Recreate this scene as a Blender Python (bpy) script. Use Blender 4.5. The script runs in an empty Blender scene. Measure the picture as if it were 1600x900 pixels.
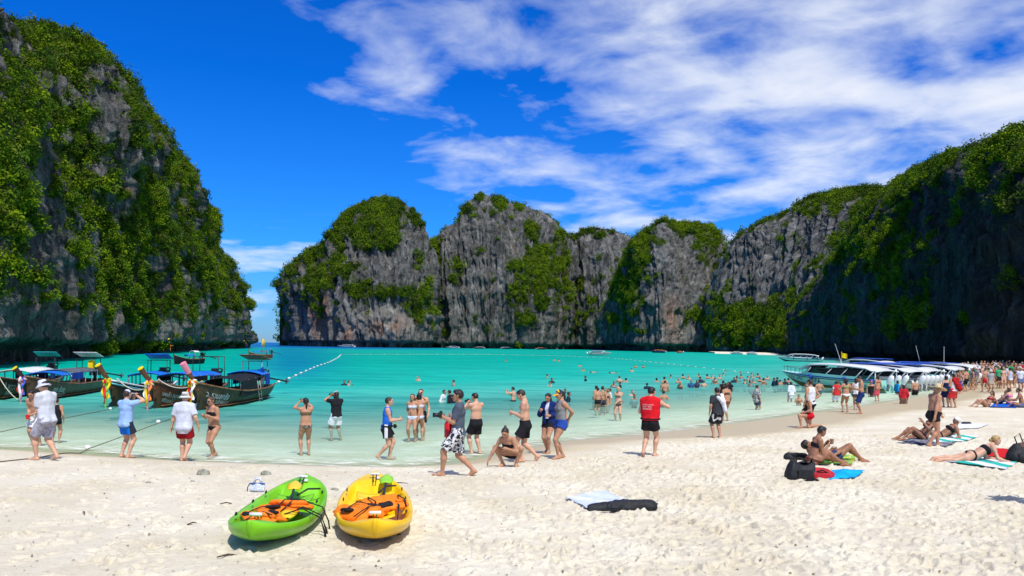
import bpy, bmesh, math, random
import numpy as np
from mathutils import Matrix, Vector

SC = bpy.context.scene
COL = SC.collection
R = math.radians
rng = np.random.default_rng(7)
random.seed(7)

# ------------------------------------------------------------------ camera
H = 3.0                    # eye height above the sea
F = 1300.0                 # focal length in photograph pixels (1600 wide)
ROLL = R(0.75)
CX, CY = 800.0, 540.0
cam_d = bpy.data.cameras.new('camera'); cam = bpy.data.objects.new('camera', cam_d); COL.objects.link(cam)
cam_d.sensor_width = 36.0; cam_d.lens = 36.0 * F / 1600.0
cam_d.shift_y = (CY - 450.0) / 1600.0
cam_d.clip_start = 0.1; cam_d.clip_end = 60000
cr, sr = math.cos(ROLL), math.sin(ROLL)
cam.matrix_world = Matrix(((cr, -sr, 0, 0), (0, 0, -1, 0), (sr, cr, 0, H), (0, 0, 0, 1)))
SC.camera = cam
SC.view_settings.view_transform = 'Standard'
SC.view_settings.look = 'None'
SC.view_settings.gamma = 1.0
SC.view_settings.use_curve_mapping = False
SC.view_settings.exposure = 0.0
SC.cycles.max_bounces = 6
SC.cycles.transparent_max_bounces = 12
SC.cycles.use_denoising = True

def ray(px, py):
    a = (px - CX) / F; b = -(py - CY) / F
    return (a * cr - b * sr, 1.0, a * sr + b * cr)
def at_depth(px, py, D):
    d = ray(px, py); return Vector((d[0] * D, D, H + d[2] * D))
def on_level(px, py, z=0.0):
    d = ray(px, py); t = (z - H) / d[2]
    return Vector((d[0] * t, t, z))
def to_px(P):
    P = np.asarray(P, float)
    a = P[..., 0] / P[..., 1]; c = (P[..., 2] - H) / P[..., 1]
    u = a * cr + c * sr; v = -a * sr + c * cr
    return CX + F * u, CY - F * v

# ------------------------------------------------------------------ sun and sky
SUN_EL = R(57.0)
CLROT = 40.0; CLOFF = (3.3, 9.4, 0.0)
sun_h = Vector((0.33, -0.944, 0)).normalized()
SUN_DIR = Vector((sun_h.x * math.cos(SUN_EL), sun_h.y * math.cos(SUN_EL), math.sin(SUN_EL)))
sd = bpy.data.lights.new('sun', 'SUN'); so = bpy.data.objects.new('sun', sd); COL.objects.link(so)
sd.energy = 4.7; sd.angle = R(0.53); sd.color = (1.0, 0.955, 0.88)
so.rotation_euler = SUN_DIR.to_track_quat('Z', 'Y').to_euler(); so.location = (0, 0, 300)

def N(nt, typ, **kw):
    n = nt.nodes.new(typ)
    for k, v in kw.items():
        if k.startswith('i_'):
            key = k[2:]
            key = int(key) if key.isdigit() else key.replace('_', ' ')
            n.inputs[key].default_value = v
        else:
            setattr(n, k, v)
    return n
def L(nt, a, b):
    nt.links.new(a, b)
def ramp(nt, src, stops, interp='LINEAR'):
    n = nt.nodes.new('ShaderNodeValToRGB'); n.color_ramp.interpolation = interp
    e = n.color_ramp.elements
    while len(e) < len(stops): e.new(0.5)
    for el, (p, c) in zip(e, stops):
        el.position = p; el.color = (c[0], c[1], c[2], 1) if hasattr(c, '__len__') else (c, c, c, 1)
    L(nt, src, n.inputs[0]); return n.outputs[0]
def math_n(nt, op, a, b=None, clamp=False):
    n = nt.nodes.new('ShaderNodeMath'); n.operation = op; n.use_clamp = clamp
    for i, x in enumerate((a, b)):
        if x is None: continue
        if isinstance(x, (int, float)): n.inputs[i].default_value = x
        else: L(nt, x, n.inputs[i])
    return n.outputs[0]
def mixc(nt, fac, a, b, mode='MIX'):
    n = nt.nodes.new('ShaderNodeMix'); n.data_type = 'RGBA'; n.blend_type = mode
    for i, x in ((0, fac), (6, a), (7, b)):
        if isinstance(x, (int, float)): n.inputs[i].default_value = x
        elif isinstance(x, tuple): n.inputs[i].default_value = (x[0], x[1], x[2], 1)
        else: L(nt, x, n.inputs[i])
    return n.outputs[2]

world = bpy.data.worlds.new('World'); SC.world = world; world.use_nodes = True
wt = world.node_tree; wt.nodes.clear()
sky = N(wt, 'ShaderNodeTexSky', sky_type='NISHITA', sun_disc=False, sun_elevation=SUN_EL,
        sun_rotation=math.atan2(sun_h.x, sun_h.y), altitude=0, air_density=1.0, dust_density=0.3, ozone_density=4.0)
tc = N(wt, 'ShaderNodeTexCoord')
sep = N(wt, 'ShaderNodeSeparateXYZ'); L(wt, tc.outputs['Generated'], sep.inputs[0])
zc = math_n(wt, 'MAXIMUM', sep.outputs[2], 0.0)
# saturated tropical blue: tint of the physical sky, paler towards the horizon
tint = ramp(wt, zc, [(0.0, (0.46, 0.86, 1.6)), (0.10, (0.16, 0.86, 1.9)), (0.30, (0.02, 0.68, 1.92)), (1.0, (0.02, 0.62, 1.85))])
blue = mixc(wt, 1.0, sky.outputs[0], tint, 'MULTIPLY')
# cloud deck: the view direction projected on a flat layer
zz = math_n(wt, 'ADD', zc, 0.16)
cu = math_n(wt, 'DIVIDE', sep.outputs[0], zz); cv = math_n(wt, 'DIVIDE', sep.outputs[1], zz)
cv3 = N(wt, 'ShaderNodeCombineXYZ'); L(wt, cu, cv3.inputs[0]); L(wt, cv, cv3.inputs[1])
mp = N(wt, 'ShaderNodeMapping'); L(wt, cv3.outputs[0], mp.inputs[0])
mp.inputs['Rotation'].default_value = (0, 0, R(CLROT)); mp.inputs['Scale'].default_value = (1.0, 1.05, 1)
mp.inputs['Location'].default_value = CLOFF
n1 = N(wt, 'ShaderNodeTexNoise', i_Scale=1.5, i_Detail=4.0, i_Roughness=0.5, i_Distortion=0.3); L(wt, mp.outputs[0], n1.inputs[0])
n2 = N(wt, 'ShaderNodeTexNoise', i_Scale=4.5, i_Detail=12.0, i_Roughness=0.56, i_Distortion=0.30); L(wt, mp.outputs[0], n2.inputs[0])
dens = math_n(wt, 'ADD', math_n(wt, 'MULTIPLY', n1.outputs[0], 0.60), math_n(wt, 'MULTIPLY', n2.outputs[0], 0.40))
# the cloud bank lies to the right of a slanting front; the left stays clear
front = math_n(wt, 'ADD', math_n(wt, 'ADD', sep.outputs[0], math_n(wt, 'MULTIPLY', sep.outputs[2], 0.86)), math_n(wt, 'MULTIPLY', sep.outputs[1], -0.02))
cover = ramp(wt, math_n(wt, 'ADD', math_n(wt, 'MULTIPLY', front, 0.5), 0.5), [(0.0, 0.0), (0.42, 0.0), (0.55, 0.68), (0.70, 0.80), (0.92, 0.92), (1.0, 0.85)])
lowfade = ramp(wt, zc, [(0.0, 0.95), (0.09, 1.06), (0.2, 1.0), (1.0, 1.0)])
d2 = math_n(wt, 'ADD', dens, math_n(wt, 'MULTIPLY', math_n(wt, 'SUBTRACT', math_n(wt, 'MULTIPLY', cover, lowfade), 0.72), 0.42))
cl = ramp(wt, d2, [(0.462, 0.0), (0.54, 0.32), (0.625, 0.68), (0.76, 0.93)], 'LINEAR')
# small low streaks of cloud just above the horizon on the clear side
mp2 = N(wt, 'ShaderNodeMapping'); L(wt, tc.outputs['Generated'], mp2.inputs[0]); mp2.inputs['Scale'].default_value = (5.5, 5.5, 30.0)
n3 = N(wt, 'ShaderNodeTexNoise', i_Scale=1.0, i_Detail=6.0, i_Roughness=.55); L(wt, mp2.outputs[0], n3.inputs[0])
lowb = ramp(wt, zc, [(0.0, 0.0), (0.05, 0.8), (0.11, 1.0), (0.15, 0.0)])
cl = math_n(wt, 'MAXIMUM', cl, math_n(wt, 'MULTIPLY', lowb, ramp(wt, n3.outputs[0], [(0.55, 0.0), (0.68, 0.75)])))
ccol = ramp(wt, d2, [(0.45, (9.8, 10.9, 11.9)), (0.62, (11.0, 11.6, 12.2)), (0.75, (12.0, 12.1, 12.2))])
skyc = mixc(wt, cl, blue, ccol)
bg = N(wt, 'ShaderNodeBackground', i_Strength=0.085); L(wt, skyc, bg.inputs[0])
wo = N(wt, 'ShaderNodeOutputWorld'); L(wt, bg.outputs[0], wo.inputs[0])

# ------------------------------------------------------------------ generic helpers
def mesh_np(name, V, Fc, mat=None, smooth=True, parent=None, link=True):
    """V (n,3), Fc (m,3|4) -> ONE linked mesh object"""
    V = np.asarray(V, np.float32); Fc = np.asarray(Fc, np.int32)
    me = bpy.data.meshes.new(name)
    k = Fc.shape[1]
    me.vertices.add(len(V)); me.vertices.foreach_set('co', V.ravel())
    me.loops.add(len(Fc) * k); me.loops.foreach_set('vertex_index', Fc.ravel())
    me.polygons.add(len(Fc)); me.polygons.foreach_set('loop_start', np.arange(0, len(Fc) * k, k, dtype=np.int32))
    me.polygons.foreach_set('use_smooth', np.full(len(Fc), smooth))
    me.update(calc_edges=True)
    for m in (mat if isinstance(mat, (list, tuple)) else [mat]):
        if m: me.materials.append(m)
    o = bpy.data.objects.new(name, me)
    if link: COL.objects.link(o)
    if parent: o.parent = parent
    return o
def fattr(o, name, vals):
    a = o.data.attributes.new(name, 'FLOAT', 'POINT'); a.data.foreach_set('value', np.asarray(vals, np.float32).ravel())
def tag(o, label=None, cat=None, group=None, kind=None):
    if label: o['label'] = label
    if cat: o['category'] = cat
    if group: o['group'] = group
    if kind: o['kind'] = kind
    return o
def empty(name, loc=(0, 0, 0), rz=0.0):
    o = bpy.data.objects.new(name, None); COL.objects.link(o); o.location = loc; o.rotation_euler = (0, 0, rz)
    o.empty_display_size = 0.2; return o
def copy_tree(o, parent=None):
    c = o.copy(); COL.objects.link(c)
    if parent: c.parent = parent
    for ch in KIDS.get(o.name, []): KIDS.setdefault(c.name, []).append(copy_tree(ch, c))
    return c
KIDS = {}
def kid(o, parent):
    o.parent = parent; KIDS.setdefault(parent.name, []).append(o); return o
def grid_faces(nr, nc, wrap=False):
    r = np.arange(nr - 1)[:, None]; c = np.arange(nc if wrap else nc - 1)[None, :]
    c2 = (c + 1) % nc
    return np.stack([r * nc + c, r * nc + c2, (r + 1) * nc + c2, (r + 1) * nc + c], -1).reshape(-1, 4)

def _hash(ix, iy, iz, seed):
    h = (ix.astype(np.int64) * 374761393 + iy.astype(np.int64) * 668265263 + iz.astype(np.int64) * 2147483647 + seed * 974634777) & 0xFFFFFFFF
    h = ((h ^ (h >> 13)) * 1274126177) & 0xFFFFFFFF
    h = h ^ (h >> 16)
    return (h & 0xFFFF).astype(np.float32) / 65535.0
def vnoise(x, y, z=None, seed=0):
    x = np.asarray(x, np.float32); y = np.asarray(y, np.float32)
    z = np.zeros_like(x) if z is None else np.asarray(z, np.float32)
    x0, y0, z0 = np.floor(x), np.floor(y), np.floor(z)
    fx, fy, fz = x - x0, y - y0, z - z0
    fx = fx * fx * (3 - 2 * fx); fy = fy * fy * (3 - 2 * fy); fz = fz * fz * (3 - 2 * fz)
    out = 0
    for dx in (0, 1):
        wx = fx if dx else 1 - fx
        for dy in (0, 1):
            wy = fy if dy else 1 - fy
            for dz in (0, 1):
                wz = fz if dz else 1 - fz
                out = out + _hash(x0 + dx, y0 + dy, z0 + dz, seed) * wx * wy * wz
    return out * 2 - 1
def fbm(x, y, z=None, oct=4, seed=0, gain=0.5, lac=2.03):
    s = 0; a = 1.0; t = 0; f = 1.0
    for i in range(oct):
        s = s + a * vnoise(x * f, y * f, None if z is None else z * f, seed + i * 17); t += a; a *= gain; f *= lac
    return s / t
def ridged(x, y, z=None, oct=4, seed=0, gain=0.5):
    s = 0; a = 1.0; t = 0; f = 1.0
    for i in range(oct):
        s = s + a * (1 - np.abs(vnoise(x * f, y * f, None if z is None else z * f, seed + i * 17)) * 2); t += a; a *= gain; f *= 2.1
    return s / t
def sstep(a, b, x):
    t = np.clip((x - a) / (b - a), 0, 1); return t * t * (3 - 2 * t)

# ------------------------------------------------------------------ plain materials
MATS = {}
def pmat(name, col, rough=0.6, spec=0.3, metal=0.0, var=0.0, scale=20.0, bump=0.0, bscale=60.0, col2=None, trans=0.0):
    """simple procedural surface: base colour with fine noise variation and relief"""
    if name in MATS: return MATS[name]
    m = bpy.data.materials.new(name); m.use_nodes = True; nt = m.node_tree
    b = nt.nodes['Principled BSDF']
    b.inputs['Roughness'].default_value = rough; b.inputs['Metallic'].default_value = metal
    b.inputs['Specular IOR Level'].default_value = spec
    t = N(nt, 'ShaderNodeTexCoord')
    if var > 0 or col2:
        nz = N(nt, 'ShaderNodeTexNoise', i_Scale=scale, i_Detail=4.0); L(nt, t.outputs['Object'], nz.inputs[0])
        c2 = col2 or tuple(max(0, c * (1 - var)) for c in col)
        c1 = col if col2 else tuple(min(1, c * (1 + var * 0.6)) for c in col)
        L(nt, ramp(nt, nz.outputs[0], [(0.36, c2), (0.64, c1)]), b.inputs['Base Color'])
    else:
        b.inputs['Base Color'].default_value = (*col, 1)
    if bump > 0:
        nb = N(nt, 'ShaderNodeTexNoise', i_Scale=bscale, i_Detail=3.0); L(nt, t.outputs['Object'], nb.inputs[0])
        bp = N(nt, 'ShaderNodeBump', i_Strength=bump, i_Distance=0.02); L(nt, nb.outputs[0], bp.inputs['Height']); L(nt, bp.outputs[0], b.inputs['Normal'])
    if trans > 0:
        b.inputs['Transmission Weight'].default_value = trans
    MATS[name] = m; return m
# ------------------------------------------------------------------ beach and sea bed
SHORE_PX = [(-420, 686), (-150, 696), (0, 703), (100, 708), (200, 716), (300, 722), (400, 726), (520, 730), (620, 731), (700, 727), (760, 715),
            (820, 701), (885, 689), (1000, 679), (1100, 668), (1180, 657), (1300, 641), (1400, 626), (1480, 612), (1500, 603), (1512, 596), (1518, 590)]
SHORE = [tuple(on_level(x, y)[:2]) for x, y in SHORE_PX]
SHORE += [(74, 140), (90, 170), (103, 228), (122, 296), (155, 430), (220, 700)]
SHORE = np.array(SHORE)
def shore_dist(x, y):
    """signed distance to the water's edge, positive on the sand"""
    x = np.asarray(x, float); y = np.asarray(y, float)
    best = np.full(x.shape, 1e9); sgn = np.ones(x.shape)
    for (ax, ay), (bx, by) in zip(SHORE[:-1], SHORE[1:]):
        dx, dy = bx - ax, by - ay; l2 = dx * dx + dy * dy
        t = np.clip(((x - ax) * dx + (y - ay) * dy) / l2, 0, 1)
        ex, ey = x - ax - t * dx, y - ay - t * dy
        d = np.hypot(ex, ey); s = np.where(dx * (y - ay) - dy * (x - ax) > 0, -1.0, 1.0)
        k = d < best - 1e-9
        best = np.where(k, d, best); sgn = np.where(k, s, sgn)
    return best * sgn
def beach_z(x, y, s=None):
    if s is None: s = shore_dist(x, y)
    x = np.asarray(x, float)
    run = 3.0 + 6.0 * sstep(-4, 14, x)             # steeper foreshore on the left, flat wet sand on the right
    up = 0.62 * (1 - np.exp(-np.maximum(s, 0) / run))
    dn = -np.where(s < 0, 3.2 * (1 - np.exp(-np.maximum(-s, 0) / 62.0)) + np.maximum(-s - 40, 0) * 0.012, 0)
    return np.where(s > 0, up, dn)
def ground(x, y):
    return float(beach_z(np.array([x]), np.array([y]))[0])
def on_ground(px, py):
    """point of the sand (or sea bed) under a pixel"""
    z = 0.0
    for _ in range(12):
        p = on_level(px, py, z); z = 0.5 * z + 0.5 * ground(p.x, p.y)
    return on_level(px, py, z)

ang = np.concatenate([np.linspace(-80, -38, 40, endpoint=False), np.linspace(-38, 38, 700), np.linspace(38, 80, 41)[1:]])
ang = np.radians(ang)
rad = np.concatenate([np.linspace(0.8, 7.6, 24, endpoint=False), np.geomspace(7.6, 30, 470, endpoint=False), np.geomspace(30, 1500, 130)])
NR, NA = len(rad), len(ang)
RR, AA = np.meshgrid(rad, ang, indexing='ij')
SX, SY = RR * np.sin(AA), RR * np.cos(AA)
SS = shore_dist(SX, SY)
SZ = beach_z(SX, SY, SS)
dry = sstep(1.2, 3.6, SS - 1.6 * sstep(-2, 12, SX)) * (SS > 0)
# trampled relief: hollows and low mounds, stronger on the right of the beach
tramp = 0.45 + 0.75 * sstep(-6, 8, SX)
near = 1 - sstep(26, 60, RR)
relief = 0.030 * fbm(SX * 1.1, SY * 1.1, oct=3, seed=3) + 0.018 * ridged(SX * 1.9, SY * 1.9, oct=3, seed=5) + 0.013 * fbm(SX * 8, SY * 8, oct=3, seed=9, gain=.6)
patchy = 0.45 + 0.9 * sstep(-.35, .45, fbm(SX * .42, SY * .42, oct=3, seed=77))
SZ = SZ + relief * dry * tramp * near * patchy
SZ = SZ + (1 - dry) * (SS < 0) * (SS > -25) * 0.012 * fbm(SX * 1.6, SY * 4.0, oct=2, seed=21)
# footprints pressed one by one into the sheet
lr = np.log(rad)
def stamp(x, y, yaw, ln, wd, dep):
    r = math.hypot(x, y); a = math.atan2(x, y)
    i0 = np.searchsorted(rad, r - ln * 1.6); i1 = np.searchsorted(rad, r + ln * 1.6)
    da = ln * 1.6 / r
    j0 = np.searchsorted(ang, a - da); j1 = np.searchsorted(ang, a + da)
    if i1 - i0 < 2 or j1 - j0 < 2: return
    dx = SX[i0:i1, j0:j1] - x; dy = SY[i0:i1, j0:j1] - y
    c, s = math.cos(yaw), math.sin(yaw)
    u = (dx * c + dy * s) / ln; v = (-dx * s + dy * c) / wd
    q = np.sqrt(u * u + v * v)
    SZ[i0:i1, j0:j1] += -dep * (1 - sstep(0.35, 0.95, q)) + dep * 0.55 * np.exp(-((q - 1.22) / 0.25) ** 2)
def path_of_steps(x, y, yaw, n):
    for k in range(n):
        sgn = 1 if k % 2 else -1
        px_, py_ = x - math.sin(yaw) * 0.1 * sgn, y + math.cos(yaw) * 0.1 * sgn
        s_ = float(shore_dist(np.array([px_]), np.array([py_]))[0])
        if s_ > 2.5 + 2.0 * float(sstep(-2, 12, px_)):
            stamp(px_, py_, yaw + random.uniform(-.25, .25), random.uniform(.12, .16), random.uniform(.055, .08), random.uniform(.028, .058))
        x += math.cos(yaw) * random.uniform(.55, .75); y += math.sin(yaw) * random.uniform(.55, .75); yaw += random.uniform(-.15, .15)
for k in range(330):
    r_ = random.uniform(7.5, 30); lim = 36
    a_ = R(random.uniform(-lim, lim) if random.random() < 0.4 else random.uniform(-2, lim))
    path_of_steps(r_ * math.sin(a_), r_ * math.cos(a_), random.uniform(0, 6.28), random.randint(8, 20))
for k in range(2600):
    r_ = random.uniform(7.5, 30) ; a_ = R(random.uniform(-36, 37) if random.random() < .35 else random.uniform(2, 37))
    x_, y_ = r_ * math.sin(a_), r_ * math.cos(a_)
    if float(shore_dist(np.array([x_]), np.array([y_]))[0]) > 4.0:
        stamp(x_, y_, random.uniform(0, 3.14), random.uniform(.05, .15), random.uniform(.04, .08), random.uniform(.015, .04))
_so = mesh_np('sand', np.stack([SX, SY, SZ], -1).reshape(-1, 3), grid_faces(NR, NA), None)
tag(_so, kind='structure')
fattr(_so, 'wet', (0.04 + 0.96 * sstep(-2.2, -0.3, SS)) * (1 - sstep(0.6, 2.6, SS - 2.6 * sstep(-2, 10, SX) + 0.9 * fbm(SX * .35, SY * .35, oct=3, seed=31))))
SANDZ = SZ

m = bpy.data.materials.new('sand'); m.use_nodes = True; nt = m.node_tree; b = nt.nodes['Principled BSDF']
t = N(nt, 'ShaderNodeTexCoord'); at = N(nt, 'ShaderNodeAttribute', attribute_name='wet')
na = N(nt, 'ShaderNodeTexNoise', i_Scale=0.55, i_Detail=6.0, i_Roughness=.62); L(nt, t.outputs['Object'], na.inputs[0])
nb_ = N(nt, 'ShaderNodeTexNoise', i_Scale=14.0, i_Detail=7.0, i_Roughness=.7); L(nt, t.outputs['Object'], nb_.inputs[0])
ng = N(nt, 'ShaderNodeTexNoise', i_Scale=170.0, i_Detail=2.0); L(nt, t.outputs['Object'], ng.inputs[0])
c = ramp(nt, na.outputs[0], [(0.36, (0.655, 0.58, 0.425)), (0.62, (0.755, 0.70, 0.56))])
c = mixc(nt, ramp(nt, nb_.outputs[0], [(0.30, 0.5), (0.46, 0.0)]), c, (0.44, 0.37, 0.26))
c = mixc(nt, ramp(nt, ng.outputs[0], [(0.26, 0.6), (0.36, 0.0)]), c, (0.33, 0.28, 0.2))
wetc = mixc(nt, ramp(nt, nb_.outputs[0], [(0.35, 0.0), (0.65, 0.4)]), (0.47, 0.385, 0.235), (0.54, 0.455, 0.30))
L(nt, mixc(nt, at.outputs['Fac'], c, wetc), b.inputs['Base Color'])
L(nt, ramp(nt, at.outputs['Fac'], [(0.5, 0.9), (1.0, 0.42)]), b.inputs['Roughness'])
b.inputs['Specular IOR Level'].default_value = 0.14
nm_ = N(nt, 'ShaderNodeTexNoise', i_Scale=38.0, i_Detail=6.0, i_Roughness=.7); L(nt, t.outputs['Object'], nm_.inputs[0])
hb = math_n(nt, 'ADD', math_n(nt, 'ADD', math_n(nt, 'MULTIPLY', nb_.outputs[0], 0.8), math_n(nt, 'MULTIPLY', nm_.outputs[0], 0.45)), math_n(nt, 'MULTIPLY', ng.outputs[0], 0.14))
bp = N(nt, 'ShaderNodeBump', i_Distance=0.05); L(nt, hb, bp.inputs['Height'])
L(nt, ramp(nt, at.outputs['Fac'], [(0.2, 0.85), (0.9, 0.04)]), bp.inputs['Strength']); L(nt, bp.outputs[0], b.inputs['Normal'])
_so.data.materials.append(m)

# shell bits, seed husks and leaf scraps lying about, too many and too small to count
LV, LF = [], []
for k in range(2600):
    r_ = 7.8 + 22 * random.random() ** 1.4; a_ = R(random.uniform(-37, 37)); x_, y_ = r_ * math.sin(a_), r_ * math.cos(a_)
    i_ = min(NR - 1, int(np.searchsorted(rad, r_))); j_ = min(NA - 1, int(np.searchsorted(ang, a_)))
    if SS[i_, j_] < 2.2: continue
    z_ = SZ[i_, j_] + .006; s_ = .008 + .022 * random.random() ** 3; w_ = random.uniform(0, 6.28); c_, d_ = math.cos(w_) * s_, math.sin(w_) * s_; n_ = len(LV)
    LV += [(x_ + c_, y_ + d_, z_), (x_ - d_ * .6, y_ + c_ * .6, z_ + s_ * .3), (x_ - c_, y_ - d_, z_), (x_ + d_ * .6, y_ - c_ * .6, z_ + s_ * .2), (x_, y_, z_ + s_ * .7)]
    LF += [(n_, n_ + 1, n_ + 4), (n_ + 1, n_ + 2, n_ + 4), (n_ + 2, n_ + 3, n_ + 4), (n_ + 3, n_, n_ + 4)]
lt_ = mesh_np('beach_litter', LV, LF, pmat('litter', (.16, .12, .07), .9, .1, col2=(.42, .38, .30), scale=1.7), smooth=False); tag(lt_, 'scattered shell bits and leaf scraps on the sand', kind='stuff')

# ------------------------------------------------------------------ sea
wa = np.radians(np.concatenate([np.linspace(-85, -38, 30, endpoint=False), np.linspace(-38, 38, 420), np.linspace(38, 85, 31)[1:]]))
wr = np.concatenate([np.geomspace(12, 60, 230, endpoint=False), np.geomspace(60, 900, 120, endpoint=False), np.geomspace(900, 40000, 40)])
WR, WA = np.meshgrid(wr, wa, indexing='ij'); WX, WY = WR * np.sin(WA), WR * np.cos(WA)
WS = shore_dist(WX, WY)
WD = -beach_z(WX, WY, WS)
wamp = sstep(0.05, 1.2, -WS * 0.05) * 0.035 * (1 - sstep(80, 300, WR))
WZ = wamp * (fbm(WX * .55, WY * 1.5, oct=3, seed=41)) + 0.012 * np.exp(-((WS + 0.7) / 0.8) ** 2)
_wo = mesh_np('sea', np.stack([WX, WY, WZ], -1).reshape(-1, 3), grid_faces(len(wr), len(wa)), None)
tag(_wo, kind='structure')
fattr(_wo, 'shore', -WS); fattr(_wo, 'depth', WD)
# open water beyond the mouth of the bay and the deep channel towards it
rt_ = -WX / WY
mouth = np.exp(-((rt_ - 0.262) / 0.050) ** 2) * sstep(34, 110, WR)
far = sstep(330, 620, WR)
fattr(_wo, 'deep', np.clip(np.maximum(mouth * 0.62, far * sstep(0.02, 0.22, rt_ + 0.02)), 0, 1))
m = bpy.data.materials.new('sea_water'); m.use_nodes = True; nt = m.node_tree; nt.nodes.clear()
out = N(nt, 'ShaderNodeOutputMaterial'); t = N(nt, 'ShaderNodeTexCoord')
ash = N(nt, 'ShaderNodeAttribute', attribute_name='shore'); ade = N(nt, 'ShaderNodeAttribute', attribute_name='deep')
mpw = N(nt, 'ShaderNodeMapping'); L(nt, t.outputs['Object'], mpw.inputs[0]); mpw.inputs['Scale'].default_value = (0.5, 1.5, 1)
nw = N(nt, 'ShaderNodeTexNoise', i_Scale=1.0, i_Detail=6.0, i_Roughness=.6); L(nt, mpw.outputs[0], nw.inputs[0])
mpl = N(nt, 'ShaderNodeMapping'); L(nt, t.outputs['Object'], mpl.inputs[0]); mpl.inputs['Scale'].default_value = (0.03, 0.10, 1)
nl = N(nt, 'ShaderNodeTexNoise', i_Scale=1.0, i_Detail=4.0); L(nt, mpl.outputs[0], nl.inputs[0])
# distance from the shore, 0..1 over 100 m, wobbled
sh = math_n(nt, 'ADD', math_n(nt, 'DIVIDE', ash.outputs['Fac'], 100.0), math_n(nt, 'MULTIPLY', math_n(nt, 'SUBTRACT', nl.outputs[0], 0.5), 0.06))
colr = ramp(nt, sh, [(0.0, (0.50, 0.72, 0.60)), (0.06, (0.30, 0.65, 0.54)), (0.15, (0.11, 0.50, 0.41)), (0.34, (0.012, 0.46, 0.36)), (0.75, (0.0, 0.40, 0.305)), (1.0, (0.0, 0.385, 0.29))])
colr = mixc(nt, ade.outputs['Fac'], colr, (0.005, 0.13, 0.36))
rp = None
for sx_, sy_, lo_, hi_ in ((0.42, 1.3, .36, .54), (0.11, 0.42, .38, .54), (0.035, 0.13, .36, .56)):  # wave-slope shading painted into the water colour as darker streaks
    q_ = N(nt, 'ShaderNodeMapping'); L(nt, t.outputs['Object'], q_.inputs[0]); q_.inputs['Scale'].default_value = (sx_, sy_, 1)
    n_ = N(nt, 'ShaderNodeTexNoise', i_Scale=1.0, i_Detail=4.0, i_Roughness=.6, i_Distortion=.5); L(nt, q_.outputs[0], n_.inputs[0])
    colr = mixc(nt, ramp(nt, n_.outputs[0], [(lo_, 0.55), (hi_, 0.0)]), colr, mixc(nt, 1.0, colr, (0.42, 0.68, 0.72), 'MULTIPLY'))
dif = N(nt, 'ShaderNodeBsdfDiffuse'); L(nt, colr, dif.inputs[0])
tr = N(nt, 'ShaderNodeBsdfTransparent'); tr.inputs[0].default_value = (0.86, 1.0, 0.96, 1)
opa = ramp(nt, math_n(nt, 'DIVIDE', ash.outputs['Fac'], 30.0), [(0.0, 0.0), (0.08, 0.03), (0.18, 0.14), (0.36, 0.52), (0.65, 0.90), (1.0, 0.985)])
ms = N(nt, 'ShaderNodeMixShader'); L(nt, opa, ms.inputs[0]); L(nt, tr.outputs[0], ms.inputs[1]); L(nt, dif.outputs[0], ms.inputs[2])
nbw = N(nt, 'ShaderNodeBump', i_Distance=0.22, i_Strength=0.9); L(nt, nw.outputs[0], nbw.inputs['Height'])
L(nt, nbw.outputs[0], dif.inputs['Normal'])
gl = N(nt, 'ShaderNodeBsdfGlossy'); gl.inputs['Roughness'].default_value = 0.16; L(nt, nbw.outputs[0], gl.inputs['Normal'])
fr = N(nt, 'ShaderNodeFresnel', i_IOR=1.33); L(nt, nbw.outputs[0], fr.inputs['Normal'])
ms2 = N(nt, 'ShaderNodeMixShader'); L(nt, math_n(nt, 'MINIMUM', math_n(nt, 'MULTIPLY', fr.outputs[0], 0.5), 0.10), ms2.inputs[0])
L(nt, ms.outputs[0], ms2.inputs[1]); L(nt, gl.outputs[0], ms2.inputs[2])
# foam lace: thin broken lines where the swash stops
mpf = N(nt, 'ShaderNodeMapping'); L(nt, t.outputs['Object'], mpf.inputs[0]); mpf.inputs['Scale'].default_value = (1.1, 3.2, 1)
nf = N(nt, 'ShaderNodeTexNoise', i_Scale=1.4, i_Detail=8.0, i_Roughness=.72); L(nt, mpf.outputs[0], nf.inputs[0])
band = ramp(nt, math_n(nt, 'ADD', math_n(nt, 'DIVIDE', ash.outputs['Fac'], 8.0), math_n(nt, 'MULTIPLY', math_n(nt, 'SUBTRACT', nl.outputs[0], 0.5), 0.5)),
            [(0.0, 0.0), (0.02, 1.0), (0.12, 0.55), (0.22, 0.06), (0.34, 0.32), (0.40, 0.04), (0.75, 0.0)])
foam = math_n(nt, 'MULTIPLY', band, ramp(nt, nf.outputs[0], [(0.47, 0.0), (0.62, 0.9)]))
fd = N(nt, 'ShaderNodeBsdfDiffuse'); fd.inputs[0].default_value = (0.80, 0.79, 0.72, 1)
ms3 = N(nt, 'ShaderNodeMixShader'); L(nt, foam, ms3.inputs[0]); L(nt, ms2.outputs[0], ms3.inputs[1]); L(nt, fd.outputs[0], ms3.inputs[2])
L(nt, ms3.outputs[0], out.inputs[0]); _wo.data.materials.append(m)
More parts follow.
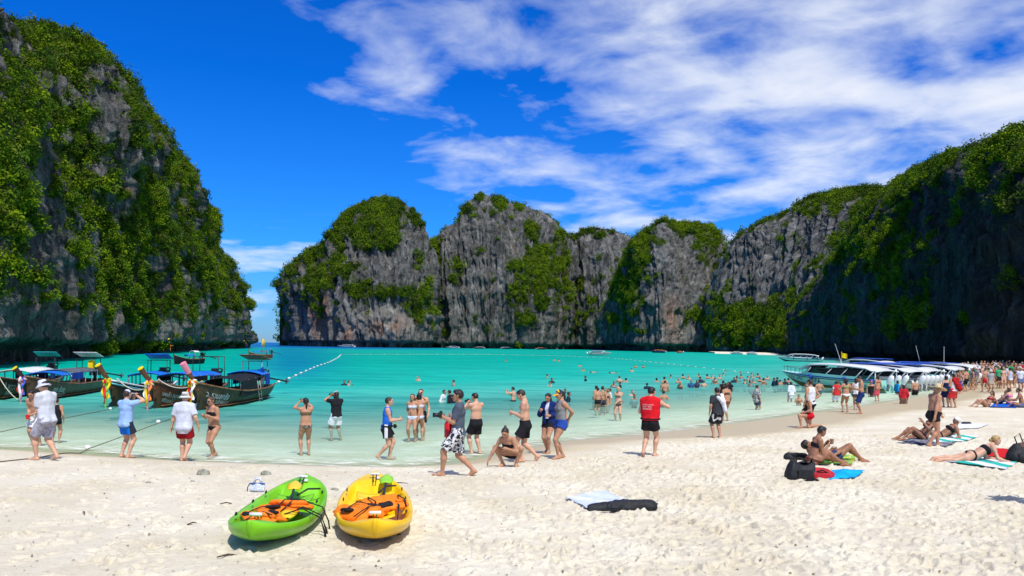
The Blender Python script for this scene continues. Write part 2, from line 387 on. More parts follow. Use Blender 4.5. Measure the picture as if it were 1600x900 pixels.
# ------------------------------------------------------------------ limestone cliffs
def rock_mat(name, s, warm=0.3, dark=False):
    """s = size of the rock features in metres"""
    m = bpy.data.materials.new(name); m.use_nodes = True; nt = m.node_tree; b = nt.nodes['Principled BSDF']
    t = N(nt, 'ShaderNodeTexCoord')
    def mp(sx, sz):
        q = N(nt, 'ShaderNodeMapping'); L(nt, t.outputs['Object'], q.inputs[0]); q.inputs['Scale'].default_value = (sx / s, sx / s, sz / s); return q.outputs[0]
    streak = N(nt, 'ShaderNodeTexNoise', i_Scale=1.0, i_Detail=9.0, i_Roughness=.68, i_Distortion=.5); L(nt, mp(2.2, 0.32), streak.inputs[0])
    fine = N(nt, 'ShaderNodeTexNoise', i_Scale=1.0, i_Detail=9.0, i_Roughness=.72, i_Distortion=.3); L(nt, mp(6.0, 3.2), fine.inputs[0])
    big = N(nt, 'ShaderNodeTexNoise', i_Scale=1.0, i_Detail=5.0, i_Roughness=.6); L(nt, mp(0.30, 0.22), big.inputs[0])
    crk = N(nt, 'ShaderNodeTexNoise', noise_type='RIDGED_MULTIFRACTAL', i_Scale=1.0, i_Detail=6.0, i_Roughness=.6, i_Distortion=.6); L(nt, mp(1.5, 0.42), crk.inputs[0])
    g = 0.45 if dark else 1.0  # dark: rock colour lowered to paint in the shaded wall's gloom
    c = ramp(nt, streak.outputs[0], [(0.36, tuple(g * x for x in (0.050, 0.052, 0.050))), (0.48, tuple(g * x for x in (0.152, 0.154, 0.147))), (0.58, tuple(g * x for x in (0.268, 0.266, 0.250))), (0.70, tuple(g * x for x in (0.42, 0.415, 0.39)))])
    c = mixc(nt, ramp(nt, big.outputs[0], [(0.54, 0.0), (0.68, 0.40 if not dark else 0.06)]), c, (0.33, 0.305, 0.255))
    wn = N(nt, 'ShaderNodeTexNoise', i_Scale=1.0, i_Detail=6.0, i_Roughness=.65); L(nt, mp(0.9, 0.26), wn.inputs[0])
    c = mixc(nt, math_n(nt, 'MULTIPLY', ramp(nt, wn.outputs[0], [(0.62, 0.0), (0.72, 1.0)]), warm), c, (0.36, 0.15, 0.07))
    c = mixc(nt, ramp(nt, fine.outputs[0], [(0.36, 0.7), (0.47, 0.0)]), c, (0.018, 0.020, 0.017))
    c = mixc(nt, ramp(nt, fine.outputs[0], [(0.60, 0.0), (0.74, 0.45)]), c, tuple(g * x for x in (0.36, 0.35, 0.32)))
    pa = N(nt, 'ShaderNodeAttribute', attribute_name='pale'); ru = N(nt, 'ShaderNodeAttribute', attribute_name='rust')
    c = mixc(nt, math_n(nt, 'MULTIPLY', pa.outputs['Fac'], ramp(nt, streak.outputs[0], [(0.34, 0.15), (0.50, 1.0)])), c, (0.52, 0.49, 0.42))
    c = mixc(nt, math_n(nt, 'MULTIPLY', ru.outputs['Fac'], ramp(nt, wn.outputs[0], [(0.38, 0.05), (0.52, 1.0)])), c, (0.46, 0.19, 0.09))
    c = mixc(nt, ramp(nt, crk.outputs[0], [(0.10, 0.35), (0.26, 0.0)]), c, (0.02, 0.021, 0.02))
    # moss and low creepers too small to stand out singly
    gn = N(nt, 'ShaderNodeTexNoise', i_Scale=1.0, i_Detail=9.0, i_Roughness=.75); L(nt, mp(1.6, 1.2), gn.inputs[0])
    va = N(nt, 'ShaderNodeAttribute', attribute_name='veg')
    gm = ramp(nt, math_n(nt, 'ADD', gn.outputs[0], math_n(nt, 'MULTIPLY', va.outputs['Fac'], 0.30)), [(0.60, 0.0), (0.68, 0.9)])
    c = mixc(nt, gm, c, mixc(nt, fine.outputs[0], (0.006, 0.016, 0.003), (0.090, 0.135, 0.014)))
    L(nt, c, b.inputs['Base Color']); b.inputs['Roughness'].default_value = 0.95; b.inputs['Specular IOR Level'].default_value = 0.08
    hh = math_n(nt, 'ADD', math_n(nt, 'ADD', math_n(nt, 'MULTIPLY', streak.outputs[0], 0.8), math_n(nt, 'MULTIPLY', fine.outputs[0], 0.45)), math_n(nt, 'MULTIPLY', crk.outputs[0], 0.12))
    bp = N(nt, 'ShaderNodeBump', i_Strength=1.0, i_Distance=s * 0.55); L(nt, hh, bp.inputs['Height']); L(nt, bp.outputs[0], b.inputs['Normal'])
    return m

def smooth_rows(rows, n):
    rows = np.array(rows, float)
    d = np.hypot(np.diff(rows[:, 0]) , np.diff(rows[:, 2]) ) + 1e-3
    u = np.concatenate([[0], np.cumsum(d)]); u /= u[-1]
    q = np.linspace(0, 1, n)
    return np.stack([np.interp(q, u, rows[:, k]) for k in range(rows.shape[1])], -1)

VEG = []      # scatter points for the clump forest: (x,y,z,size,tone)
def cliff(rows, nu, nv, amp, flute, seed, veg, back, mat, pw=1.7, ph=1.25, notch=2.5, nback=14, clump=(1.2, 2.6), count=8000, blobs=(), side=None, crestveg=0.25, curve=1.0, pale=(), rust=()):
    dm = min(r[1] for r in rows)
    rows = [(r[0], dm + (r[1] - dm) * curve, r[2], r[3], r[4] + (r[1] - dm) * (curve - 1) * .8) for r in rows]
    rw = smooth_rows(rows, nu)
    B = np.array([at_depth(r[0], CY, r[1]) for r in rw]); B[:, 2] = -1.5
    T = np.array([at_depth(r[2], r[3], r[4]) for r in rw])
    hgt = T[:, 2].max()
    v = np.linspace(0, 1, nv)[:, None]
    wv = v ** pw; hv = 1 - (1 - v) ** ph
    P = np.empty((nv, nu, 3))
    for k in (0, 1): P[:, :, k] = B[None, :, k] + (T - B)[None, :, k] * wv
    P[:, :, 2] = B[None, :, 2] + (T - B)[None, :, 2] * hv
    # outward horizontal direction of the face
    tang = np.gradient(B[:, :2], axis=0); tang /= np.linalg.norm(tang, axis=1, keepdims=True) + 1e-9
    out = np.stack([tang[:, 1], -tang[:, 0]], -1)
    cen = B[:, :2].mean(0); out *= np.where(((-B[:, :2]) * out).sum(1) > 0, 1, -1)[:, None] if side is None else side
    ker = np.ones(9) / 9
    out = np.stack([np.convolve(np.pad(out[:, k], 4, mode='edge'), ker, 'valid') for k in (0, 1)], -1)
    arc = np.concatenate([[0], np.cumsum(np.linalg.norm(np.diff(B[:, :2], axis=0), axis=1))])
    U = np.broadcast_to(arc[None, :], (nv, nu)) / hgt; Z = P[:, :, 2] / hgt
    big = fbm(U * 2.6 + Z * .5, Z * 1.4, oct=4, seed=seed)
    but = ridged(U * 4.6 + 0.35 * big, Z * 0.8, oct=4, seed=seed + 50)
    flt = ridged(U * flute + 0.5 * fbm(U * 4, Z * 3, seed=seed + 3), Z * flute * 0.10, oct=4, seed=seed + 90, gain=.6)
    rough = fbm(U * 26, Z * 20, oct=4, seed=seed + 130, gain=.6)
    led = fbm(U * 3.0, Z * 9.0, oct=3, seed=seed + 170)
    disp = hgt * amp * (0.70 * big + 0.85 * but + 0.75 * flt + 0.40 * rough + 0.36 * led)
    fade = 0.30 + 0.70 * (1 - sstep(0.82, 1.0, v)); disp = disp * fade
    disp = disp - hgt * amp * 0.45
    nz = notch * (1 - sstep(0.5, 1.0, P[:, :, 2] / notch)) * 1.3      # sea-cut notch at the foot
    disp = disp - nz
    P[:, :, 0] += out[None, :, 0] * disp; P[:, :, 1] += out[None, :, 1] * disp
    P[:, :, 2] += hgt * 0.018 * fade * fbm(U * 14, Z * 14, oct=3, seed=seed + 200) * sstep(0.03, 0.2, v)
    P[-1, :, 2] += hgt * 0.012 * fbm(U[-1] * 22, U[-1] * 0 + seed, oct=3, seed=seed + 7)
    # the far side
    rdir = T[:, :2] / np.linalg.norm(T[:, :2], axis=1, keepdims=True)
    bk = np.empty((nback, nu, 3)); q = np.linspace(0, 1, nback + 1)[1:, None]
    for k in (0, 1): bk[:, :, k] = P[-1, :, k][None] + rdir[None, :, k] * back * q + 0.02 * hgt * fbm(np.broadcast_to(arc[None] / hgt * 6, (nback, nu)), q * 5 + 0 * arc[None], seed=seed + 300 + k)
    bk[:, :, 2] = P[-1, :, 2][None] * (1 - q ** 2.2) - 1.5 * q
    A = np.concatenate([P, bk], 0)
    o = mesh_np('cliff', A.reshape(-1, 3), grid_faces(nv + nback, nu), mat)
    tag(o, kind='structure')
    # vegetation where the rock leans back, on ledges and by patch
    du = np.gradient(P, axis=1); dv = np.gradient(P, axis=0)
    nrm = np.cross(du, dv); area = np.linalg.norm(nrm, axis=-1); nrm /= area[..., None] + 1e-9
    nzv = np.abs(nrm[..., 2])
    patch = fbm(U * 5.5, Z * 4.0, oct=4, seed=seed + 400)
    patch2 = fbm(U * 18, Z * 12, oct=3, seed=seed + 430)
    px, py = to_px(P)
    bl = np.zeros_like(Z)
    for (bx, by, rx, ry, st) in blobs:
        bl = bl + st * np.exp(-(((px - bx) / rx) ** 2 + ((py - by) / ry) ** 2))
    patch3 = fbm(U * 46, Z * 30, oct=2, seed=seed + 460)
    ms = veg + 0.45 * (nzv - 0.42) + 0.50 * patch + 0.85 * patch2 + 0.62 * patch3 - 0.25 * np.clip(flt, -1, 1) + crestveg * sstep(0.72, 1.0, v) + bl - 0.5 * (P[:, :, 2] < notch * 2.2)
    full = np.zeros((nv + nback, nu)); full[:nv] = np.clip(ms + 0.30, 0, 1); full[nv:] = 0.7
    fattr(o, 'veg', full)
    for nm_, bl_ in (('pale', pale), ('rust', rust)):
        v_ = np.zeros((nv + nback, nu))
        for (bx, by, rx, ry, st) in bl_: v_[:nv] += st * np.exp(-(((px - bx) / rx) ** 2 + ((py - by) / ry) ** 2))
        fattr(o, nm_, np.clip(v_, 0, 1))
    w = np.clip((ms - 0.12) * 5, 0, 1) * area; w[:2] = 0
    pr = (w / w.sum()).ravel()
    idx = rng.choice(len(pr), count, p=pr)
    pts = P.reshape(-1, 3)[idx] + (rng.random((count, 1)) - .5) * du.reshape(-1, 3)[idx] + (rng.random((count, 1)) - .5) * dv.reshape(-1, 3)[idx]
    nn = nrm.reshape(-1, 3)[idx]; nn = nn * np.where((nn * (np.array([0, 0, H]) - pts)).sum(1) > 0, 1, -1)[:, None]
    count = int(count * 2.0); idx = rng.choice(len(pr), count, p=pr)
    pts = P.reshape(-1, 3)[idx] + (rng.random((count, 1)) - .5) * du.reshape(-1, 3)[idx] + (rng.random((count, 1)) - .5) * dv.reshape(-1, 3)[idx]
    nn = nrm.reshape(-1, 3)[idx]; nn = nn * np.where((nn * (np.array([0, 0, H]) - pts)).sum(1) > 0, 1, -1)[:, None]
    sz = clump[0] * .42 + (clump[1] * .72 - clump[0] * .42) * rng.random(count) ** 2.6
    pts = pts + nn * (sz * 0.16)[:, None]; pts[:, 2] += sz * 0.06
    tone = np.clip(0.5 + 0.5 * patch.ravel()[idx] + 0.5 * patch2.ravel()[idx] + 0.25 * bl.ravel()[idx] + 0.30 * (rng.random(count) - .5) * 2, 0, 1)
    VEG.append(np.concatenate([pts, sz[:, None], tone[:, None]], 1))
    # the back of the massif carries a sparser growth
    nb = count // 8; j = rng.integers(0, (nback - 1) * nu, nb)
    pb = bk.reshape(-1, 3)[j]; sb = clump[0] + (clump[1] - clump[0]) * rng.random(nb)
    VEG.append(np.concatenate([pb, sb[:, None], rng.random((nb, 1))], 1))
    return o

# near headland on the left
RN = rock_mat('limestone_near', 3.6, 0.45)
cliff([(-420, 45, -430, -260, 60), (-150, 64, -160, -40, 82), (-60, 75, -60, 30, 93), (0, 86, 5, 78, 103), (40, 96, 40, 125, 110), (80, 109, 78, 230, 121), (120, 123, 118, 345, 133), (155, 136, 152, 460, 142), (180, 146, 178, 535, 148), (200, 156, 196, 552, 157)],
      260, 220, 0.07, 16.0, 301, -0.10, 22, RN, notch=3.2, clump=(1.0, 2.8), count=5000, pw=1.2, crestveg=.3,
      blobs=((60, 420, 35, 120, -.35), (110, 480, 50, 60, .25), (20, 200, 40, 90, .2), (30, 540, 60, 40, -.6), (15, 350, 40, 60, .2)))
cliff([(-420, 62, -430, -330, 80), (-150, 88, -150, -110, 112), (-60, 98, -60, -50, 122), (0, 110, 2, 14, 132), (60, 128, 40, 40, 147), (110, 146, 98, 37, 162), (150, 160, 142, 60, 174),
       (190, 166, 172, 87, 186), (220, 182, 207, 127, 200), (250, 203, 240, 192, 222), (275, 226, 264, 230, 243), (300, 252, 292, 250, 268),
       (320, 281, 312, 302, 297), (340, 312, 328, 337, 328), (358, 347, 348, 399, 362), (376, 387, 376, 463, 398), (388, 421, 387, 505, 429), (396, 452, 392, 524, 456)],
      430, 250, 0.085, 17.0, 11, 0.12, 90, RN, notch=3.2, clump=(1.3, 3.4), count=14000, pw=1.5, pale=((80, 350, 25, 40, .6), (130, 110, 20, 25, .5), (280, 490, 40, 30, .5), (350, 510, 40, 20, .5)), rust=((200, 300, 8, 8, .9), (95, 350, 10, 30, .7), (265, 300, 10, 12, .7)),
      blobs=((250, 380, 110, 90, .35), (150, 200, 90, 90, .2), (60, 420, 30, 130, -.45), (270, 455, 90, 50, .2), (205, 485, 40, 60, .2), (30, 540, 60, 40, -.6), (330, 505, 60, 22, -.45), (175, 130, 20, 30, -.5)))
# the dome across the bay
RM = rock_mat('limestone_far', 12.0, 0.55)
cliff([(447, 760, 433, 450, 760), (455, 735, 438, 424, 748), (470, 715, 452, 414, 742), (490, 700, 476, 392, 735), (515, 690, 500, 384, 730), (535, 685, 513, 358, 735), (555, 680, 534, 336, 740),
       (580, 680, 560, 321, 745), (605, 680, 590, 311, 750), (630, 682, 615, 309, 750), (650, 690, 640, 322, 745), (665, 700, 655, 340, 740), (675, 712, 664, 363, 738), (682, 728, 669, 400, 740), (690, 752, 680, 470, 757)],
      230, 190, 0.075, 15.0, 23, -0.16, 160, RM, notch=6, clump=(4, 8.5), count=3800, crestveg=.35, pw=1.9, curve=1.7, pale=((605, 508, 55, 34, .9), (500, 515, 45, 26, .5), (470, 440, 12, 14, .5)), rust=((497, 492, 16, 34, 1.), (600, 508, 30, 14, .8), (540, 520, 10, 14, .8), (445, 515, 10, 14, .8)),
      blobs=((600, 350, 60, 40, .5), (520, 415, 50, 35, .35), (600, 452, 60, 12, .75), (650, 478, 22, 35, .8), (565, 445, 30, 22, .5), (505, 440, 25, 20, .4), (620, 420, 45, 28, -.5), (600, 510, 90, 28, -.6), (480, 510, 50, 30, -.4)))
cliff([(672, 800, 674, 395, 800), (685, 770, 680, 370, 800), (700, 765, 700, 352, 800), (716, 760, 717, 346, 805), (722, 758, 722, 323, 810), (735, 755, 733, 310, 815), (760, 750, 755, 303, 820), (785, 750, 785, 309, 820),
       (805, 750, 803, 318, 818), (830, 752, 830, 325, 815), (855, 756, 852, 332, 812), (875, 765, 869, 343, 808), (890, 775, 880, 358, 806), (905, 800, 892, 375, 806)],
      230, 190, 0.06, 17.0, 37, -0.30, 160, RM, notch=5, clump=(4, 8.5), count=2200, crestveg=.15, pw=1.6, curve=1.6, pale=((720, 520, 30, 20, .3),),
      blobs=((850, 430, 40, 50, .75), (770, 370, 40, 30, .3), (735, 410, 25, 20, .2), (815, 480, 35, 35, .5), (700, 380, 30, 25, -.3), (830, 345, 35, 20, -.3)))
cliff([(876, 835, 878, 378, 840), (895, 805, 893, 366, 838), (915, 795, 912, 359, 838), (940, 790, 940, 357, 840), (965, 790, 965, 361, 840), (985, 793, 985, 369, 838), (1005, 800, 1002, 390, 832), (1030, 815, 1020, 420, 828)],
      130, 170, 0.045, 17.0, 49, -0.38, 140, RM, notch=5, clump=(4, 8), count=800, crestveg=.25, pw=1.4, curve=1.7, blobs=((930, 365, 40, 15, .35), (900, 470, 25, 70, .15)))
RM2 = rock_mat('limestone_mid', 9.0, 0.25)
cliff([(922, 735, 928, 522, 738), (944, 700, 948, 470, 712), (966, 668, 968, 420, 690), (988, 640, 988, 376, 675), (1005, 615, 1005, 361, 668), (1022, 600, 1020, 349, 666), (1038, 594, 1035, 340, 668), (1060, 598, 1058, 347, 672),
       (1085, 600, 1088, 350, 672), (1110, 603, 1112, 351, 670), (1128, 610, 1124, 362, 666), (1145, 622, 1133, 385, 664), (1160, 645, 1142, 425, 664)],
      220, 190, 0.075, 18.0, 61, -0.26, 150, RM2, notch=6, clump=(3.2, 7.5), count=2400, crestveg=.35, pw=1.6, pale=((1060, 510, 40, 30, .35),), rust=((1050, 500, 14, 30, .5),),
      blobs=((985, 420, 32, 70, .7), (1080, 365, 50, 18, .4), (1120, 430, 20, 60, .4), (1075, 500, 25, 25, .5), (1050, 430, 22, 90, -.45)))
cliff([(1112, 585, 1122, 420, 600), (1128, 552, 1138, 374, 596), (1155, 530, 1170, 353, 590), (1180, 518, 1200, 341, 588), (1203, 502, 1232, 325, 585), (1222, 482, 1262, 309, 580), (1240, 456, 1300, 301, 570), (1252, 432, 1340, 294, 560),
       (1272, 406, 1370, 296, 540), (1300, 382, 1395, 289, 520), (1340, 352, 1425, 272, 500), (1390, 322, 1470, 250, 470)],
      250, 200, 0.06, 20.0, 73, -0.20, 150, RM2, notch=2, clump=(2.8, 6.8), count=4600, crestveg=.35, pw=1.25,
      blobs=((1180, 510, 55, 40, .95), (1140, 520, 25, 35, .7), (1210, 470, 50, 40, .35), (1190, 420, 45, 45, -.5), (1260, 370, 50, 40, -.35), (1340, 330, 60, 28, .4), (1290, 460, 30, 50, .2)))
# the wall on the right, its own shade painted deeper by darker rock colour
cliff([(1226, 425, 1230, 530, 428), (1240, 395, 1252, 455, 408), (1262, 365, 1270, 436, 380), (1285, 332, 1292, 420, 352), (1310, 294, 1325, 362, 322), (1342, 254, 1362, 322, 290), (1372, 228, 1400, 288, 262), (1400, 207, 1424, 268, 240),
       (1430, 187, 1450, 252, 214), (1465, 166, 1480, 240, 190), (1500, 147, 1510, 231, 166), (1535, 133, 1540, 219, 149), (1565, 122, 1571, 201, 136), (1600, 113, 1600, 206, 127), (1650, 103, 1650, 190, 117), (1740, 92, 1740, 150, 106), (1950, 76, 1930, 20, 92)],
      380, 230, 0.085, 15.0, 87, -0.24, 90, rock_mat('limestone_painted_shade', 4.5, 0.05, True), notch=2.5, clump=(1.3, 3.3), count=6500, crestveg=.35, pw=1.9,
      blobs=((1380, 400, 45, 110, .45), (1440, 500, 50, 40, .35), (1560, 280, 70, 60, .35), (1300, 480, 60, 60, -.25), (1500, 420, 70, 90, -.35), (1480, 545, 120, 25, -.5), (1440, 300, 40, 40, .1)))

# small beach under the trees on the far shore
pb_ = [(1118, 551, 470), (1150, 551.5, 440), (1190, 553, 420), (1222, 555, 400)]
V_ = []; 
for k, (a_, b_, d_) in enumerate(pb_):
    q = at_depth(a_, b_, d_)
    V_ += [(q.x, d_, -0.4), (q.x + 1, d_ + 6, 0.25), (q.x + 5, d_ + 22, 0.7), (q.x + 10, d_ + 60, 1.0)]
fb = mesh_np('beach', V_, grid_faces(4, 4), m_far := pmat('far_sand', (0.72, 0.66, 0.52), 0.9, 0.1, var=.12, scale=.3)); tag(fb, kind='structure')

# leaf clumps: small faces spread through a lumpy crown
def clump_mesh(i, nleaf=130):
    r_ = np.random.default_rng(100 + i)
    lob = r_.normal(size=(5, 3)) * np.array([.34, .34, .22]); rad_ = 0.28 + 0.22 * r_.random(5)
    k = r_.integers(0, 5, nleaf); d = r_.normal(size=(nleaf, 3)); d /= np.linalg.norm(d, axis=1, keepdims=True)
    c = lob[k] + d * (rad_[k] * (0.55 + 0.5 * r_.random(nleaf)))[:, None]
    n = d + 0.7 * r_.normal(size=(nleaf, 3)) + np.array([0, 0, .5]); n /= np.linalg.norm(n, axis=1, keepdims=True)
    a = np.cross(n, r_.normal(size=(nleaf, 3))); a /= np.linalg.norm(a, axis=1, keepdims=True); bb = np.cross(n, a)
    s = (0.07 + 0.075 * r_.random(nleaf))[:, None]
    V = np.stack([c - a * s, c - bb * s * .55, c + a * s, c + bb * s * .55], 1).reshape(-1, 3)
    return mesh_np('leaf_clump', V, np.arange(nleaf * 4).reshape(-1, 4), leafm, smooth=False, link=False)
leafm = bpy.data.materials.new('foliage'); leafm.use_nodes = True; nt = leafm.node_tree; nt.nodes.clear()
out = N(nt, 'ShaderNodeOutputMaterial'); oi = N(nt, 'ShaderNodeObjectInfo'); ta = N(nt, 'ShaderNodeAttribute', attribute_name='tone', attribute_type='INSTANCER')
tt = math_n(nt, 'ADD', math_n(nt, 'MULTIPLY', ta.outputs['Fac'], 0.75), math_n(nt, 'MULTIPLY', oi.outputs['Random'], 0.25))
lc = ramp(nt, tt, [(0.0, (0.008, 0.022, 0.004)), (0.34, (0.040, 0.080, 0.007)), (0.60, (0.105, 0.175, 0.009)), (1.0, (0.220, 0.300, 0.011))])
lc = mixc(nt, ramp(nt, oi.outputs['Random'], [(0.60, 0.0), (0.66, 0.8)], 'LINEAR'), lc, mixc(nt, tt, (0.008, 0.026, 0.008), (0.060, 0.130, 0.018)))
lc = mixc(nt, ramp(nt, oi.outputs['Random'], [(0.06, 0.7), (0.10, 0.0)], 'LINEAR'), lc, (0.12, 0.115, 0.035))
ld = N(nt, 'ShaderNodeBsdfDiffuse'); L(nt, lc, ld.inputs[0]); lt = N(nt, 'ShaderNodeBsdfTranslucent'); L(nt, lc, lt.inputs[0])
lm = N(nt, 'ShaderNodeMixShader', i_0=0.2); L(nt, ld.outputs[0], lm.inputs[1]); L(nt, lt.outputs[0], lm.inputs[2]); L(nt, lm.outputs[0], out.inputs[0])

def scatter(name, pts, protos, label=None):
    o = mesh_np(name, pts[:, :3], np.zeros((0, 4), np.int32), None)
    fattr(o, 'size', pts[:, 3]); fattr(o, 'tone', pts[:, 4])
    a = o.data.attributes.new('pick', 'INT', 'POINT'); a.data.foreach_set('value', rng.integers(0, len(protos), len(pts)).astype(np.int32))
    a = o.data.attributes.new('turn', 'FLOAT_VECTOR', 'POINT'); tv = np.stack([rng.random(len(pts)) * .7 - .35, rng.random(len(pts)) * .7 - .35, rng.random(len(pts)) * 6.28], -1); a.data.foreach_set('vector', tv.astype(np.float32).ravel())
    g = bpy.data.node_groups.new(name + '_growth', 'GeometryNodeTree')
    g.interface.new_socket('Geometry', in_out='INPUT', socket_type='NodeSocketGeometry'); g.interface.new_socket('Geometry', in_out='OUTPUT', socket_type='NodeSocketGeometry')
    gi = g.nodes.new('NodeGroupInput'); go = g.nodes.new('NodeGroupOutput')
    def na_(nm, ty):
        q = g.nodes.new('GeometryNodeInputNamedAttribute'); q.data_type = ty; q.inputs[0].default_value = nm; return q.outputs[0]
    ip = g.nodes.new('GeometryNodeInstanceOnPoints')
    g2i = g.nodes.new('GeometryNodeGeometryToInstance')
    for p in reversed(protos):
        oi_ = g.nodes.new('GeometryNodeObjectInfo'); oi_.inputs['Object'].default_value = p; oi_.inputs['As Instance'].default_value = False
        g.links.new(oi_.outputs['Geometry'], g2i.inputs[0])
    mtp = g.nodes.new('GeometryNodeMeshToPoints')
    g.links.new(gi.outputs[0], mtp.inputs[0]); g.links.new(mtp.outputs[0], ip.inputs['Points']); g.links.new(g2i.outputs[0], ip.inputs['Instance'])
    ip.inputs['Pick Instance'].default_value = True
    g.links.new(na_('pick', 'INT'), ip.inputs['Instance Index'])
    e2r = g.nodes.new('FunctionNodeEulerToRotation'); g.links.new(na_('turn', 'FLOAT_VECTOR'), e2r.inputs[0]); g.links.new(e2r.outputs[0], ip.inputs['Rotation'])
    g.links.new(na_('size', 'FLOAT'), ip.inputs['Scale'])
    g.links.new(ip.outputs[0], go.inputs[0])
    md = o.modifiers.new('growth', 'NODES'); md.node_group = g
    tag(o, kind='stuff')
    if label: o['label'] = label
    return o
PROTO = [clump_mesh(i) for i in range(7)]
scatter('cliff_vegetation', np.concatenate(VEG), PROTO, 'green trees and bushes growing on the limestone cliffs')
# ------------------------------------------------------------------ bodies: distance fields turned into one continuous skin
def nrmv(v):
    v = np.asarray(v, float); return v / (np.linalg.norm(v) + 1e-12)
class Field:
    """smooth union of tapered, optionally flattened bones sampled on a grid"""
    def __init__(self, lo, hi, vox):
        self.vox = vox; self.lo = np.asarray(lo, float) - vox * 2
        self.n = np.ceil((np.asarray(hi, float) + vox * 2 - self.lo) / vox).astype(int) + 1
        self.V = np.full(self.n, 0.3, np.float32)
    def win(self, a, b, r):
        lo = np.minimum(a, b) - r; hi = np.maximum(a, b) + r
        i0 = np.clip(np.floor((lo - self.lo) / self.vox).astype(int), 0, self.n); i1 = np.clip(np.ceil((hi - self.lo) / self.vox).astype(int) + 1, 0, self.n)
        if np.any(i1 - i0 < 1): return None, None
        ax = [self.lo[k] + self.vox * np.arange(i0[k], i1[k]) for k in range(3)]
        G = np.stack(np.meshgrid(*ax, indexing='ij'), -1)
        return tuple(slice(i0[k], i1[k]) for k in range(3)), G
    def bone_d(self, G, a, b, ra, rb, lat=None, fl=1.0):
        ab = b - a; l2 = ab @ ab + 1e-12
        t = np.clip(((G - a) @ ab) / l2, 0, 1)
        d = G - (a + t[..., None] * ab)
        if lat is not None and fl != 1.0:
            s = d @ lat; d = d - (s * (1 - 1 / fl))[..., None] * lat
        return np.linalg.norm(d, axis=-1) - (ra + (rb - ra) * t)
    def add(self, a, b, ra, rb, lat=None, fl=1.0, k=0.02, clips=(), sub=False):
        a = np.asarray(a, float); b = np.asarray(b, float)
        pad = max(ra, rb) * max(fl, 1.0) + max(k * 2, self.vox * 2.5)
        s, G = self.win(a, b, pad)
        if s is None: return
        d = self.bone_d(G, a, b, ra, rb, lat, fl)
        for p, n in clips: d = np.maximum(d, (G - p) @ n)
        o = self.V[s]
        if sub:
            h = np.clip(0.5 - 0.5 * (o + d) / k, 0, 1); self.V[s] = o * (1 - h) - d * h + k * h * (1 - h)
        elif k <= 0: self.V[s] = np.minimum(o, d)
        else:
            h = np.clip(0.5 + 0.5 * (o - d) / k, 0, 1); self.V[s] = o * (1 - h) + d * h - k * h * (1 - h)
    def grid(self):
        ax = [self.lo[k] + self.vox * np.arange(self.n[k]) for k in range(3)]
        return np.stack(np.meshgrid(*ax, indexing='ij'), -1)
    def clip(self, p, n):
        self.V = np.maximum(self.V, ((self.grid() - np.asarray(p)) @ np.asarray(n)).astype(np.float32))
    def mesh(self):
        V = self.V; n = np.array(V.shape); S = V < 0
        c = np.zeros(n - 1, np.int8)
        for dx in (0, 1):
            for dy in (0, 1):
                for dz in (0, 1): c += S[dx:n[0] - 1 + dx, dy:n[1] - 1 + dy, dz:n[2] - 1 + dz]
        act = (c > 0) & (c < 8); ids = np.full(act.shape, -1, np.int64); cells = np.argwhere(act); ids[act] = np.arange(len(cells))
        if len(cells) == 0: return np.zeros((0, 3)), np.zeros((0, 4), int)
        acc = np.zeros((len(cells), 3)); cnt = np.zeros(len(cells))
        cv = {}
        for dx in (0, 1):
            for dy in (0, 1):
                for dz in (0, 1): cv[dx, dy, dz] = V[cells[:, 0] + dx, cells[:, 1] + dy, cells[:, 2] + dz]
        for ax in range(3):
            o = [k for k in range(3) if k != ax]
            for p in (0, 1):
                for q in (0, 1):
                    k0 = [0, 0, 0]; k0[o[0]] = p; k0[o[1]] = q; k1 = list(k0); k1[ax] = 1
                    a, b = cv[tuple(k0)], cv[tuple(k1)]; m = (a < 0) != (b < 0)
                    t = a / np.where(m, a - b, 1); pt = np.zeros((len(cells), 3)); pt[:, o[0]] = p; pt[:, o[1]] = q; pt[:, ax] = t
                    acc[m] += pt[m]; cnt[m] += 1
        P = self.lo + (cells + acc / np.maximum(cnt, 1)[:, None]) * self.vox
        Fs = []
        for ax in range(3):
            o = [(ax + 1) % 3, (ax + 2) % 3]
            sl0 = [slice(None)] * 3; sl1 = [slice(None)] * 3; sl0[ax] = slice(0, -1); sl1[ax] = slice(1, None)
            e = np.argwhere(S[tuple(sl0)] != S[tuple(sl1)])
            e = e[(e[:, o[0]] > 0) & (e[:, o[1]] > 0) & (e[:, o[0]] < n[o[0]] - 1) & (e[:, o[1]] < n[o[1]] - 1)]
            q = []
            for (p, r) in ((-1, -1), (0, -1), (0, 0), (-1, 0)):
                x = e.copy(); x[:, o[0]] += p; x[:, o[1]] += r; q.append(ids[x[:, 0], x[:, 1], x[:, 2]])
            q = np.stack(q, -1); flip = S[e[:, 0], e[:, 1], e[:, 2]]
            q = np.where(flip[:, None], q, q[:, ::-1]); Fs.append(q[(q >= 0).all(1)])
        return P, np.concatenate(Fs)

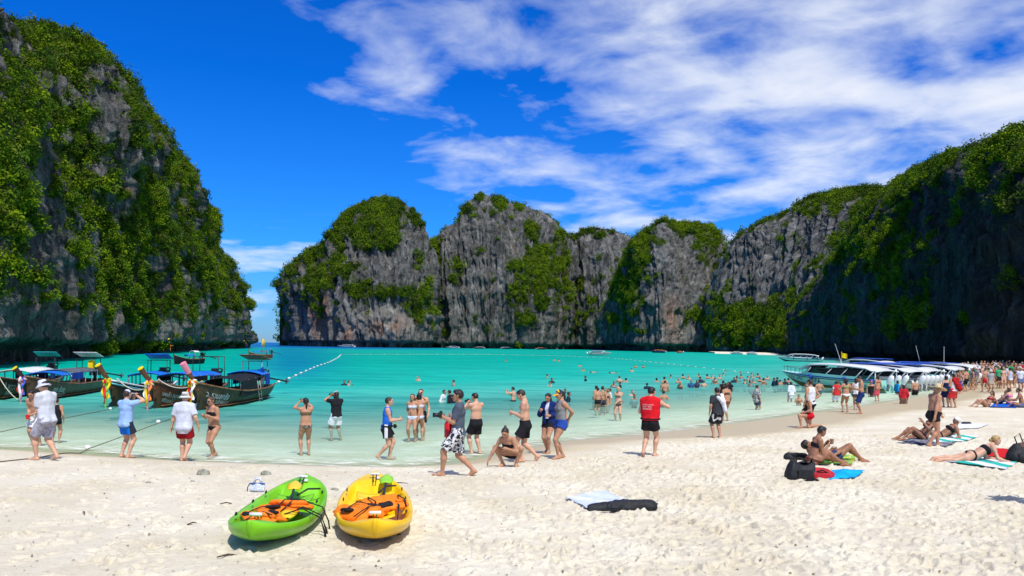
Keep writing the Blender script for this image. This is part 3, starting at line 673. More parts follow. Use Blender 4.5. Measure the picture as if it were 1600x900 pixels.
SKINS = {'pale': (0.62, 0.36, 0.24), 'fair': (0.55, 0.31, 0.20), 'tan': (0.44, 0.225, 0.13), 'brown': (0.30, 0.14, 0.075), 'dark': (0.20, 0.09, 0.05)}
def skin_mat(k):
    n = 'skin_' + k
    if n in MATS: return MATS[n]
    c = SKINS[k]; m = pmat(n, c, 0.5, 0.35, var=0.10, scale=9.0)
    b = m.node_tree.nodes['Principled BSDF']; b.inputs['Subsurface Weight'].default_value = 0.0
    return m
HAIRS = {'black': (0.012, 0.010, 0.010), 'dark': (0.03, 0.018, 0.012), 'brown': (0.075, 0.040, 0.020), 'blonde': (0.42, 0.27, 0.10), 'grey': (0.22, 0.21, 0.20), 'auburn': (0.16, 0.06, 0.025)}
def hair_mat(k): return pmat('hair_' + k, HAIRS[k], 0.45, 0.4, var=0.5, scale=55.0, bump=0.6, bscale=70.0)
EYEM = pmat('eye', (0.015, 0.012, 0.01), 0.2, 0.5); LIPM = pmat('lip', (0.36, 0.12, 0.09), 0.45, 0.3)

# head: 1.0 = head height; +x forward, +y left, +z up, origin at the centre of the skull
def head_mesh(female):
    f = Field((-.60, -.46, -.95), (.70, .46, .56), 0.030); q = np.array
    A = f.add; Y = q([0., 1, 0])
    A((-.06, 0, .10), (.06, 0, .12), .385, .36, Y, .86, k=.05)                      # skull
    A((.14, 0, -.05), (.20, 0, -.28), .25, .185, Y, 1.05, k=.14)                   # face to jaw
    A((.05, .17, -.24), (.24, .05, -.40), .09, .075, k=.10); A((.05, -.17, -.24), (.24, -.05, -.40), .09, .075, k=.10)  # jaw line
    A((.28, 0, -.40), (.29, 0, -.42), .075, .07, k=.08)                            # chin
    A((.36, .15, .075), (.36, -.15, .075), .055, .055, k=.07)                      # brow
    for s in (1, -1):
        A((.25, s * .17, -.10), (.31, s * .11, -.14), .09, .07, k=.08)             # cheek
        A((.42, s * .135, .005), (.44, s * .12, .005), .060, .055, k=.05, sub=True)  # eye socket
        A((.345, s * .135, .0), (.345, s * .135, .0), .052, .052, k=.012)          # eyeball
        A((-.01, s * .355, -.03), (-.03, s * .385, .07), .05, .06, q([1., 0, 0]), 1.2, k=.03)   # ear
        A((-.02, s * .36, -.10), (-.01, s * .36, -.04), .035, .04, k=.03)
    A((.38, 0, .02), (.47, 0, -.10), .038, .052, k=.04)                            # nose
    A((.41, .045, -.115), (.41, -.045, -.115), .038, .038, k=.03)
    A((.375, .07, -.225), (.375, -.07, -.225), .038, .038, k=.025); A((.365, .055, -.27), (.365, -.055, -.27), .036, .036, k=.02)   # lips
    A((-.08, 0, -.25), (-.12, 0, -.90), .215 if not female else .185, .225 if not female else .19, k=.10)     # neck
    P, Fc = f.mesh()
    fc = P[Fc].mean(1); mi = np.zeros(len(Fc), np.int32)
    for s in (1, -1):
        mi[np.linalg.norm((fc - q([.375, s * .135, .002])) * q([1, .62, 1.25]), axis=1) < .052] = 1
        br = (np.abs(fc[:, 1] - s * .15) < .095) & (np.abs(fc[:, 2] - .105) < .026) & (fc[:, 0] > .30); mi[br] = 1
    mi[(fc[:, 0] > .36) & (np.abs(fc[:, 1]) < .115) & (fc[:, 2] < -.205) & (fc[:, 2] > -.30)] = 2
    return P, Fc, mi
HEADM = {g: head_mesh(g) for g in (False, True)}

# hand: 1.0 = hand length (wrist to middle finger tip); +x along the fingers, +y thumb side, +z back of the hand
def hand_mesh(curl):
    f = Field((-.35, -.40, -.65), (1.1, .55, .35), 0.033); A = f.add; Z = np.array([0., 1, 0])
    A((-.25, 0, 0), (.0, 0, 0), .145, .15, Z, 1.2, k=.05)
    A((.05, 0, 0), (.40, .0, 0), .115, .095, Z, 2.0, k=.08)
    for i, (y, ln, sp) in enumerate(((.155, .50, .07), (.052, .56, .02), (-.052, .52, -.03), (-.15, .41, -.09))):
        p = np.array([.42, y, 0.0]); a = 0.10 * curl; d0 = sp
        for j, fr in enumerate((.46, .30, .24)):
            a += curl * (.55, .75, .5)[j] * (1 + .12 * i)
            dr = np.array([math.cos(a) * math.cos(d0), math.cos(a) * math.sin(d0), -math.sin(a)]); q = p + dr * ln * fr
            A(p, q, .056 - .005 * j, .052 - .006 * j, k=.012); p = q
    p = np.array([.10, .14, -.02])
    for dr, ln, r0, r1 in (((.62, .75, -.22), .24, .075, .060), ((.85, .42, -.25 - .3 * curl), .20, .058, .052), ((.95, .10, -.25 - .5 * curl), .16, .052, .042)):
        q = p + nrmv(dr) * ln; A(p, q, r0, r1, k=.025); p = q
    return f.mesh()
HANDM = {c: hand_mesh(c) for c in (0.35, 1.0, 1.9)}

def frame(x, z):
    x = nrmv(x); y = nrmv(np.cross(z, x)); return np.stack([x, y, np.cross(x, y)], 1)
def ik(a, b, l1, l2, pole):
    d = b - a; n = np.linalg.norm(d)
    if n > (l1 + l2) * .999: b = a + d / n * (l1 + l2) * .999; d = b - a; n = np.linalg.norm(d)
    if n < abs(l1 - l2) + .02: b = a + d / n * (abs(l1 - l2) + .02); d = b - a; n = np.linalg.norm(d)
    c = (l1 * l1 - l2 * l2 + n * n) / (2 * n); h = math.sqrt(max(l1 * l1 - c * c, 0)); u = d / n
    p = np.asarray(pole, float); p = p - (p @ u) * u; p = nrmv(p)
    return a + u * c + p * h, b
def rotx(a): c, s = math.cos(a), math.sin(a); return np.array([[1, 0, 0], [0, c, -s], [0, s, c]])
def roty(a): c, s = math.cos(a), math.sin(a); return np.array([[c, 0, s], [0, 1, 0], [-s, 0, c]])
def rotz(a): c, s = math.cos(a), math.sin(a); return np.array([[c, -s, 0], [s, c, 0], [0, 0, 1]])

class Body:
    """skeleton in units of stature. local axes: +x the way the person faces, +y the person's left, +z up"""
    def __init__(s, sex='m', fat=0.0, hip=None, lean=0, side=0, twist=0, feet=((.0, .065), (.0, -.065)), footz=(0, 0), fyaw=(8, -8), pitch=(0, 0), hands=('hang', 'hang'),
                 elbow=(None, None), knee=(None, None), head=(0, 0, 0), curl=(0.35, 0.35), hup=(None, None), tors=None, bust=True, pelv=None, hroll=0):
        s.sex = sex; F_ = sex == 'f'; s.fat = fat
        s.w = 0.95 if F_ else 1.0
        s.hip = np.array(hip if hip is not None else (0, 0, .505), float)
        Rb = rotz(R(twist) * .3) @ rotx(R(side)) @ roty(R(lean)); s.Rt = rotz(R(twist)) @ rotx(R(side)) @ roty(R(lean))
        if tors is not None: s.Rt = Rb = frame_up(tors[0], tors[1])
        s.Rp = Rb if pelv is None else frame_up(pelv[0], pelv[1])
        up = s.Rt[:, 2]; mid = nrmv(s.Rp[:, 2] + up)
        s.waist = s.hip + mid * .10; s.chest = s.waist + up * .125; s.neckb = s.chest + up * .100
        sw = .090 if F_ else .105
        s.sh = [s.chest + up * .064 + s.Rt[:, 1] * sw * k for k in (1, -1)]
        s.hj = [s.hip + s.Rp[:, 1] * (.052 if F_ else .050) * k - s.Rp[:, 2] * .012 for k in (1, -1)]
        s.foot = []; s.kn = []; s.an = []
        for i in (0, 1):
            fx, fy = feet[i][:2]; fz = footz[i] if len(feet[i]) < 3 else feet[i][2]
            an = np.array([fx, fy, fz + .043]); pole = knee[i] if knee[i] is not None else s.Rp[:, 0] + .12 * s.Rp[:, 1] * (1, -1)[i]
            k_, an = ik(s.hj[i], an, .245, .243, pole); s.kn.append(k_); s.an.append(an)
            fd = rotz(R(fyaw[i])) @ roty(R(pitch[i])) @ np.array([1, 0, 0]) if not isinstance(pitch[i], (tuple, list)) else nrmv(pitch[i]); s.foot.append(fd)
        s.el = []; s.wr = []; s.hd = []
        for i in (0, 1):
            sg = (1, -1)[i]; h = hands[i]
            if isinstance(h, str):
                sw_ = {'hang': 0, 'fwd': .10, 'back': -.09}[h]
                h = s.sh[i] + np.array([sw_ + .02, 0, -.30]) + s.Rt[:, 1] * sg * .045
            h = np.asarray(h, float)
            pole = elbow[i] if elbow[i] is not None else -s.Rt[:, 0] * .8 + s.Rt[:, 1] * sg * .45 - np.array([0, 0, .5])
            e, w_ = ik(s.sh[i], h, .172, .150, pole); s.el.append(e); s.wr.append(w_)
        s.curl = curl; s.hup = hup
        nd = nrmv(up * .8 + np.array([0, 0, .35]) + s.Rt[:, 0] * .12); s.nd = nd
        s.Rh = rotz(R(twist + head[0])) @ rotx(R(head[2])) @ roty(R(head[1])) if tors is None else frame_up(*head[:2])
        s.hc = s.neckb + nd * .044 + s.Rh[:, 2] * .045 + s.Rh[:, 0] * .016
        s.HS = .138 if not F_ else .136
    def bones(s, e=0.0, only=None):
        F_ = s.sex == 'f'; fat = s.fat; o = []
        Y, X, U = s.Rt[:, 1], s.Rt[:, 0], s.Rt[:, 2]; Yp, Xp, Up = s.Rp[:, 1], s.Rp[:, 0], s.Rp[:, 2]
        def B(nm, a, b, ra, rb, lat=None, fl=1.0, k=.018):
            if only is None or nm in only: o.append((a, b, ra + e, rb + e, lat, fl, k))
        hw = .050 if F_ else .044
        B('pelvis', s.hip + Up * .0 , s.hip + Up * .06, .060, .055, Yp, 1.52 if F_ else 1.42)
        B('pelvis', s.hip + Yp * .045 - Xp * .028 - Up * .018, s.hip + Yp * .045 - Xp * .022 + Up * .01, .052, .044, None, 1, .02)
        B('pelvis', s.hip - Yp * .045 - Xp * .028 - Up * .018, s.hip - Yp * .045 - Xp * .022 + Up * .01, .052, .044, None, 1, .02)
        B('belly', s.hip + Up * .05 + Xp * (.008 + .03 * fat), s.waist + U * .03 + X * (.004 + .035 * fat), .052 + .022 * fat, .050 + .024 * fat, Y, 1.42 if F_ else 1.5, .04)
        B('torso', s.waist + U * .02, s.chest + U * .02, .050 + .012 * fat, .056 + .006 * fat, Y, 1.42 if F_ else 1.62, .04)
        B('torso', s.chest + U * .01, s.chest + U * .046, .057, .040, Y, 1.55 if F_ else 1.72, .03)
        for sg in (1, -1):
            if F_: B('bust', s.chest + X * .034 + Y * sg * .042 + U * .0, s.chest + X * .052 + Y * sg * .046 - U * .012, .034, .026, None, 1, .02)
            else: B('bust', s.chest + X * .030 + Y * sg * .04 + U * .03, s.chest + X * .034 + Y * sg * .05 + U * .02, .034, .030, None, 1, .03)
        for i in (0, 1):
            sg = (1, -1)[i]; t = .93 if F_ else 1.0
            B('neck', s.neckb - U * .014, s.sh[i] + U * .002, .033, .024 * t, None, 1, .03)
            B('arm', s.sh[i], s.sh[i] + (s.el[i] - s.sh[i]) * .3, .037 * t, .034 * t, None, 1, .02)
            B('arm', s.sh[i], s.el[i], .030 * t, .0235 * t)
            f1 = s.el[i] + (s.wr[i] - s.el[i]) * .28
            B('forearm', s.el[i], f1, .024 * t, .0255 * t); B('forearm', f1, s.wr[i], .0255 * t, .0155 * t)
            m1 = s.hj[i] + (s.kn[i] - s.hj[i]) * .4; cb = -nrmv(np.cross(np.cross(s.kn[i] - s.hj[i], s.an[i] - s.kn[i]) + 1e-6 * Yp, s.an[i] - s.kn[i]))
            th = (.055 if F_ else .053) + .008 * fat
            B('thigh', s.hj[i], m1, th, th * .93); B('thigh', m1, s.kn[i], th * .93, .035 * t)
            c1 = s.kn[i] + (s.an[i] - s.kn[i]) * .32; back = nrmv(-s.foot[i] - ((-s.foot[i]) @ nrmv(s.an[i] - s.kn[i])) * nrmv(s.an[i] - s.kn[i]))
            B('calf', s.kn[i], c1 + back * .008, .034 * t, .036 * t); B('calf', c1 + back * .008, s.an[i], .035 * t, .0195 * t)
            fd = s.foot[i]; fu = nrmv(np.array([0, 0, 1]) - fd[2] * fd) if abs(fd[2]) < .95 else nrmv(s.kn[i] - s.an[i]); fl_ = np.cross(fu, fd)
            heel = s.an[i] - fd * .020 - fu * .023; ball = s.an[i] + fd * .075 - fu * .029
            B('foot', s.an[i], s.an[i] + fd * .04 - fu * .014, .021, .019); B('foot', heel, ball, .019, .0145, fl_, 1.45, .012)
            B('foot', ball, ball + fd * .032, .0145, .010, fl_, 1.9, .010)
        return o
    def field(s, vox, lo=None, hi=None):
        pts = np.array([*s.sh, *s.el, *s.wr, *s.hj, *s.kn, *s.an, s.hip, s.chest, s.neckb, s.hip - s.Rp[:, 2] * .05] + [a + f * .12 for a, f in zip(s.an, s.foot)])
        return Field(pts.min(0) - .11, pts.max(0) + .11, vox)
    def skin(s, vox):
        f = s.field(vox)
        for a, b, ra, rb, lat, fl, k in s.bones(): f.add(a, b, ra, rb, lat, fl, k)
        f.add(s.neckb - s.Rt[:, 2] * .02, s.neckb + s.nd * .05, .034, .029, k=.02)
        P, Fc = f.mesh(); mi = np.zeros(len(Fc), np.int32)
        hp, hf, hm = HEADM[s.sex == 'f']
        # the neck of the head is bent onto the trunk
        w = sstep(-.35, -.85, hp[:, 2:3]); hw = s.hc + (hp * s.HS) @ s.Rh.T
        tgt = s.neckb + s.nd * .02; low = s.hc + (np.array([-.115, 0, -.80]) * s.HS) @ s.Rh.T
        hw = hw + w * (tgt - low)
        Ps = [P, hw]; Fs = [Fc, hf + len(P)]; ms = [mi, hm]; n = len(P) + len(hw)
        for i in (0, 1):
            c = min(HANDM, key=lambda q: abs(q - s.curl[i])); hp_, hf_ = HANDM[c]; hp_ = hp_.copy()
            x = nrmv(s.wr[i] - s.el[i]); up = s.hup[i] if s.hup[i] is not None else s.Rt[:, 1] * (1, -1)[i] + .2 * s.Rt[:, 0]
            # back of the hand turns outwards, thumb forward
            if i == 0: hp_[:, 1] *= 1
            else: hp_[:, 1] *= -1; hf_ = hf_[:, ::-1]
            M = frame(x, np.asarray(up, float))
            thumb = M[:, 1] * (1 if i == 0 else -1)
            if s.hup[i] is None and thumb @ (s.Rt[:, 0] + .3 * s.Rt[:, 2]) < 0: hp_[:, 1] *= -1; hf_ = hf_[:, ::-1]
            Ps.append(s.wr[i] + (hp_ * .098) @ M.T); Fs.append(hf_ + n); ms.append(np.zeros(len(hf_), np.int32)); n += len(hp_)
        return np.concatenate(Ps), np.concatenate(Fs), np.concatenate(ms)
def frame_up(x, z):
    """columns forward, left, up from a forward and an up direction"""
    z = nrmv(z); x = np.asarray(x, float); x = nrmv(x - (x @ z) * z); return np.stack([x, np.cross(z, x), z], 1)

# --------------------------------------------------- clothes: slightly larger bodies cut at waist, hem and sleeve
def plane(p, n): return (np.asarray(p, float), nrmv(n))
def garment(s, kind, vox, **kw):
    f = s.field(vox); U, Up, X, Y = s.Rt[:, 2], s.Rp[:, 2], s.Rt[:, 0], s.Rt[:, 1]
    def put(only, e, clips=(), k=.02):
        for a, b, ra, rb, lat, fl, kk in s.bones(e, only): f.add(a, b, ra, rb, lat, fl, max(kk, k), clips)
    if kind in ('shorts', 'trunks', 'briefs'):
        ln = kw.get('len', .62 if kind == 'shorts' else .30); fl = kw.get('flare', .018 if kind == 'shorts' else .007)
        top = plane(s.hip + Up * kw.get('rise', .055), Up)
        put(('pelvis', 'belly'), .008, (top,))
        for i in (0, 1):
            d = s.kn[i] - s.hj[i]; hem = s.hj[i] + d * ln
            f.add(s.hj[i] + Up * .01, hem + d * .12, .062, .055 + fl, None, 1, .022, (plane(hem, d), top))
            if s.fat > 0: f.add(s.hj[i], hem + d * .1, .066, .06 + fl, None, 1, .02, (plane(hem, d), top))
    elif kind == 'bikini_bottom':
        put(('pelvis', 'thigh', 'belly'), .0055)
        f.clip(s.hip + Up * kw.get('rise', .03), Up)
        cut = kw.get('cut', .62)
        for i in (0, 1):
            sg = (1, -1)[i]
            f.clip(s.hip - Up * .062 + s.Rp[:, 1] * sg * .006, nrmv(-Up * 1.0 + s.Rp[:, 1] * sg * cut))
    elif kind == 'bikini_top':
        put(('torso', 'bust'), .005)
        f.clip(s.chest + U * .022, U); f.clip(s.chest - U * .040, -U)
        if kw.get('ties', True):
            f.clip(s.chest - X * .05, -X) if False else None
    elif kind in ('t_shirt', 'tank_top', 'vest', 'jacket', 'shirt'):
        e = {'t_shirt': .010, 'tank_top': .008, 'vest': .026, 'jacket': .017, 'shirt': .016}[kind]
        hem = kw.get('hem', -.02); pl = plane(s.hip + Up * hem, -Up)
        neck = plane(s.neckb + U * (.024 if kind != 'tank_top' else .004), U)
        kd = .032 if hem < -.015 and kind in ('shirt', 't_shirt') else .02
        put(('torso', 'belly', 'bust'), e, (pl, neck), kd); put(('pelvis',), e + (.003 if kd < .03 else .001), (pl,), kd)
        if kind in ('shirt', 'jacket'):
            f.add(s.hip + Up * (hem - .03), s.waist, .066, .058, s.Rp[:, 1], 1.42, .03, (pl,))
        put(('neck',), e if kind != 'tank_top' else .004, (neck,) if kind in ('t_shirt', 'shirt', 'jacket', 'vest') else (neck, plane(s.sh[0] - Y * .03, Y), plane(s.sh[1] + Y * .03, -Y)), .02)
        if kind in ('t_shirt', 'shirt', 'jacket'):
            fr = kw.get('sleeve', .60)
            for i in (0, 1):
                d = s.el[i] - s.sh[i]; h = s.sh[i] + d * min(fr, 1.0)
                f.add(s.sh[i], h + d * .1, .040 + e * .35, .033 + e * .8, None, 1, .02, (plane(h, d),) if fr < 1 else ())
                if fr > 1:
                    d2 = s.wr[i] - s.el[i]; h2 = s.el[i] + d2 * (fr - 1); f.add(s.el[i], h2 + d2 * .1, .031 + e * .5, .024 + e * .5, None, 1, .02, (plane(h2, d2),))
        if kw.get('open'):
            f.add(s.neckb + X * .05, s.waist + X * .11, .030, .034, X, 2.2, .006, sub=True); f.add(s.waist + X * .11, s.hip + X * .13 - Up * .06, .034, .026, X, 2.2, .006, sub=True)
        if kind == 'vest' or kind == 'tank_top':
            for i in (0, 1):
                f.add(s.sh[i] - U * .03, s.sh[i] - U * .028, .037 if kind == 'vest' else .042, .037, None, 1, .008, sub=True)
    elif kind in ('skirt', 'dress', 'sarong'):
        top = s.hip + Up * .05 if kind != 'dress' else s.chest + U * .03
        zl = kw.get('low', .25)
        if kind == 'dress': put(('torso', 'belly', 'bust', 'pelvis'), .010, (plane(top, U),), .03)
        c = np.mean([*s.kn], 0); bt = np.array([c[0], c[1], zl])
        f.add(s.hip + Up * .03, bt, .072, kw.get('wide', .10), s.Rp[:, 1], 1.35, .03, (plane(bt, (0, 0, -1)), plane(top, Up)))
    elif kind == 'strap':
        put(('torso', 'neck'), .006); f.clip(s.chest + Y * kw['y'] + Y * .012, Y); f.clip(s.chest + Y * kw['y'] - Y * .012, -Y); f.clip(s.chest - U * .02, -U)
    elif kind == 'belt':
        put(('pelvis', 'belly', 'torso'), .014 + kw.get('e', 0)); f.clip(s.hip + Up * (kw.get('z', .06) + .011), Up); f.clip(s.hip + Up * (kw.get('z', .06) - .011), -Up)
    return f.mesh()

def hairdo(s, style, vox=0.05):
    """hair or headgear in head units"""
    f = Field((-1.0, -.75, -2.2) if 'long' in style or 'pony' in style else (-1.0, -1.0, -.85), (1.0, 1.0, .95), vox); A = f.add; Y = np.array([0., 1, 0])
    A((-.07, 0, .11), (.05, 0, .14), .425, .395, Y, .87, k=.03)
    f.clip((.17, 0, .12), nrmv((1, 0, -.55))); 
    if style in ('short', 'crop', 'thick'):
        if style == 'thick': A((-.08, 0, .22), (.16, 0, .28), .36, .27, Y, .95, k=.05)
        f.clip((-.10, 0, -.14), nrmv((.25, 0, -1))); f.clip((.02, 0, -.02), nrmv((.8, 0, -.75)))
    elif style == 'bun':
        f.clip((-.10, 0, -.20), nrmv((.25, 0, -1))); f.clip((.02, 0, -.02), nrmv((.8, 0, -.75)))
        A((-.30, 0, .48), (-.34, 0, .50), .15, .14, k=.04)
    elif style == 'lowbun':
        f.clip((-.10, 0, -.25), nrmv((.25, 0, -1))); f.clip((.02, 0, -.02), nrmv((.8, 0, -.75)))
        A((-.48, 0, -.12), (-.50, 0, -.16), .17, .15, k=.04)
    elif style == 'bob':
        A((-.12, .16, .0), (-.05, .26, -.38), .24, .14, k=.05); A((-.12, -.16, .0), (-.05, -.26, -.38), .24, .14, k=.05); A((-.22, 0, .0), (-.22, 0, -.40), .26, .20, Y, 1.2, k=.05)
    elif style == 'long':
        A((-.16, .14, .0), (-.20, .20, -.8), .26, .13, k=.05); A((-.16, -.14, .0), (-.20, -.20, -.8), .26, .13, k=.05)
        A((-.28, 0, .0), (-.36, 0, -.9), .26, .19, Y, 1.3, k=.06); A((-.36, .02, -.8), (-.38, .03, -1.55), .18, .07, Y, 1.6, k=.06)
    elif style == 'pony':
        f.clip((-.10, 0, -.25), nrmv((.25, 0, -1))); f.clip((.02, 0, -.02), nrmv((.8, 0, -.75)))
        A((-.44, 0, .20), (-.55, 0, .05), .11, .13, k=.03); A((-.55, 0, .05), (-.52, 0, -.55), .13, .12, k=.05); A((-.52, 0, -.55), (-.46, 0, -1.0), .12, .04, k=.05)
    return f.mesh()
def hat(s, style, vox=0.045):
    f = Field((-1.3, -1.3, -.55), (1.4, 1.3, 1.0), vox); A = f.add; Y = np.array([0., 1, 0]); X_ = np.array([1., 0, 0])
    zb = (np.array([0., 0, .12]), np.array([0., 0, -1.]))
    if style == 'bucket':
        A((-.03, 0, .10), (-.03, 0, .40), .44, .36, Y, .90, k=.04, clips=(zb,)); f.clip((0, 0, .56), (0, 0, 1.))
        f2 = Field((-1.0, -1.0, -.55), (1.1, 1.0, 1.0), vox)
        g = f.grid(); rr = np.hypot((g[..., 0] + .02) / 1.05, g[..., 1]); z0 = .13 - (rr - .40) * .85
        f.V = np.minimum(f.V, np.maximum(np.maximum(np.abs(g[..., 2] - z0) - .035, rr - .62), .30 - rr).astype(np.float32))
    elif style == 'cap':
        A((-.05, 0, .10), (-.02, 0, .20), .425, .385, Y, .88, k=.03, clips=(zb,))
        g = f.grid(); e = np.hypot((g[..., 0] - .36) / .50, g[..., 1] / .30) - 1; z0 = .17 - .10 * np.clip(g[..., 0] - .3, 0, 1) - .5 * g[..., 1] ** 2
        f.V = np.minimum(f.V, np.maximum(np.abs(g[..., 2] - z0) - .032, e * .3).astype(np.float32))
    elif style == 'straw':
        A((-.03, 0, .14), (-.03, 0, .42), .44, .33, Y, .92, k=.03, clips=(zb,)); f.clip((0, 0, .64), (0, 0, 1.))
        g = f.grid(); rr = np.hypot((g[..., 0] + .02), g[..., 1]); z0 = .15 - .10 * np.clip(rr - .45, 0, 1) + .10 * (g[..., 1]) ** 2 - .06 * g[..., 0] ** 2
        f.V = np.minimum(f.V, np.maximum(np.maximum(np.abs(g[..., 2] - z0) - .034, rr - 1.02), .30 - rr).astype(np.float32))
    elif style == 'wrap':
        A((-.08, 0, .12), (.02, 0, .16), .44, .42, Y, .90, k=.03); f.clip((.0, 0, .0), nrmv((.45, 0, -1))); A((-.42, 0, .08), (-.50, 0, .02), .17, .13, k=.05)
    return f.mesh()

_cache = {}
def cloth_mat(spec):
    """spec: colour tuple or (name, colour, options)"""
    if isinstance(spec, str): return MATS[spec]
    n = 'cloth_%02d%02d%02d' % tuple(int(99 * c) for c in spec)
    return pmat(n, spec, 0.85, 0.15, var=0.13, scale=11.0, bump=0.28, bscale=16.0)
def person(px, py, face, h=None, label='', wear=(), hair=('short', 'black'), hatd=None, skin='tan', group=None, vox=None, glasses=False, body=None, hpx=None, z=None, loc=None, name='person', sink=0.0, **pose):
    """px,py: pixel of the feet; hpx: standing height in pixels -> distance; face: heading in degrees, 0 = away from the camera, 90 = left"""
    if loc is None:
        if hpx:
            D = (h or 1.7) * F / hpx; q = at_depth(px, py, D); loc = Vector((q.x, D, ground(q.x, D)))
        else: loc = on_ground(px, py)
    h = h or 1.7
    loc = Vector(loc); 
    if z is not None: loc.z = z
    loc.z -= sink
    root = empty(name, loc, R(90 + face)); root.scale = (h, h, h)
    tag(root, label, 'person', group)
    b = body or Body(**pose); root_b[root.name] = b
    vox = vox or max(.0062, min(.02, 0.55 / (F * .64 / loc.y * h)))
    P, Fc, mi = b.skin(vox)
    o = mesh_np('body', P, Fc, [skin_mat(skin), EYEM, LIPM]); o.data.polygons.foreach_set('material_index', mi); kid(o, root)
    for w in wear:
        kind, col = w[0], w[1]; kw = dict(w[2]) if len(w) > 2 else {}
        nm = kw.pop('name', kind)
        P, Fc = garment(b, kind, vox, **kw)
        if len(Fc):
            if kind in ('shorts', 't_shirt', 'shirt', 'jacket', 'sarong', 'dress', 'skirt'):
                wr_ = fbm(P[:, 0] * 20, P[:, 1] * 20, P[:, 2] * 11, oct=2, seed=len(P) % 97) + .6 * (ridged(P[:, 0] * 14 + P[:, 2] * 9, P[:, 1] * 14 - P[:, 2] * 6, oct=2, seed=5) - .3)
                c0 = P.mean(0); dr = P - c0; dr[:, 2] = 0; dr /= np.linalg.norm(dr, axis=1, keepdims=True) + 1e-6
                P = P + dr * (wr_ * .0045)[:, None]
            kid(mesh_np(nm, P, Fc, cloth_mat(col)), root)
    def headpart(nm, PF, mat):
        P, Fc = PF; P = b.hc + (P * b.HS) @ b.Rh.T; return kid(mesh_np(nm, P, Fc, mat), root)
    hv = .05 if vox < .013 else .09
    if hair:
        k = ('h', hair[0], hv)
        if k not in _cache: _cache[k] = hairdo(b, hair[0], hv)
        headpart('hair', _cache[k], hair_mat(hair[1]))
    if hatd:
        k = ('c', hatd[0], hv)
        if k not in _cache: _cache[k] = hat(b, hatd[0], .045 if vox < .013 else .07)
        headpart('hat' if hatd[0] != 'cap' else 'cap', _cache[k], cloth_mat(hatd[1]))
    if glasses:
        V = []; Q = []
        for y0, y1 in ((.03, .24), (-.24, -.03)):
            n = len(V); V += [(.43, y0, .07), (.40, y1, .07), (.41, y1, -.07), (.43, y0, -.07), (.45, y0, .07), (.42, y1, .07), (.43, y1, -.07), (.45, y0, -.07)]
            Q += [[n + i for i in f_] for f_ in ((0, 1, 2, 3), (7, 6, 5, 4), (0, 4, 5, 1), (3, 2, 6, 7), (0, 3, 7, 4), (1, 5, 6, 2))]
        for y in (.37, -.37):
            n = len(V); V += [(.40, y * .66, .05), (-.02, y, .05), (-.02, y, .02), (.40, y * .66, .02), (.40, y * .62, .05), (-.02, y * .95, .05), (-.02, y * .95, .02), (.40, y * .62, .02)]
            Q += [[n + i for i in f_] for f_ in ((0, 1, 2, 3), (7, 6, 5, 4), (0, 4, 5, 1), (3, 2, 6, 7), (0, 3, 7, 4), (1, 5, 6, 2))]
        headpart('sunglasses', (np.array(V), np.array(Q)), pmat('lens', (.01, .01, .012), .15, .6))
    return root
root_b = {}
def world_pt(root, p):
    M = Matrix.Translation(root.location) @ Matrix.Rotation(root.rotation_euler.z, 4, 'Z') @ Matrix.Diagonal((*root.scale, 1))
    return M @ Vector(p)
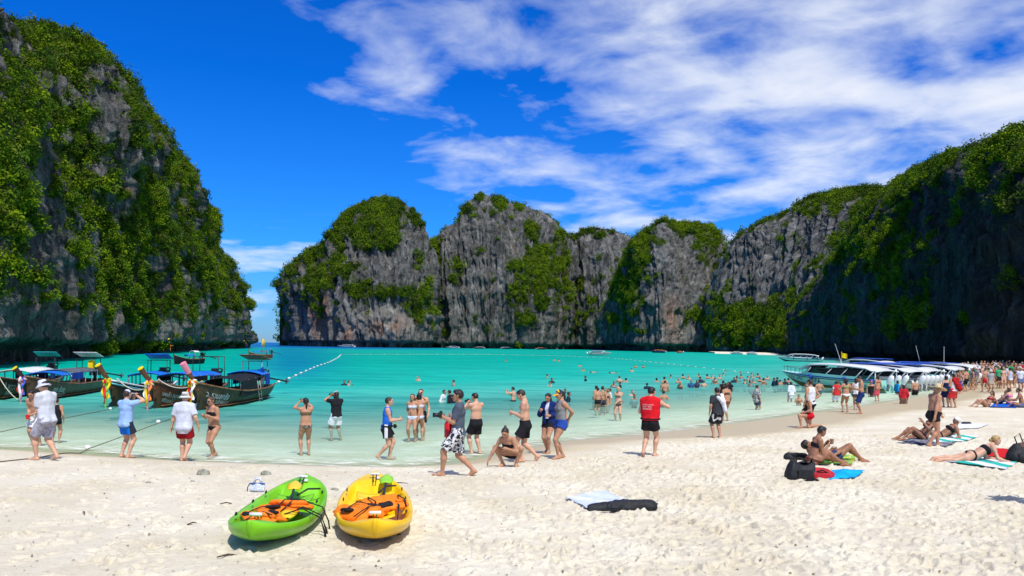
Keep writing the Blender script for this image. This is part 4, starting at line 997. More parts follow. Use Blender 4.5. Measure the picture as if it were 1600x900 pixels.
# ------------------------------------------------------------------ hard-surface mesh helper
class MB:
    def __init__(s): s.V = []; s.Q = []
    def add(s, V, Q):
        n = len(s.V); s.V += [tuple(v) for v in V]; s.Q += [[n + i for i in q] for q in Q]; return s
    def box(s, c, d, rot=None, taper=1.0):
        x, y, z = [k / 2 for k in d]; V = [(-x, -y, -z), (x, -y, -z), (x, y, -z), (-x, y, -z), (-x * taper, -y * taper, z), (x * taper, -y * taper, z), (x * taper, y * taper, z), (-x * taper, y * taper, z)]
        if rot is not None: V = [rot @ np.array(v) for v in V]
        V = [np.array(v) + np.array(c) for v in V]
        return s.add(V, [(0, 3, 2, 1), (4, 5, 6, 7), (0, 1, 5, 4), (1, 2, 6, 5), (2, 3, 7, 6), (3, 0, 4, 7)])
    def tube(s, pts, r, n=8, cap=True, flat=1.0):
        pts = [np.array(p, float) for p in pts]; rr = r if hasattr(r, '__len__') else [r] * len(pts); V = []; up = np.array([0, 0, 1.])
        for i, p in enumerate(pts):
            t = nrmv(pts[min(i + 1, len(pts) - 1)] - pts[max(i - 1, 0)])
            a = np.cross(t, up if abs(t[2]) < .95 else np.array([1., 0, 0])); a = nrmv(a); b = np.cross(t, a)
            V += [p + rr[i] * (math.cos(2 * math.pi * k / n) * a + flat * math.sin(2 * math.pi * k / n) * b) for k in range(n)]
        Q = [(i * n + k, i * n + (k + 1) % n, (i + 1) * n + (k + 1) % n, (i + 1) * n + k) for i in range(len(pts) - 1) for k in range(n)]
        s.add(V, Q)
        if cap: m = len(s.V) - len(V); s.Q += [[m + k for k in range(n)][::-1], [m + (len(pts) - 1) * n + k for k in range(n)]]
        return s
    def grid(s, G, thick=None):
        """G (r,c,3); with a thickness it becomes a closed sheet"""
        G = np.asarray(G, float); r, c = G.shape[:2]; Q = grid_faces(r, c).tolist()
        if thick is None: return s.add(G.reshape(-1, 3), Q)
        nm = np.cross(np.gradient(G, axis=1), np.gradient(G, axis=0)); nm /= np.linalg.norm(nm, axis=-1, keepdims=True) + 1e-9
        lo = G - nm * thick; n = r * c; Q2 = [[n + i for i in q[::-1]] for q in Q]
        ring = [i for i in range(c)] + [i * c + c - 1 for i in range(1, r)] + [(r - 1) * c + i for i in range(c - 2, -1, -1)] + [i * c for i in range(r - 2, 0, -1)]
        E = [(ring[(k + 1) % len(ring)], ring[k], n + ring[k], n + ring[(k + 1) % len(ring)]) for k in range(len(ring))]
        return s.add(np.concatenate([G.reshape(-1, 3), lo.reshape(-1, 3)]), Q + Q2 + E)
    def ball(s, c, r, n=10, m=7, sc=(1, 1, 1)):
        V = [(c[0] + r * sc[0] * math.sin(math.pi * i / m) * math.cos(2 * math.pi * k / n), c[1] + r * sc[1] * math.sin(math.pi * i / m) * math.sin(2 * math.pi * k / n), c[2] + r * sc[2] * math.cos(math.pi * i / m)) for i in range(m + 1) for k in range(n)]
        return s.add(V, [(i * n + k, (i + 1) * n + k, (i + 1) * n + (k + 1) % n, i * n + (k + 1) % n) for i in range(m) for k in range(n)])
    def obj(s, name, mat, parent=None, smooth=False, loc=None):
        me = bpy.data.meshes.new(name); me.from_pydata([tuple(map(float, v)) for v in s.V], [], [list(map(int, q)) for q in s.Q]); me.update()
        if smooth: me.polygons.foreach_set('use_smooth', [True] * len(me.polygons))
        if mat: me.materials.append(mat)
        o = bpy.data.objects.new(name, me); COL.objects.link(o)
        if loc is not None: o.location = loc
        if parent: kid(o, parent)
        return o
    def autosm(s, name, mat, parent=None, deg=40):
        o = s.obj(name, mat, parent, True); o.data.set_sharp_from_angle(angle=R(deg)); return o
def text_mesh(txt, size):
    cu = bpy.data.curves.new('t', 'FONT'); cu.body = txt; cu.size = size; cu.resolution_u = 2; o = bpy.data.objects.new('t', cu); COL.objects.link(o)
    dg = bpy.context.evaluated_depsgraph_get(); me = o.evaluated_get(dg).to_mesh()
    V = np.array([v.co[:] for v in me.vertices]).reshape(-1, 3); Q = [list(p.vertices) for p in me.polygons]
    o.evaluated_get(dg).to_mesh_clear(); bpy.data.objects.remove(o); bpy.data.curves.remove(cu); return V, Q

WOODD = pmat('dark_wood', (0.088, 0.058, 0.027), 0.55, 0.3, col2=(0.042, 0.028, 0.013), scale=3.0, bump=.3, bscale=14)
WOODR = pmat('red_wood', (0.16, 0.066, 0.032), 0.5, 0.35, col2=(0.085, 0.035, 0.018), scale=3.0, bump=.3, bscale=14)
WOODL = pmat('worn_wood', (0.26, 0.13, 0.06), 0.6, 0.25, col2=(0.14, 0.065, 0.03), scale=5.0, bump=.3, bscale=16)
POSTW = pmat('prow_wood', (0.15, 0.062, 0.028), 0.55, 0.3, col2=(0.08, 0.035, 0.018), scale=6.0)
POSTD = pmat('prow_dark', (0.045, 0.026, 0.018), 0.55, 0.3, col2=(0.025, 0.016, 0.012), scale=6.0)
TARPB = pmat('blue_tarp', (0.005, 0.14, 0.62), 0.55, 0.3, var=.18, scale=2.5, bump=.5, bscale=5)
TARPK = pmat('black_tarp', (0.012, 0.013, 0.016), 0.7, 0.2, var=.3, scale=3)
TARPW = pmat('white_tarp', (0.66, 0.67, 0.68), 0.6, 0.2, var=.12, scale=3)
TARPG = pmat('grey_tarp', (0.10, 0.11, 0.13), 0.7, 0.2, var=.2, scale=3)
METAL = pmat('grey_metal', (0.20, 0.21, 0.22), 0.4, 0.5, metal=.6, var=.2, scale=8)
BLACKM = pmat('black_metal', (0.015, 0.015, 0.017), 0.45, 0.4, var=.4, scale=12)
ROPE = pmat('rope', (0.52, 0.47, 0.36), 0.9, 0.1, var=.3, scale=40)
ROPED = pmat('dark_rope', (0.16, 0.14, 0.10), 0.9, 0.1, var=.3, scale=40)
WHITEP = pmat('white_paint', (0.66, 0.66, 0.63), 0.35, 0.4, var=.06, scale=4)
RIB = {k: pmat('ribbon_' + k, c, .7, .2, var=.15, scale=9) for k, c in dict(yellow=(.80, .55, .01), red=(.60, .02, .02), white=(.78, .76, .74), green=(.20, .60, .03), pink=(.75, .22, .30), blue=(.05, .10, .50), orange=(.75, .22, .04)).items()}
BLUEC = pmat('blue_cloth', (0.008, 0.05, 0.33), .8, .2, var=.2, scale=4)
ORANGE = pmat('orange_foam', (0.80, 0.20, 0.012), .7, .2, var=.14, scale=12, bump=.4, bscale=30)

# ------------------------------------------------------------------ long-tail boats (bow = +x, port = +y)
def hull_shape(Ln, bm, prow=1.05):
    def sheer(u): return 0.62 + 0.55 * max(0, (u - .45) / .55) ** 2 * prow + 0.10 * max(0, (.25 - u) / .25) ** 2
    def keel(u): return -0.35 + 0.42 * max(0, (u - .80) / .20) ** 2 + 0.25 * max(0, (.12 - u) / .12) ** 2
    def half(u): return bm / 2 * (max(0, 1 - max(0, (u - .52) / .48) ** 2.1) ** .85 * .985 + .015) * (1 - .30 * max(0, (.35 - u) / .35) ** 1.6)
    def pt(u, t, off=0.0):          # t: 0 keel .. 1 gunwale on the port side
        zk, zs = keel(u), sheer(u); z = zk + (zs - zk) * t
        y = half(u) * (0.30 * t + 0.70 * (1 - (1 - t) ** 2.4)) + off
        x = -Ln / 2 + Ln * (u + .022 * max(0, u - .8) / .2 * (t - .5))
        return np.array([x, y, z])
    return sheer, keel, half, pt
def longtail(px_b, D_b, px_s, D_s, label, hull_m, post_m, canopy=(), post_h=1.7, ribbons=(), wrap=None, text=(), rail=None, gun=None, stern_frame=None, scale=1.0, name='longtail_boat', extras=True, plain=False, textm=None, tip=None):
    Bp = at_depth(px_b, CY, D_b); Sp = at_depth(px_s, CY, D_s)
    b = Vector((Bp.x, D_b, 0)); s_ = Vector((Sp.x, D_s, 0)); d = b - s_; Ln = d.length
    root = empty(name, (b + s_) / 2, math.atan2(d.y, d.x)); root.location.z = 0.0
    tag(root, label, 'boat', 'long-tail boats moored in the bay')
    bm = 1.8 * scale if not plain else Ln * .17
    sheer, keel, half, pt = hull_shape(Ln, bm)
    k = Ln / 12.0
    us = np.linspace(0, 1, 34); ts = np.linspace(0, 1, 9)
    G = np.array([[pt(u, t) for t in ts] for u in us]); Gm = G[:, ::-1] * np.array([1, -1, 1]); A = np.concatenate([Gm, G[:, 1:]], 1)
    h = MB().grid(A)                                    # outside skin
    inn = A.copy(); inn[:, :, 1] *= .93; inn[:, :, 2] = np.maximum(inn[:, :, 2] + .03, .12); h.grid(inn[:, ::-1])
    tr = A[0]; m = len(h.V); h.V += [tuple(v) for v in tr]; h.Q.append([m + i for i in range(len(tr))][::-1])
    h.autosm('hull', hull_m, root, 50)
    g = MB()
    for sg in (1, -1): g.tube([pt(u, 1.0) * np.array([1, sg, 1]) + np.array([0, 0, .02]) for u in us], .055, 6, flat=.8)
    g.obj('gunwale', gun or WOODL, root, True)
    if rail:
        q = MB()
        for sg in (1, -1): q.tube([pt(u, .90, .02) * np.array([1, sg, 1]) for u in us], .035, 5)
        q.obj('painted_stripe', rail, root, True)
    # stem post rising from the bow, leaning forward
    p0 = pt(.985, .75); p0[1] = 0; p1 = p0 + np.array([.40, 0, 1.0 + post_h * .45]) ; p2 = p0 + np.array([.40 + .42 * post_h, 0, 1.0 + post_h])
    if tip is not None: p2 = p0 + np.array(tip); p1 = p0 + np.array(tip) * np.array([.36, .40, .45])
    po = MB().tube([p0 - np.array([.12, 0, .5]), p0, p1, p2], [.09, .10, .085, .11], 10, flat=1.2).autosm('prow', post_m, root)
    if wrap: MB().tube([p1 + (p2 - p1) * .35, p1 + (p2 - p1) * .7, p2 + (p2 - p1) * .01], [.10, .112, .124], 10, flat=1.2).autosm('cloth_wrap', wrap, po)
    MB().tube([p2 - (p2 - p1) * .03, p2 + (p2 - p1) * .03], .115, 10, flat=1.2).autosm('tip_band', RIB['yellow'] if wrap is None else wrap, po)
    for i, cn in enumerate(ribbons):
        base = p1 * .75 + p0 * .25 if not plain else p1; r_ = MB()
        a = np.array([.16 + .03 * (i % 2), (i - len(ribbons) / 2) * .07, .05 * (i % 3)]); ln = .8 + .3 * ((i * 7) % 3)
        sgm = 8; pts = np.array([base + a + np.array([.05 + .07 * math.sin(q * 1.3 + i), .05 * math.sin(q + i * 2), -ln * q / sgm]) for q in range(sgm + 1)])
        w = .032 + .014 * (i % 2); Gd = np.stack([pts + np.array([w * .3, -w, 0]), pts + np.array([0, 0, 0.01]), pts + np.array([-w * .3, w, 0])], 1)
        r_.grid(Gd, .012)
        r_.tube([base + np.array([.12 * math.cos(t_), .15 * math.sin(t_), .05 * i - .12 + .05 * math.sin(2 * t_)]) for t_ in np.linspace(0, 6.283, 11)], .03, 6)
        r_.obj('ribbon', RIB[cn], po, True)
    if not plain:
        # deck boards and benches
        dk = MB(); dk.grid(np.array([[(-Ln / 2 + Ln * u, half(u) * .84 * sg, .10) for sg in (-1, 1)] for u in np.linspace(.05, .93, 12)]), .03); dk.obj('deck', WOODL, root)
        for u in np.linspace(.30, .72, 6): MB().box((-Ln / 2 + Ln * u, 0, .48), (.26, half(u) * 1.8, .05)).obj('bench', WOODL, root)
        MB().grid(np.array([[(-Ln / 2 + Ln * u, half(u) * .93 * sg, sheer(u) - .05) for sg in (-1, 0, 1)] for u in np.linspace(.82, .985, 6)]), .03).obj('foredeck', WOODL, root)
    for c in canopy:
        u0, u1, zc, mat = c['u0'], c['u1'], c.get('z', 1.75), c['mat']; wd = c.get('w', .98)
        uu = np.linspace(u0, u1, 9); ww = np.linspace(-1, 1, 7); sag = c.get('sag', .06)
        G = np.array([[(-Ln / 2 + Ln * u, half(min(max(u, .2), .6)) * wd * w_, zc - .16 * w_ * w_ * c.get('arch', 1.) - sag * math.sin(i * math.pi / 2) ** 2 + c.get('tilt', 0) * (u - u0) / (u1 - u0)) for w_ in ww] for i, u in enumerate(uu)])
        cp = MB().grid(G, .03).obj('canopy', mat, root, True)
        if c.get('side'):
            for sg in c.get('sides', (1, -1)):
                hh = c['side']; a, b2 = c.get('su', (u0, u1))
                Gs = np.array([[(-Ln / 2 + Ln * u, half(min(max(u, .2), .6)) * wd * sg * 1.01, zc - .15 - hh * q + c.get('tilt', 0) * (u - u0) / (u1 - u0)) for q in (0, .5, 1)] for u in np.linspace(a, b2, 8)])
                MB().grid(Gs, .02).obj('side_curtain', c.get('sidem', mat), cp)
        for u in np.linspace(u0 + .01, u1 - .01, c.get('np', 4)):
            for sg in (1, -1):
                MB().tube([(-Ln / 2 + Ln * u, half(u) * .93 * sg, sheer(u) - .1), (-Ln / 2 + Ln * u, half(min(max(u, .2), .6)) * wd * .96 * sg, zc - .12 + c.get('tilt', 0) * (u - u0) / (u1 - u0))], .028, 6).obj('canopy_post', c.get('post', METAL), root, True)
    if stern_frame:
        x = -Ln / 2 + Ln * .10; zt = stern_frame.get('z', 2.9); w_ = stern_frame.get('w', .75); x2 = x + stern_frame.get('d', 1.3)
        for xx in (x, x2):
            MB().tube([(xx, -w_, .6), (xx, -w_, zt), (xx, w_, zt), (xx, w_, .6)], .03, 6).obj('shade_frame', BLACKM if stern_frame.get('dark', True) else METAL, root, True)
        if stern_frame.get('mat'):
            G = np.array([[(x - .25 + (x2 - x + .5) * a, (-w_ - .12) + 2 * (w_ + .12) * b_, zt + .05 + .28 * a) for b_ in np.linspace(0, 1, 4)] for a in np.linspace(0, 1, 6)]); MB().grid(G, .03).obj('shade_roof', stern_frame['mat'], root, True)
        if stern_frame.get('flag'):
            fl = MB().tube([(x2, w_, zt - .1), (x2, w_, zt + 1.25)], .022, 6).obj('flag_pole', METAL, root, True)
            MB().grid(np.array([[(x2 - .02 - .55 * q, w_ + .06 * math.sin(q * 6), zt + 1.2 - .38 * p_ - .10 * q) for p_ in (0, .5, 1)] for q in np.linspace(0, 1, 6)]), .008).obj('flag', RIB['yellow'], fl, True)
    # car engine on a pivot and the long propeller shaft
    xs = -Ln / 2 + .4 * k
    e = MB(); e.box((xs, 0, sheer(0) + .42), (.85 * k, .42, .46)); e.box((xs + .1, 0, sheer(0) + .72), (.5 * k, .30, .18)); e.tube([(xs - .2, .25, sheer(0) + .55), (xs - .2, .32, sheer(0) + .75), (xs + .4, .34, sheer(0) + .8)], .045, 6)
    e.tube([(xs, 0, sheer(0) - .1), (xs, 0, sheer(0) + .3)], .08, 6); e.tube([(xs + .3, 0, sheer(0) + .5), (xs + 1.5 * k, .1, sheer(0) + .75)], .022, 6)
    eo = e.obj('engine', BLACKM, root)
    t = MB().tube([(xs - .3, 0, sheer(0) + .4), (xs - 4.6 * k, .35, sheer(0) + .02)], .05, 7).obj('tail_shaft', BLACKM, eo, True)
    MB().box((xs - 4.65 * k, .35, sheer(0) + .02), (.06, .34, .10)).box((xs - 4.65 * k, .35, sheer(0) + .02), (.06, .10, .34)).obj('propeller', METAL, eo)
    for (tx, u0, t0, size, it) in text:
        V, Q = text_mesh(tx, size); V = V.copy()
        if len(V):
            uu = u0 - (V[:, 0] + it * V[:, 1]) / Ln; W = np.array([pt(u, min(.995, t0 + y / (sheer(u) - keel(u))), .025) for u, y in zip(uu, V[:, 1])])
            MB().add(W, Q).obj('lettering', textm or WHITEP, root)
    return root, pt, Ln

R1 = longtail(308, 36.0, 412, 45.5, 'dark long-tail boat with pink wrapped prow, nearest of the moored row', WOODD, POSTW,
     canopy=(dict(u0=.30, u1=.66, z=1.42, mat=TARPK, side=.75, su=(.40, .66), sidem=TARPK, sag=.02, tilt=-.15), dict(u0=.16, u1=.34, z=1.52, mat=TARPB, side=.55, su=(.17, .25), sidem=BLUEC)),
     ribbons=('yellow', 'red', 'yellow', 'white'), wrap=RIB['pink'], text=(('ว. รวมลูกชัย', .95, .60, .36, .18), ('โชคเสริมทรัพย์ มา', .93, .42, .24, .18)),
     stern_frame=dict(z=2.0, w=.5, d=1.0, mat=WOODL, flag=True, dark=False), tip=(.55, -.42, 1.18))
R2 = longtail(240, 36.6, 340, 46.5, 'red brown long-tail boat with blue awning and bare wooden prow', WOODR, POSTW,
     canopy=(dict(u0=.38, u1=.70, z=1.46, mat=TARPB, side=.25, su=(.5, .7), sidem=TARPK, tilt=.02), dict(u0=.20, u1=.39, z=1.42, mat=TARPB)),
     ribbons=('white', 'yellow', 'pink', 'orange'), text=(('นพเก้า สมุทรชัย', .95, .58, .26, .1), ('ศรีทองใบ', .945, .36, .26, .1)), stern_frame=dict(z=2.2, w=.66, d=1.2), tip=(.5, -.40, .92))
R3 = longtail(175, 37.2, 258, 47, 'dark long-tail boat with pale blue stripe and bright green garland', WOODD, POSTW,
     canopy=(dict(u0=.2, u1=.42, z=1.35, mat=TARPB),), ribbons=('yellow', 'red', 'green', 'yellow'), rail=pmat('aqua_paint', (.18, .55, .68), .5, .3, var=.1), gun=TARPW, stern_frame=dict(z=1.95, w=.5, d=.7, mat=TARPB), tip=(.5, -.46, 1.02))
R4 = longtail(42, 40, 152, 50, 'long-tail boat with dark bow and grey awning, moored behind the man in the white hat', WOODR, POSTD,
     canopy=(dict(u0=.24, u1=.66, z=1.42, mat=TARPG, side=.35, su=(.5, .66), sidem=BLUEC, post=WHITEP, np=5), dict(u0=.66, u1=.80, z=1.35, mat=TARPB)), ribbons=('red', 'white', 'pink', 'blue'),
     text=(('กก ก้อย', .82, .60, .34, .15), ('ฉลองชัย', .80, .36, .34, .15)), stern_frame=dict(z=1.95, w=.5, d=.9, mat=TARPW), tip=(.4, -.42, .74))
R5 = longtail(-12, 40, 84, 53, 'black hulled long-tail boat with white awning, farthest left of the moored row', WOODD, POSTD,
     canopy=(dict(u0=.30, u1=.72, z=1.38, mat=TARPW, side=.5, su=(.3, .4), sidem=BLUEC),), ribbons=('orange', 'yellow', 'pink', 'blue'), text=(('3 พาวา', .93, .60, .44, .12), ('ภูเก็ต', .91, .36, .34, .12)), stern_frame=dict(z=1.9, w=.5, d=.9, mat=pmat('aqua_tarp', (.03, .35, .38), .6, .2)), tip=(.4, -.40, .80))
# yellow jerry can, ladder and clothes on the boats: parts of their boats
MB().box((-R4[2] * .5 + R4[2] * .16, .2, 1.55), (.34, .26, .5)).box((-R4[2] * .5 + R4[2] * .16, .2, 1.84), (.10, .10, .08)).obj('fuel_can', RIB['yellow'], R4[0])
lad = MB(); q0 = R1[1](.40, 1.0) + np.array([0, .02, .45]); q1 = R1[1](.34, .05) + np.array([-.3, .75, -.1])
for o_ in (-.2, .2): lad.tube([q0 + np.array([o_, 0, 0]), q1 + np.array([o_, 0, 0])], .03, 6)
for f_ in np.linspace(.15, .95, 6): p_ = q0 + (q1 - q0) * f_; lad.tube([p_ - np.array([.2, 0, 0]), p_ + np.array([.2, 0, 0])], .022, 6)
lad.obj('boarding_ladder', pmat('grey_wood', (.32, .30, .26), .7, .2, var=.2), R1[0], True)
tz = MB()
for k_ in range(5): tz.box((-R1[2] * .5 + R1[2] * (.205 + .012 * k_), .62, 1.35 - .05 * (k_ % 2)), (.10, .05, .55 + .1 * (k_ % 3)))
tz.obj('hanging_clothes', BLUEC, R1[0])
# far long-tails
longtail(272, 108, 318, 113, 'small black long-tail boat with white roof floating under the left headland', TARPK, POSTD, canopy=(dict(u0=.22, u1=.40, z=1.75, mat=TARPW, np=2), dict(u0=.40, u1=.6, z=1.25, mat=TARPB, np=2)), ribbons=('orange',), post_h=1.4, plain=True)
longtail(389, 158, 426, 160, 'small long-tail boat under a blue tarpaulin at the mouth of the bay', WOODR, POSTW, canopy=(dict(u0=.25, u1=.55, z=1.35, mat=TARPG, np=2), dict(u0=.1, u1=.25, z=1.9, mat=TARPB, np=2), dict(u0=.56, u1=.8, z=1.3, mat=TARPB, np=2)), ribbons=('blue',), post_h=1.4, plain=True)

# ------------------------------------------------------------------ speedboats
AQUA = pmat('aqua_gelcoat', (0.30, 0.66, 0.59), 0.25, 0.5, var=.06, scale=.6)
GELW = pmat('white_gelcoat', (0.74, 0.76, 0.76), 0.25, 0.5, var=.05, scale=.6)
NAVY = pmat('navy_stripe', (0.012, 0.02, 0.06), 0.3, 0.5); YELS = pmat('yellow_antifoul', (0.30, 0.27, 0.03), 0.5, 0.3, var=.3, scale=2); REDS = pmat('red_antifoul', (0.30, 0.07, 0.03), 0.5, 0.3, var=.3, scale=2)
GLASS = pmat('tinted_glass', (0.012, 0.016, 0.02), 0.08, 0.6); BLUEP = pmat('blue_paint', (0.01, 0.07, 0.42), .5, .3, var=.1)
def speedboat(loc, head, Ln, label, hull_m=AQUA, low=YELS, motors=3, mast=0, roofm=GELW, text=(), flag=False, toppers=True, blueroof=False, name='speedboat', group='speedboats moored stern to the beach'):
    root = empty(name, (loc[0], loc[1], 0.0), head); tag(root, label, 'boat', group)
    k = Ln / 13.0; bw = 1.55 * (k ** .5)
    def sheer(u): return (.88 + .44 * u ** 1.6) * k ** .5
    def half(u): return bw * (1 - max(0, (u - .45) / .55) ** 2.3) ** .8 if u < 1 else .02
    def sec(u, t, off=0):
        zk = -.35 + 1.55 * max(0, (u - .62) / .38) ** 2.2 * k ** .5; zs = sheer(u); z = zk + (zs - zk) * t
        y = max(half(u), .02) * (t ** .55 if t < .42 else (.62 + .38 * (t - .42) / .58)) + off
        return np.array([-Ln / 2 + Ln * (u + .03 * t * max(0, (u - .8) / .2)), y, z])
    us = np.linspace(0, 1, 30); ts = np.linspace(0, 1, 11)
    def shell(t0, t1, off, n=6):
        G = np.array([[sec(u, t, off) for t in np.linspace(t0, t1, n)] for u in us]); return G
    G = shell(0, 1, 0, 11); A = np.concatenate([G[:, ::-1] * np.array([1, -1, 1]), G[:, 1:]], 1)
    h = MB().grid(A); m = len(h.V); h.V += [tuple(v) for v in A[0]]; h.Q.append([m + i for i in range(A.shape[1])][::-1])
    dk = np.array([[(-Ln / 2 + Ln * u * 1.02, max(half(u), .02) * w * .98, sheer(u) - .03 + .10 * (1 - w * w) * (u > .5)) for w in (-1, -.5, 0, .5, 1)] for u in us]); h.grid(dk)
    h.autosm('hull', hull_m, root, 45)
    for t0, t1, off, mt, nm in ((.02, .36, .012, low, 'antifouling'), (.37, .42, .02, NAVY, 'waterline_stripe'), (.80, .86, .015, NAVY, 'sheer_stripe'), (.90, .97, .03, BLUEP if hull_m is AQUA else NAVY, 'rubbing_strake')):
        q = MB()
        for sg in (1, -1):
            g_ = shell(t0, t1, off, 3) * np.array([1, sg, 1]); q.grid(g_ if sg < 0 else g_[:, ::-1])
        q.obj(nm, mt, root, True)
    # long hard top over dark glazing with raking frames
    zt = 1.78 * k ** .5
    rt = np.array([[(-Ln / 2 + Ln * u, bw * .93 * w * (1 - .25 * max(0, (u - .62) / .14)), zt + .30 * math.sin(max(0, min(1, (u - .02) / .74)) * 2.5) - .12 * (u < .12) - .10 * w * w - .35 * max(0, (u - .66) / .10) ** 2) for w in np.linspace(-1, 1, 7)] for u in np.linspace(.03, .76, 16)])
    ro = MB().grid(rt, .07).autosm('hard_top', roofm, root)
    if blueroof: MB().grid(np.array([[(-Ln / 2 + Ln * u, bw * .7 * w, zt + .42 - .05 * w * w) for w in (-1, 0, 1)] for u in np.linspace(.12, .62, 5)]), .05).obj('roof_cover', BLUEP, ro)
    gl = MB()
    for sg in (1, -1):
        for (a, b) in ((.50, .655), (.36, .485), (.225, .345)):
            P4 = [(-Ln / 2 + Ln * (a - .01), bw * .93 * sg, sheer(a) + .20), (-Ln / 2 + Ln * (b + .05), half(b + .05) * .90 * sg, sheer(b) + .17), (-Ln / 2 + Ln * (b - .05), bw * .86 * sg, zt - .02), (-Ln / 2 + Ln * (a - .08), bw * .90 * sg, zt - .02)]
            g_ = np.array([[P4[0], P4[1]], [P4[3], P4[2]]]); pn = MB().grid(g_ if sg > 0 else g_[:, ::-1], .03).obj('side_window', GLASS, root)
    cm_ = MB()
    for sg in (1, -1):
        g_ = np.array([[(-Ln / 2 + Ln * u, (half(u) * .95 if u > .5 else bw * .95) * sg, sheer(u) - .02 + dz) for dz in (0, .20)] for u in np.linspace(.20, .72, 9)]); cm_.grid(g_ if sg < 0 else g_[:, ::-1], .05)
    cm_.obj('coaming', hull_m, root)
    P4 = [(-Ln / 2 + Ln * .735, -half(.735) * .62, sheer(.735) + .06), (-Ln / 2 + Ln * .735, half(.735) * .62, sheer(.735) + .06), (-Ln / 2 + Ln * .64, bw * .78, zt + .12), (-Ln / 2 + Ln * .64, -bw * .78, zt + .12)]
    MB().grid(np.array([[P4[0], P4[1]], [P4[3], P4[2]]]), .03).obj('windscreen', GLASS, root)
    for u in (.70, .50, .36, .225, .12, .045):
        for sg in (1, -1): MB().tube([(-Ln / 2 + Ln * u, half(u) * .93 * sg, sheer(u) - .05), (-Ln / 2 + Ln * (u - .075 if u > .1 else u), bw * .88 * sg, zt)], .045, 6).obj('roof_post', GELW, root, True)
    for y in np.linspace(-.42, .42, motors) * bw * 1.5 if motors > 1 else [0]:
        mo = MB(); mo.tube([(-Ln / 2 - .30, y, .0), (-Ln / 2 - .42, y, .55)], [.07, .11], 8, flat=1.6); mo.obj('outboard_leg', METAL, root, True)
        co = MB(); co.tube([(-Ln / 2 - .34, y, .52), (-Ln / 2 - .42, y, .68), (-Ln / 2 - .66, y, 1.02), (-Ln / 2 - .74, y, 1.14)], [.12, .17, .16, .07], 10, flat=1.3); co.autosm('outboard_cowl', GELW, root, 60)
    rl = MB()
    for sg in (1, -1):
        rl.tube([(-Ln / 2 + Ln * u * 1.01, half(u) * .9 * sg, sheer(u) + .42) for u in np.linspace(.74, .985, 8)], .022, 5)
        for u in np.linspace(.75, .97, 5): rl.tube([(-Ln / 2 + Ln * u * 1.01, half(u) * .92 * sg, sheer(u)), (-Ln / 2 + Ln * u * 1.01, half(u) * .9 * sg, sheer(u) + .42)], .018, 5)
    rl.obj('bow_rail', METAL, root, True)
    if mast: MB().tube([(-Ln / 2 + Ln * .40, .3, zt + .1), (-Ln / 2 + Ln * .40 - .3, .3 - mast, zt + 1.9)], [.022, .010], 6).obj('antenna', GELW, ro, True)
    if flag: MB().tube([(-Ln / 2 + Ln * .45, -.2, zt), (-Ln / 2 + Ln * .45, -.2, zt + 1.3)], .02, 5).grid(np.array([[(-Ln / 2 + Ln * .45 - .5 * a, -.2 + .06 * math.sin(a * 6), zt + 1.2 - .38 * b - .1 * a) for b in (0, 1)] for a in np.linspace(0, 1, 5)]), .01).obj('flag', RIB['yellow'], ro)
    for u in (.62, .30, .06):
        MB().tube([sec(u, 1.0, .10) + np.array([0, 0, .05]), sec(u, .72, .16)], [.11, .11], 8).obj('fender', BLUEP, root, True)
    for (tx, u0, t0, size, sl) in text:
        V, Q = text_mesh(tx, size); W = np.array([sec(min(.99, u0 - (x + sl * y) / Ln), min(.99, t0 + y / 1.9), .03) * np.array([1, 1, 1]) for x, y in V[:, :2]])
        if len(W): MB().add(W, Q).obj('lettering', NAVY, root)
    return root
def heading(dx, dy): return math.atan2(dy, dx)
sx, sy = 26.9, 62.0
dX, dY = -.50, .866
def sb(stx, sty, Ln, label, dx=dX, dy=dY, **kw):
    n = math.hypot(dx, dy); return speedboat((stx + dx / n * Ln / 2, sty + dy / n * Ln / 2), heading(dx, dy), Ln, label, **kw)
sb(28.3, 62.0, 10.2, 'aqua speedboat with dark windows and yellow waterline, first of the moored row', flag=True, mast=-1.3, text=(('Lao alla', .90, .60, .55, .15), ('L. SAMARON', .42, .50, .5, .1), ('W', .62, .55, .7, .0)))
sb(31.2, 63.2, 9.6, 'white speedboat half hidden behind the first aqua speedboat, outboard motors showing', hull_m=GELW, low=REDS, motors=4, blueroof=True)
sb(34.0, 66.0, 9.6, 'white speedboat in the middle of the moored row with tall aerial', hull_m=GELW, low=REDS, blueroof=True, motors=3)
sb(38.8, 71.0, 10.0, 'aqua speedboat with red waterline, farther along the moored row', low=REDS, mast=-1.2, blueroof=True)
sb(44.5, 78.0, 10.0, 'pale tour boat with open sides and white roof at the beach end of the row', hull_m=GELW, low=AQUA, motors=2, mast=-.5)
sb(76.0, 205.0, 10.0, 'small white speedboat moored beyond the aqua speedboat', hull_m=GELW, low=NAVY, dx=-.8, dy=.3, motors=2)
sb(46.0, 100.0, 10.0, 'white speedboat with blue roof cover behind the moored row', hull_m=GELW, low=NAVY, dx=-.3, motors=2, blueroof=True)
def farboat(px, D, Ln, hx, hy, label, **kw):
    q = at_depth(px, CY, D); return speedboat((q.x, D), heading(hx, hy), Ln, label, mast=kw.pop('mast', 0), group='boats anchored across the bay', **kw)
farboat(541, 640, 13, -1, .15, 'white tour boat anchored below the grey dome', hull_m=GELW, low=NAVY)
farboat(707, 700, 11, -1, -.5, 'small white boat anchored in front of the gap between far cliffs', hull_m=GELW, low=NAVY, blueroof=True)
farboat(937, 285, 7.5, 1, -.25, 'white speedboat with blue awning crossing the open bay', hull_m=GELW, low=GELW, blueroof=True, motors=1)
farboat(748, 690, 9, -1, .2, 'low boat with red hull at the foot of the far grey cliff', hull_m=REDS, low=NAVY, motors=1)
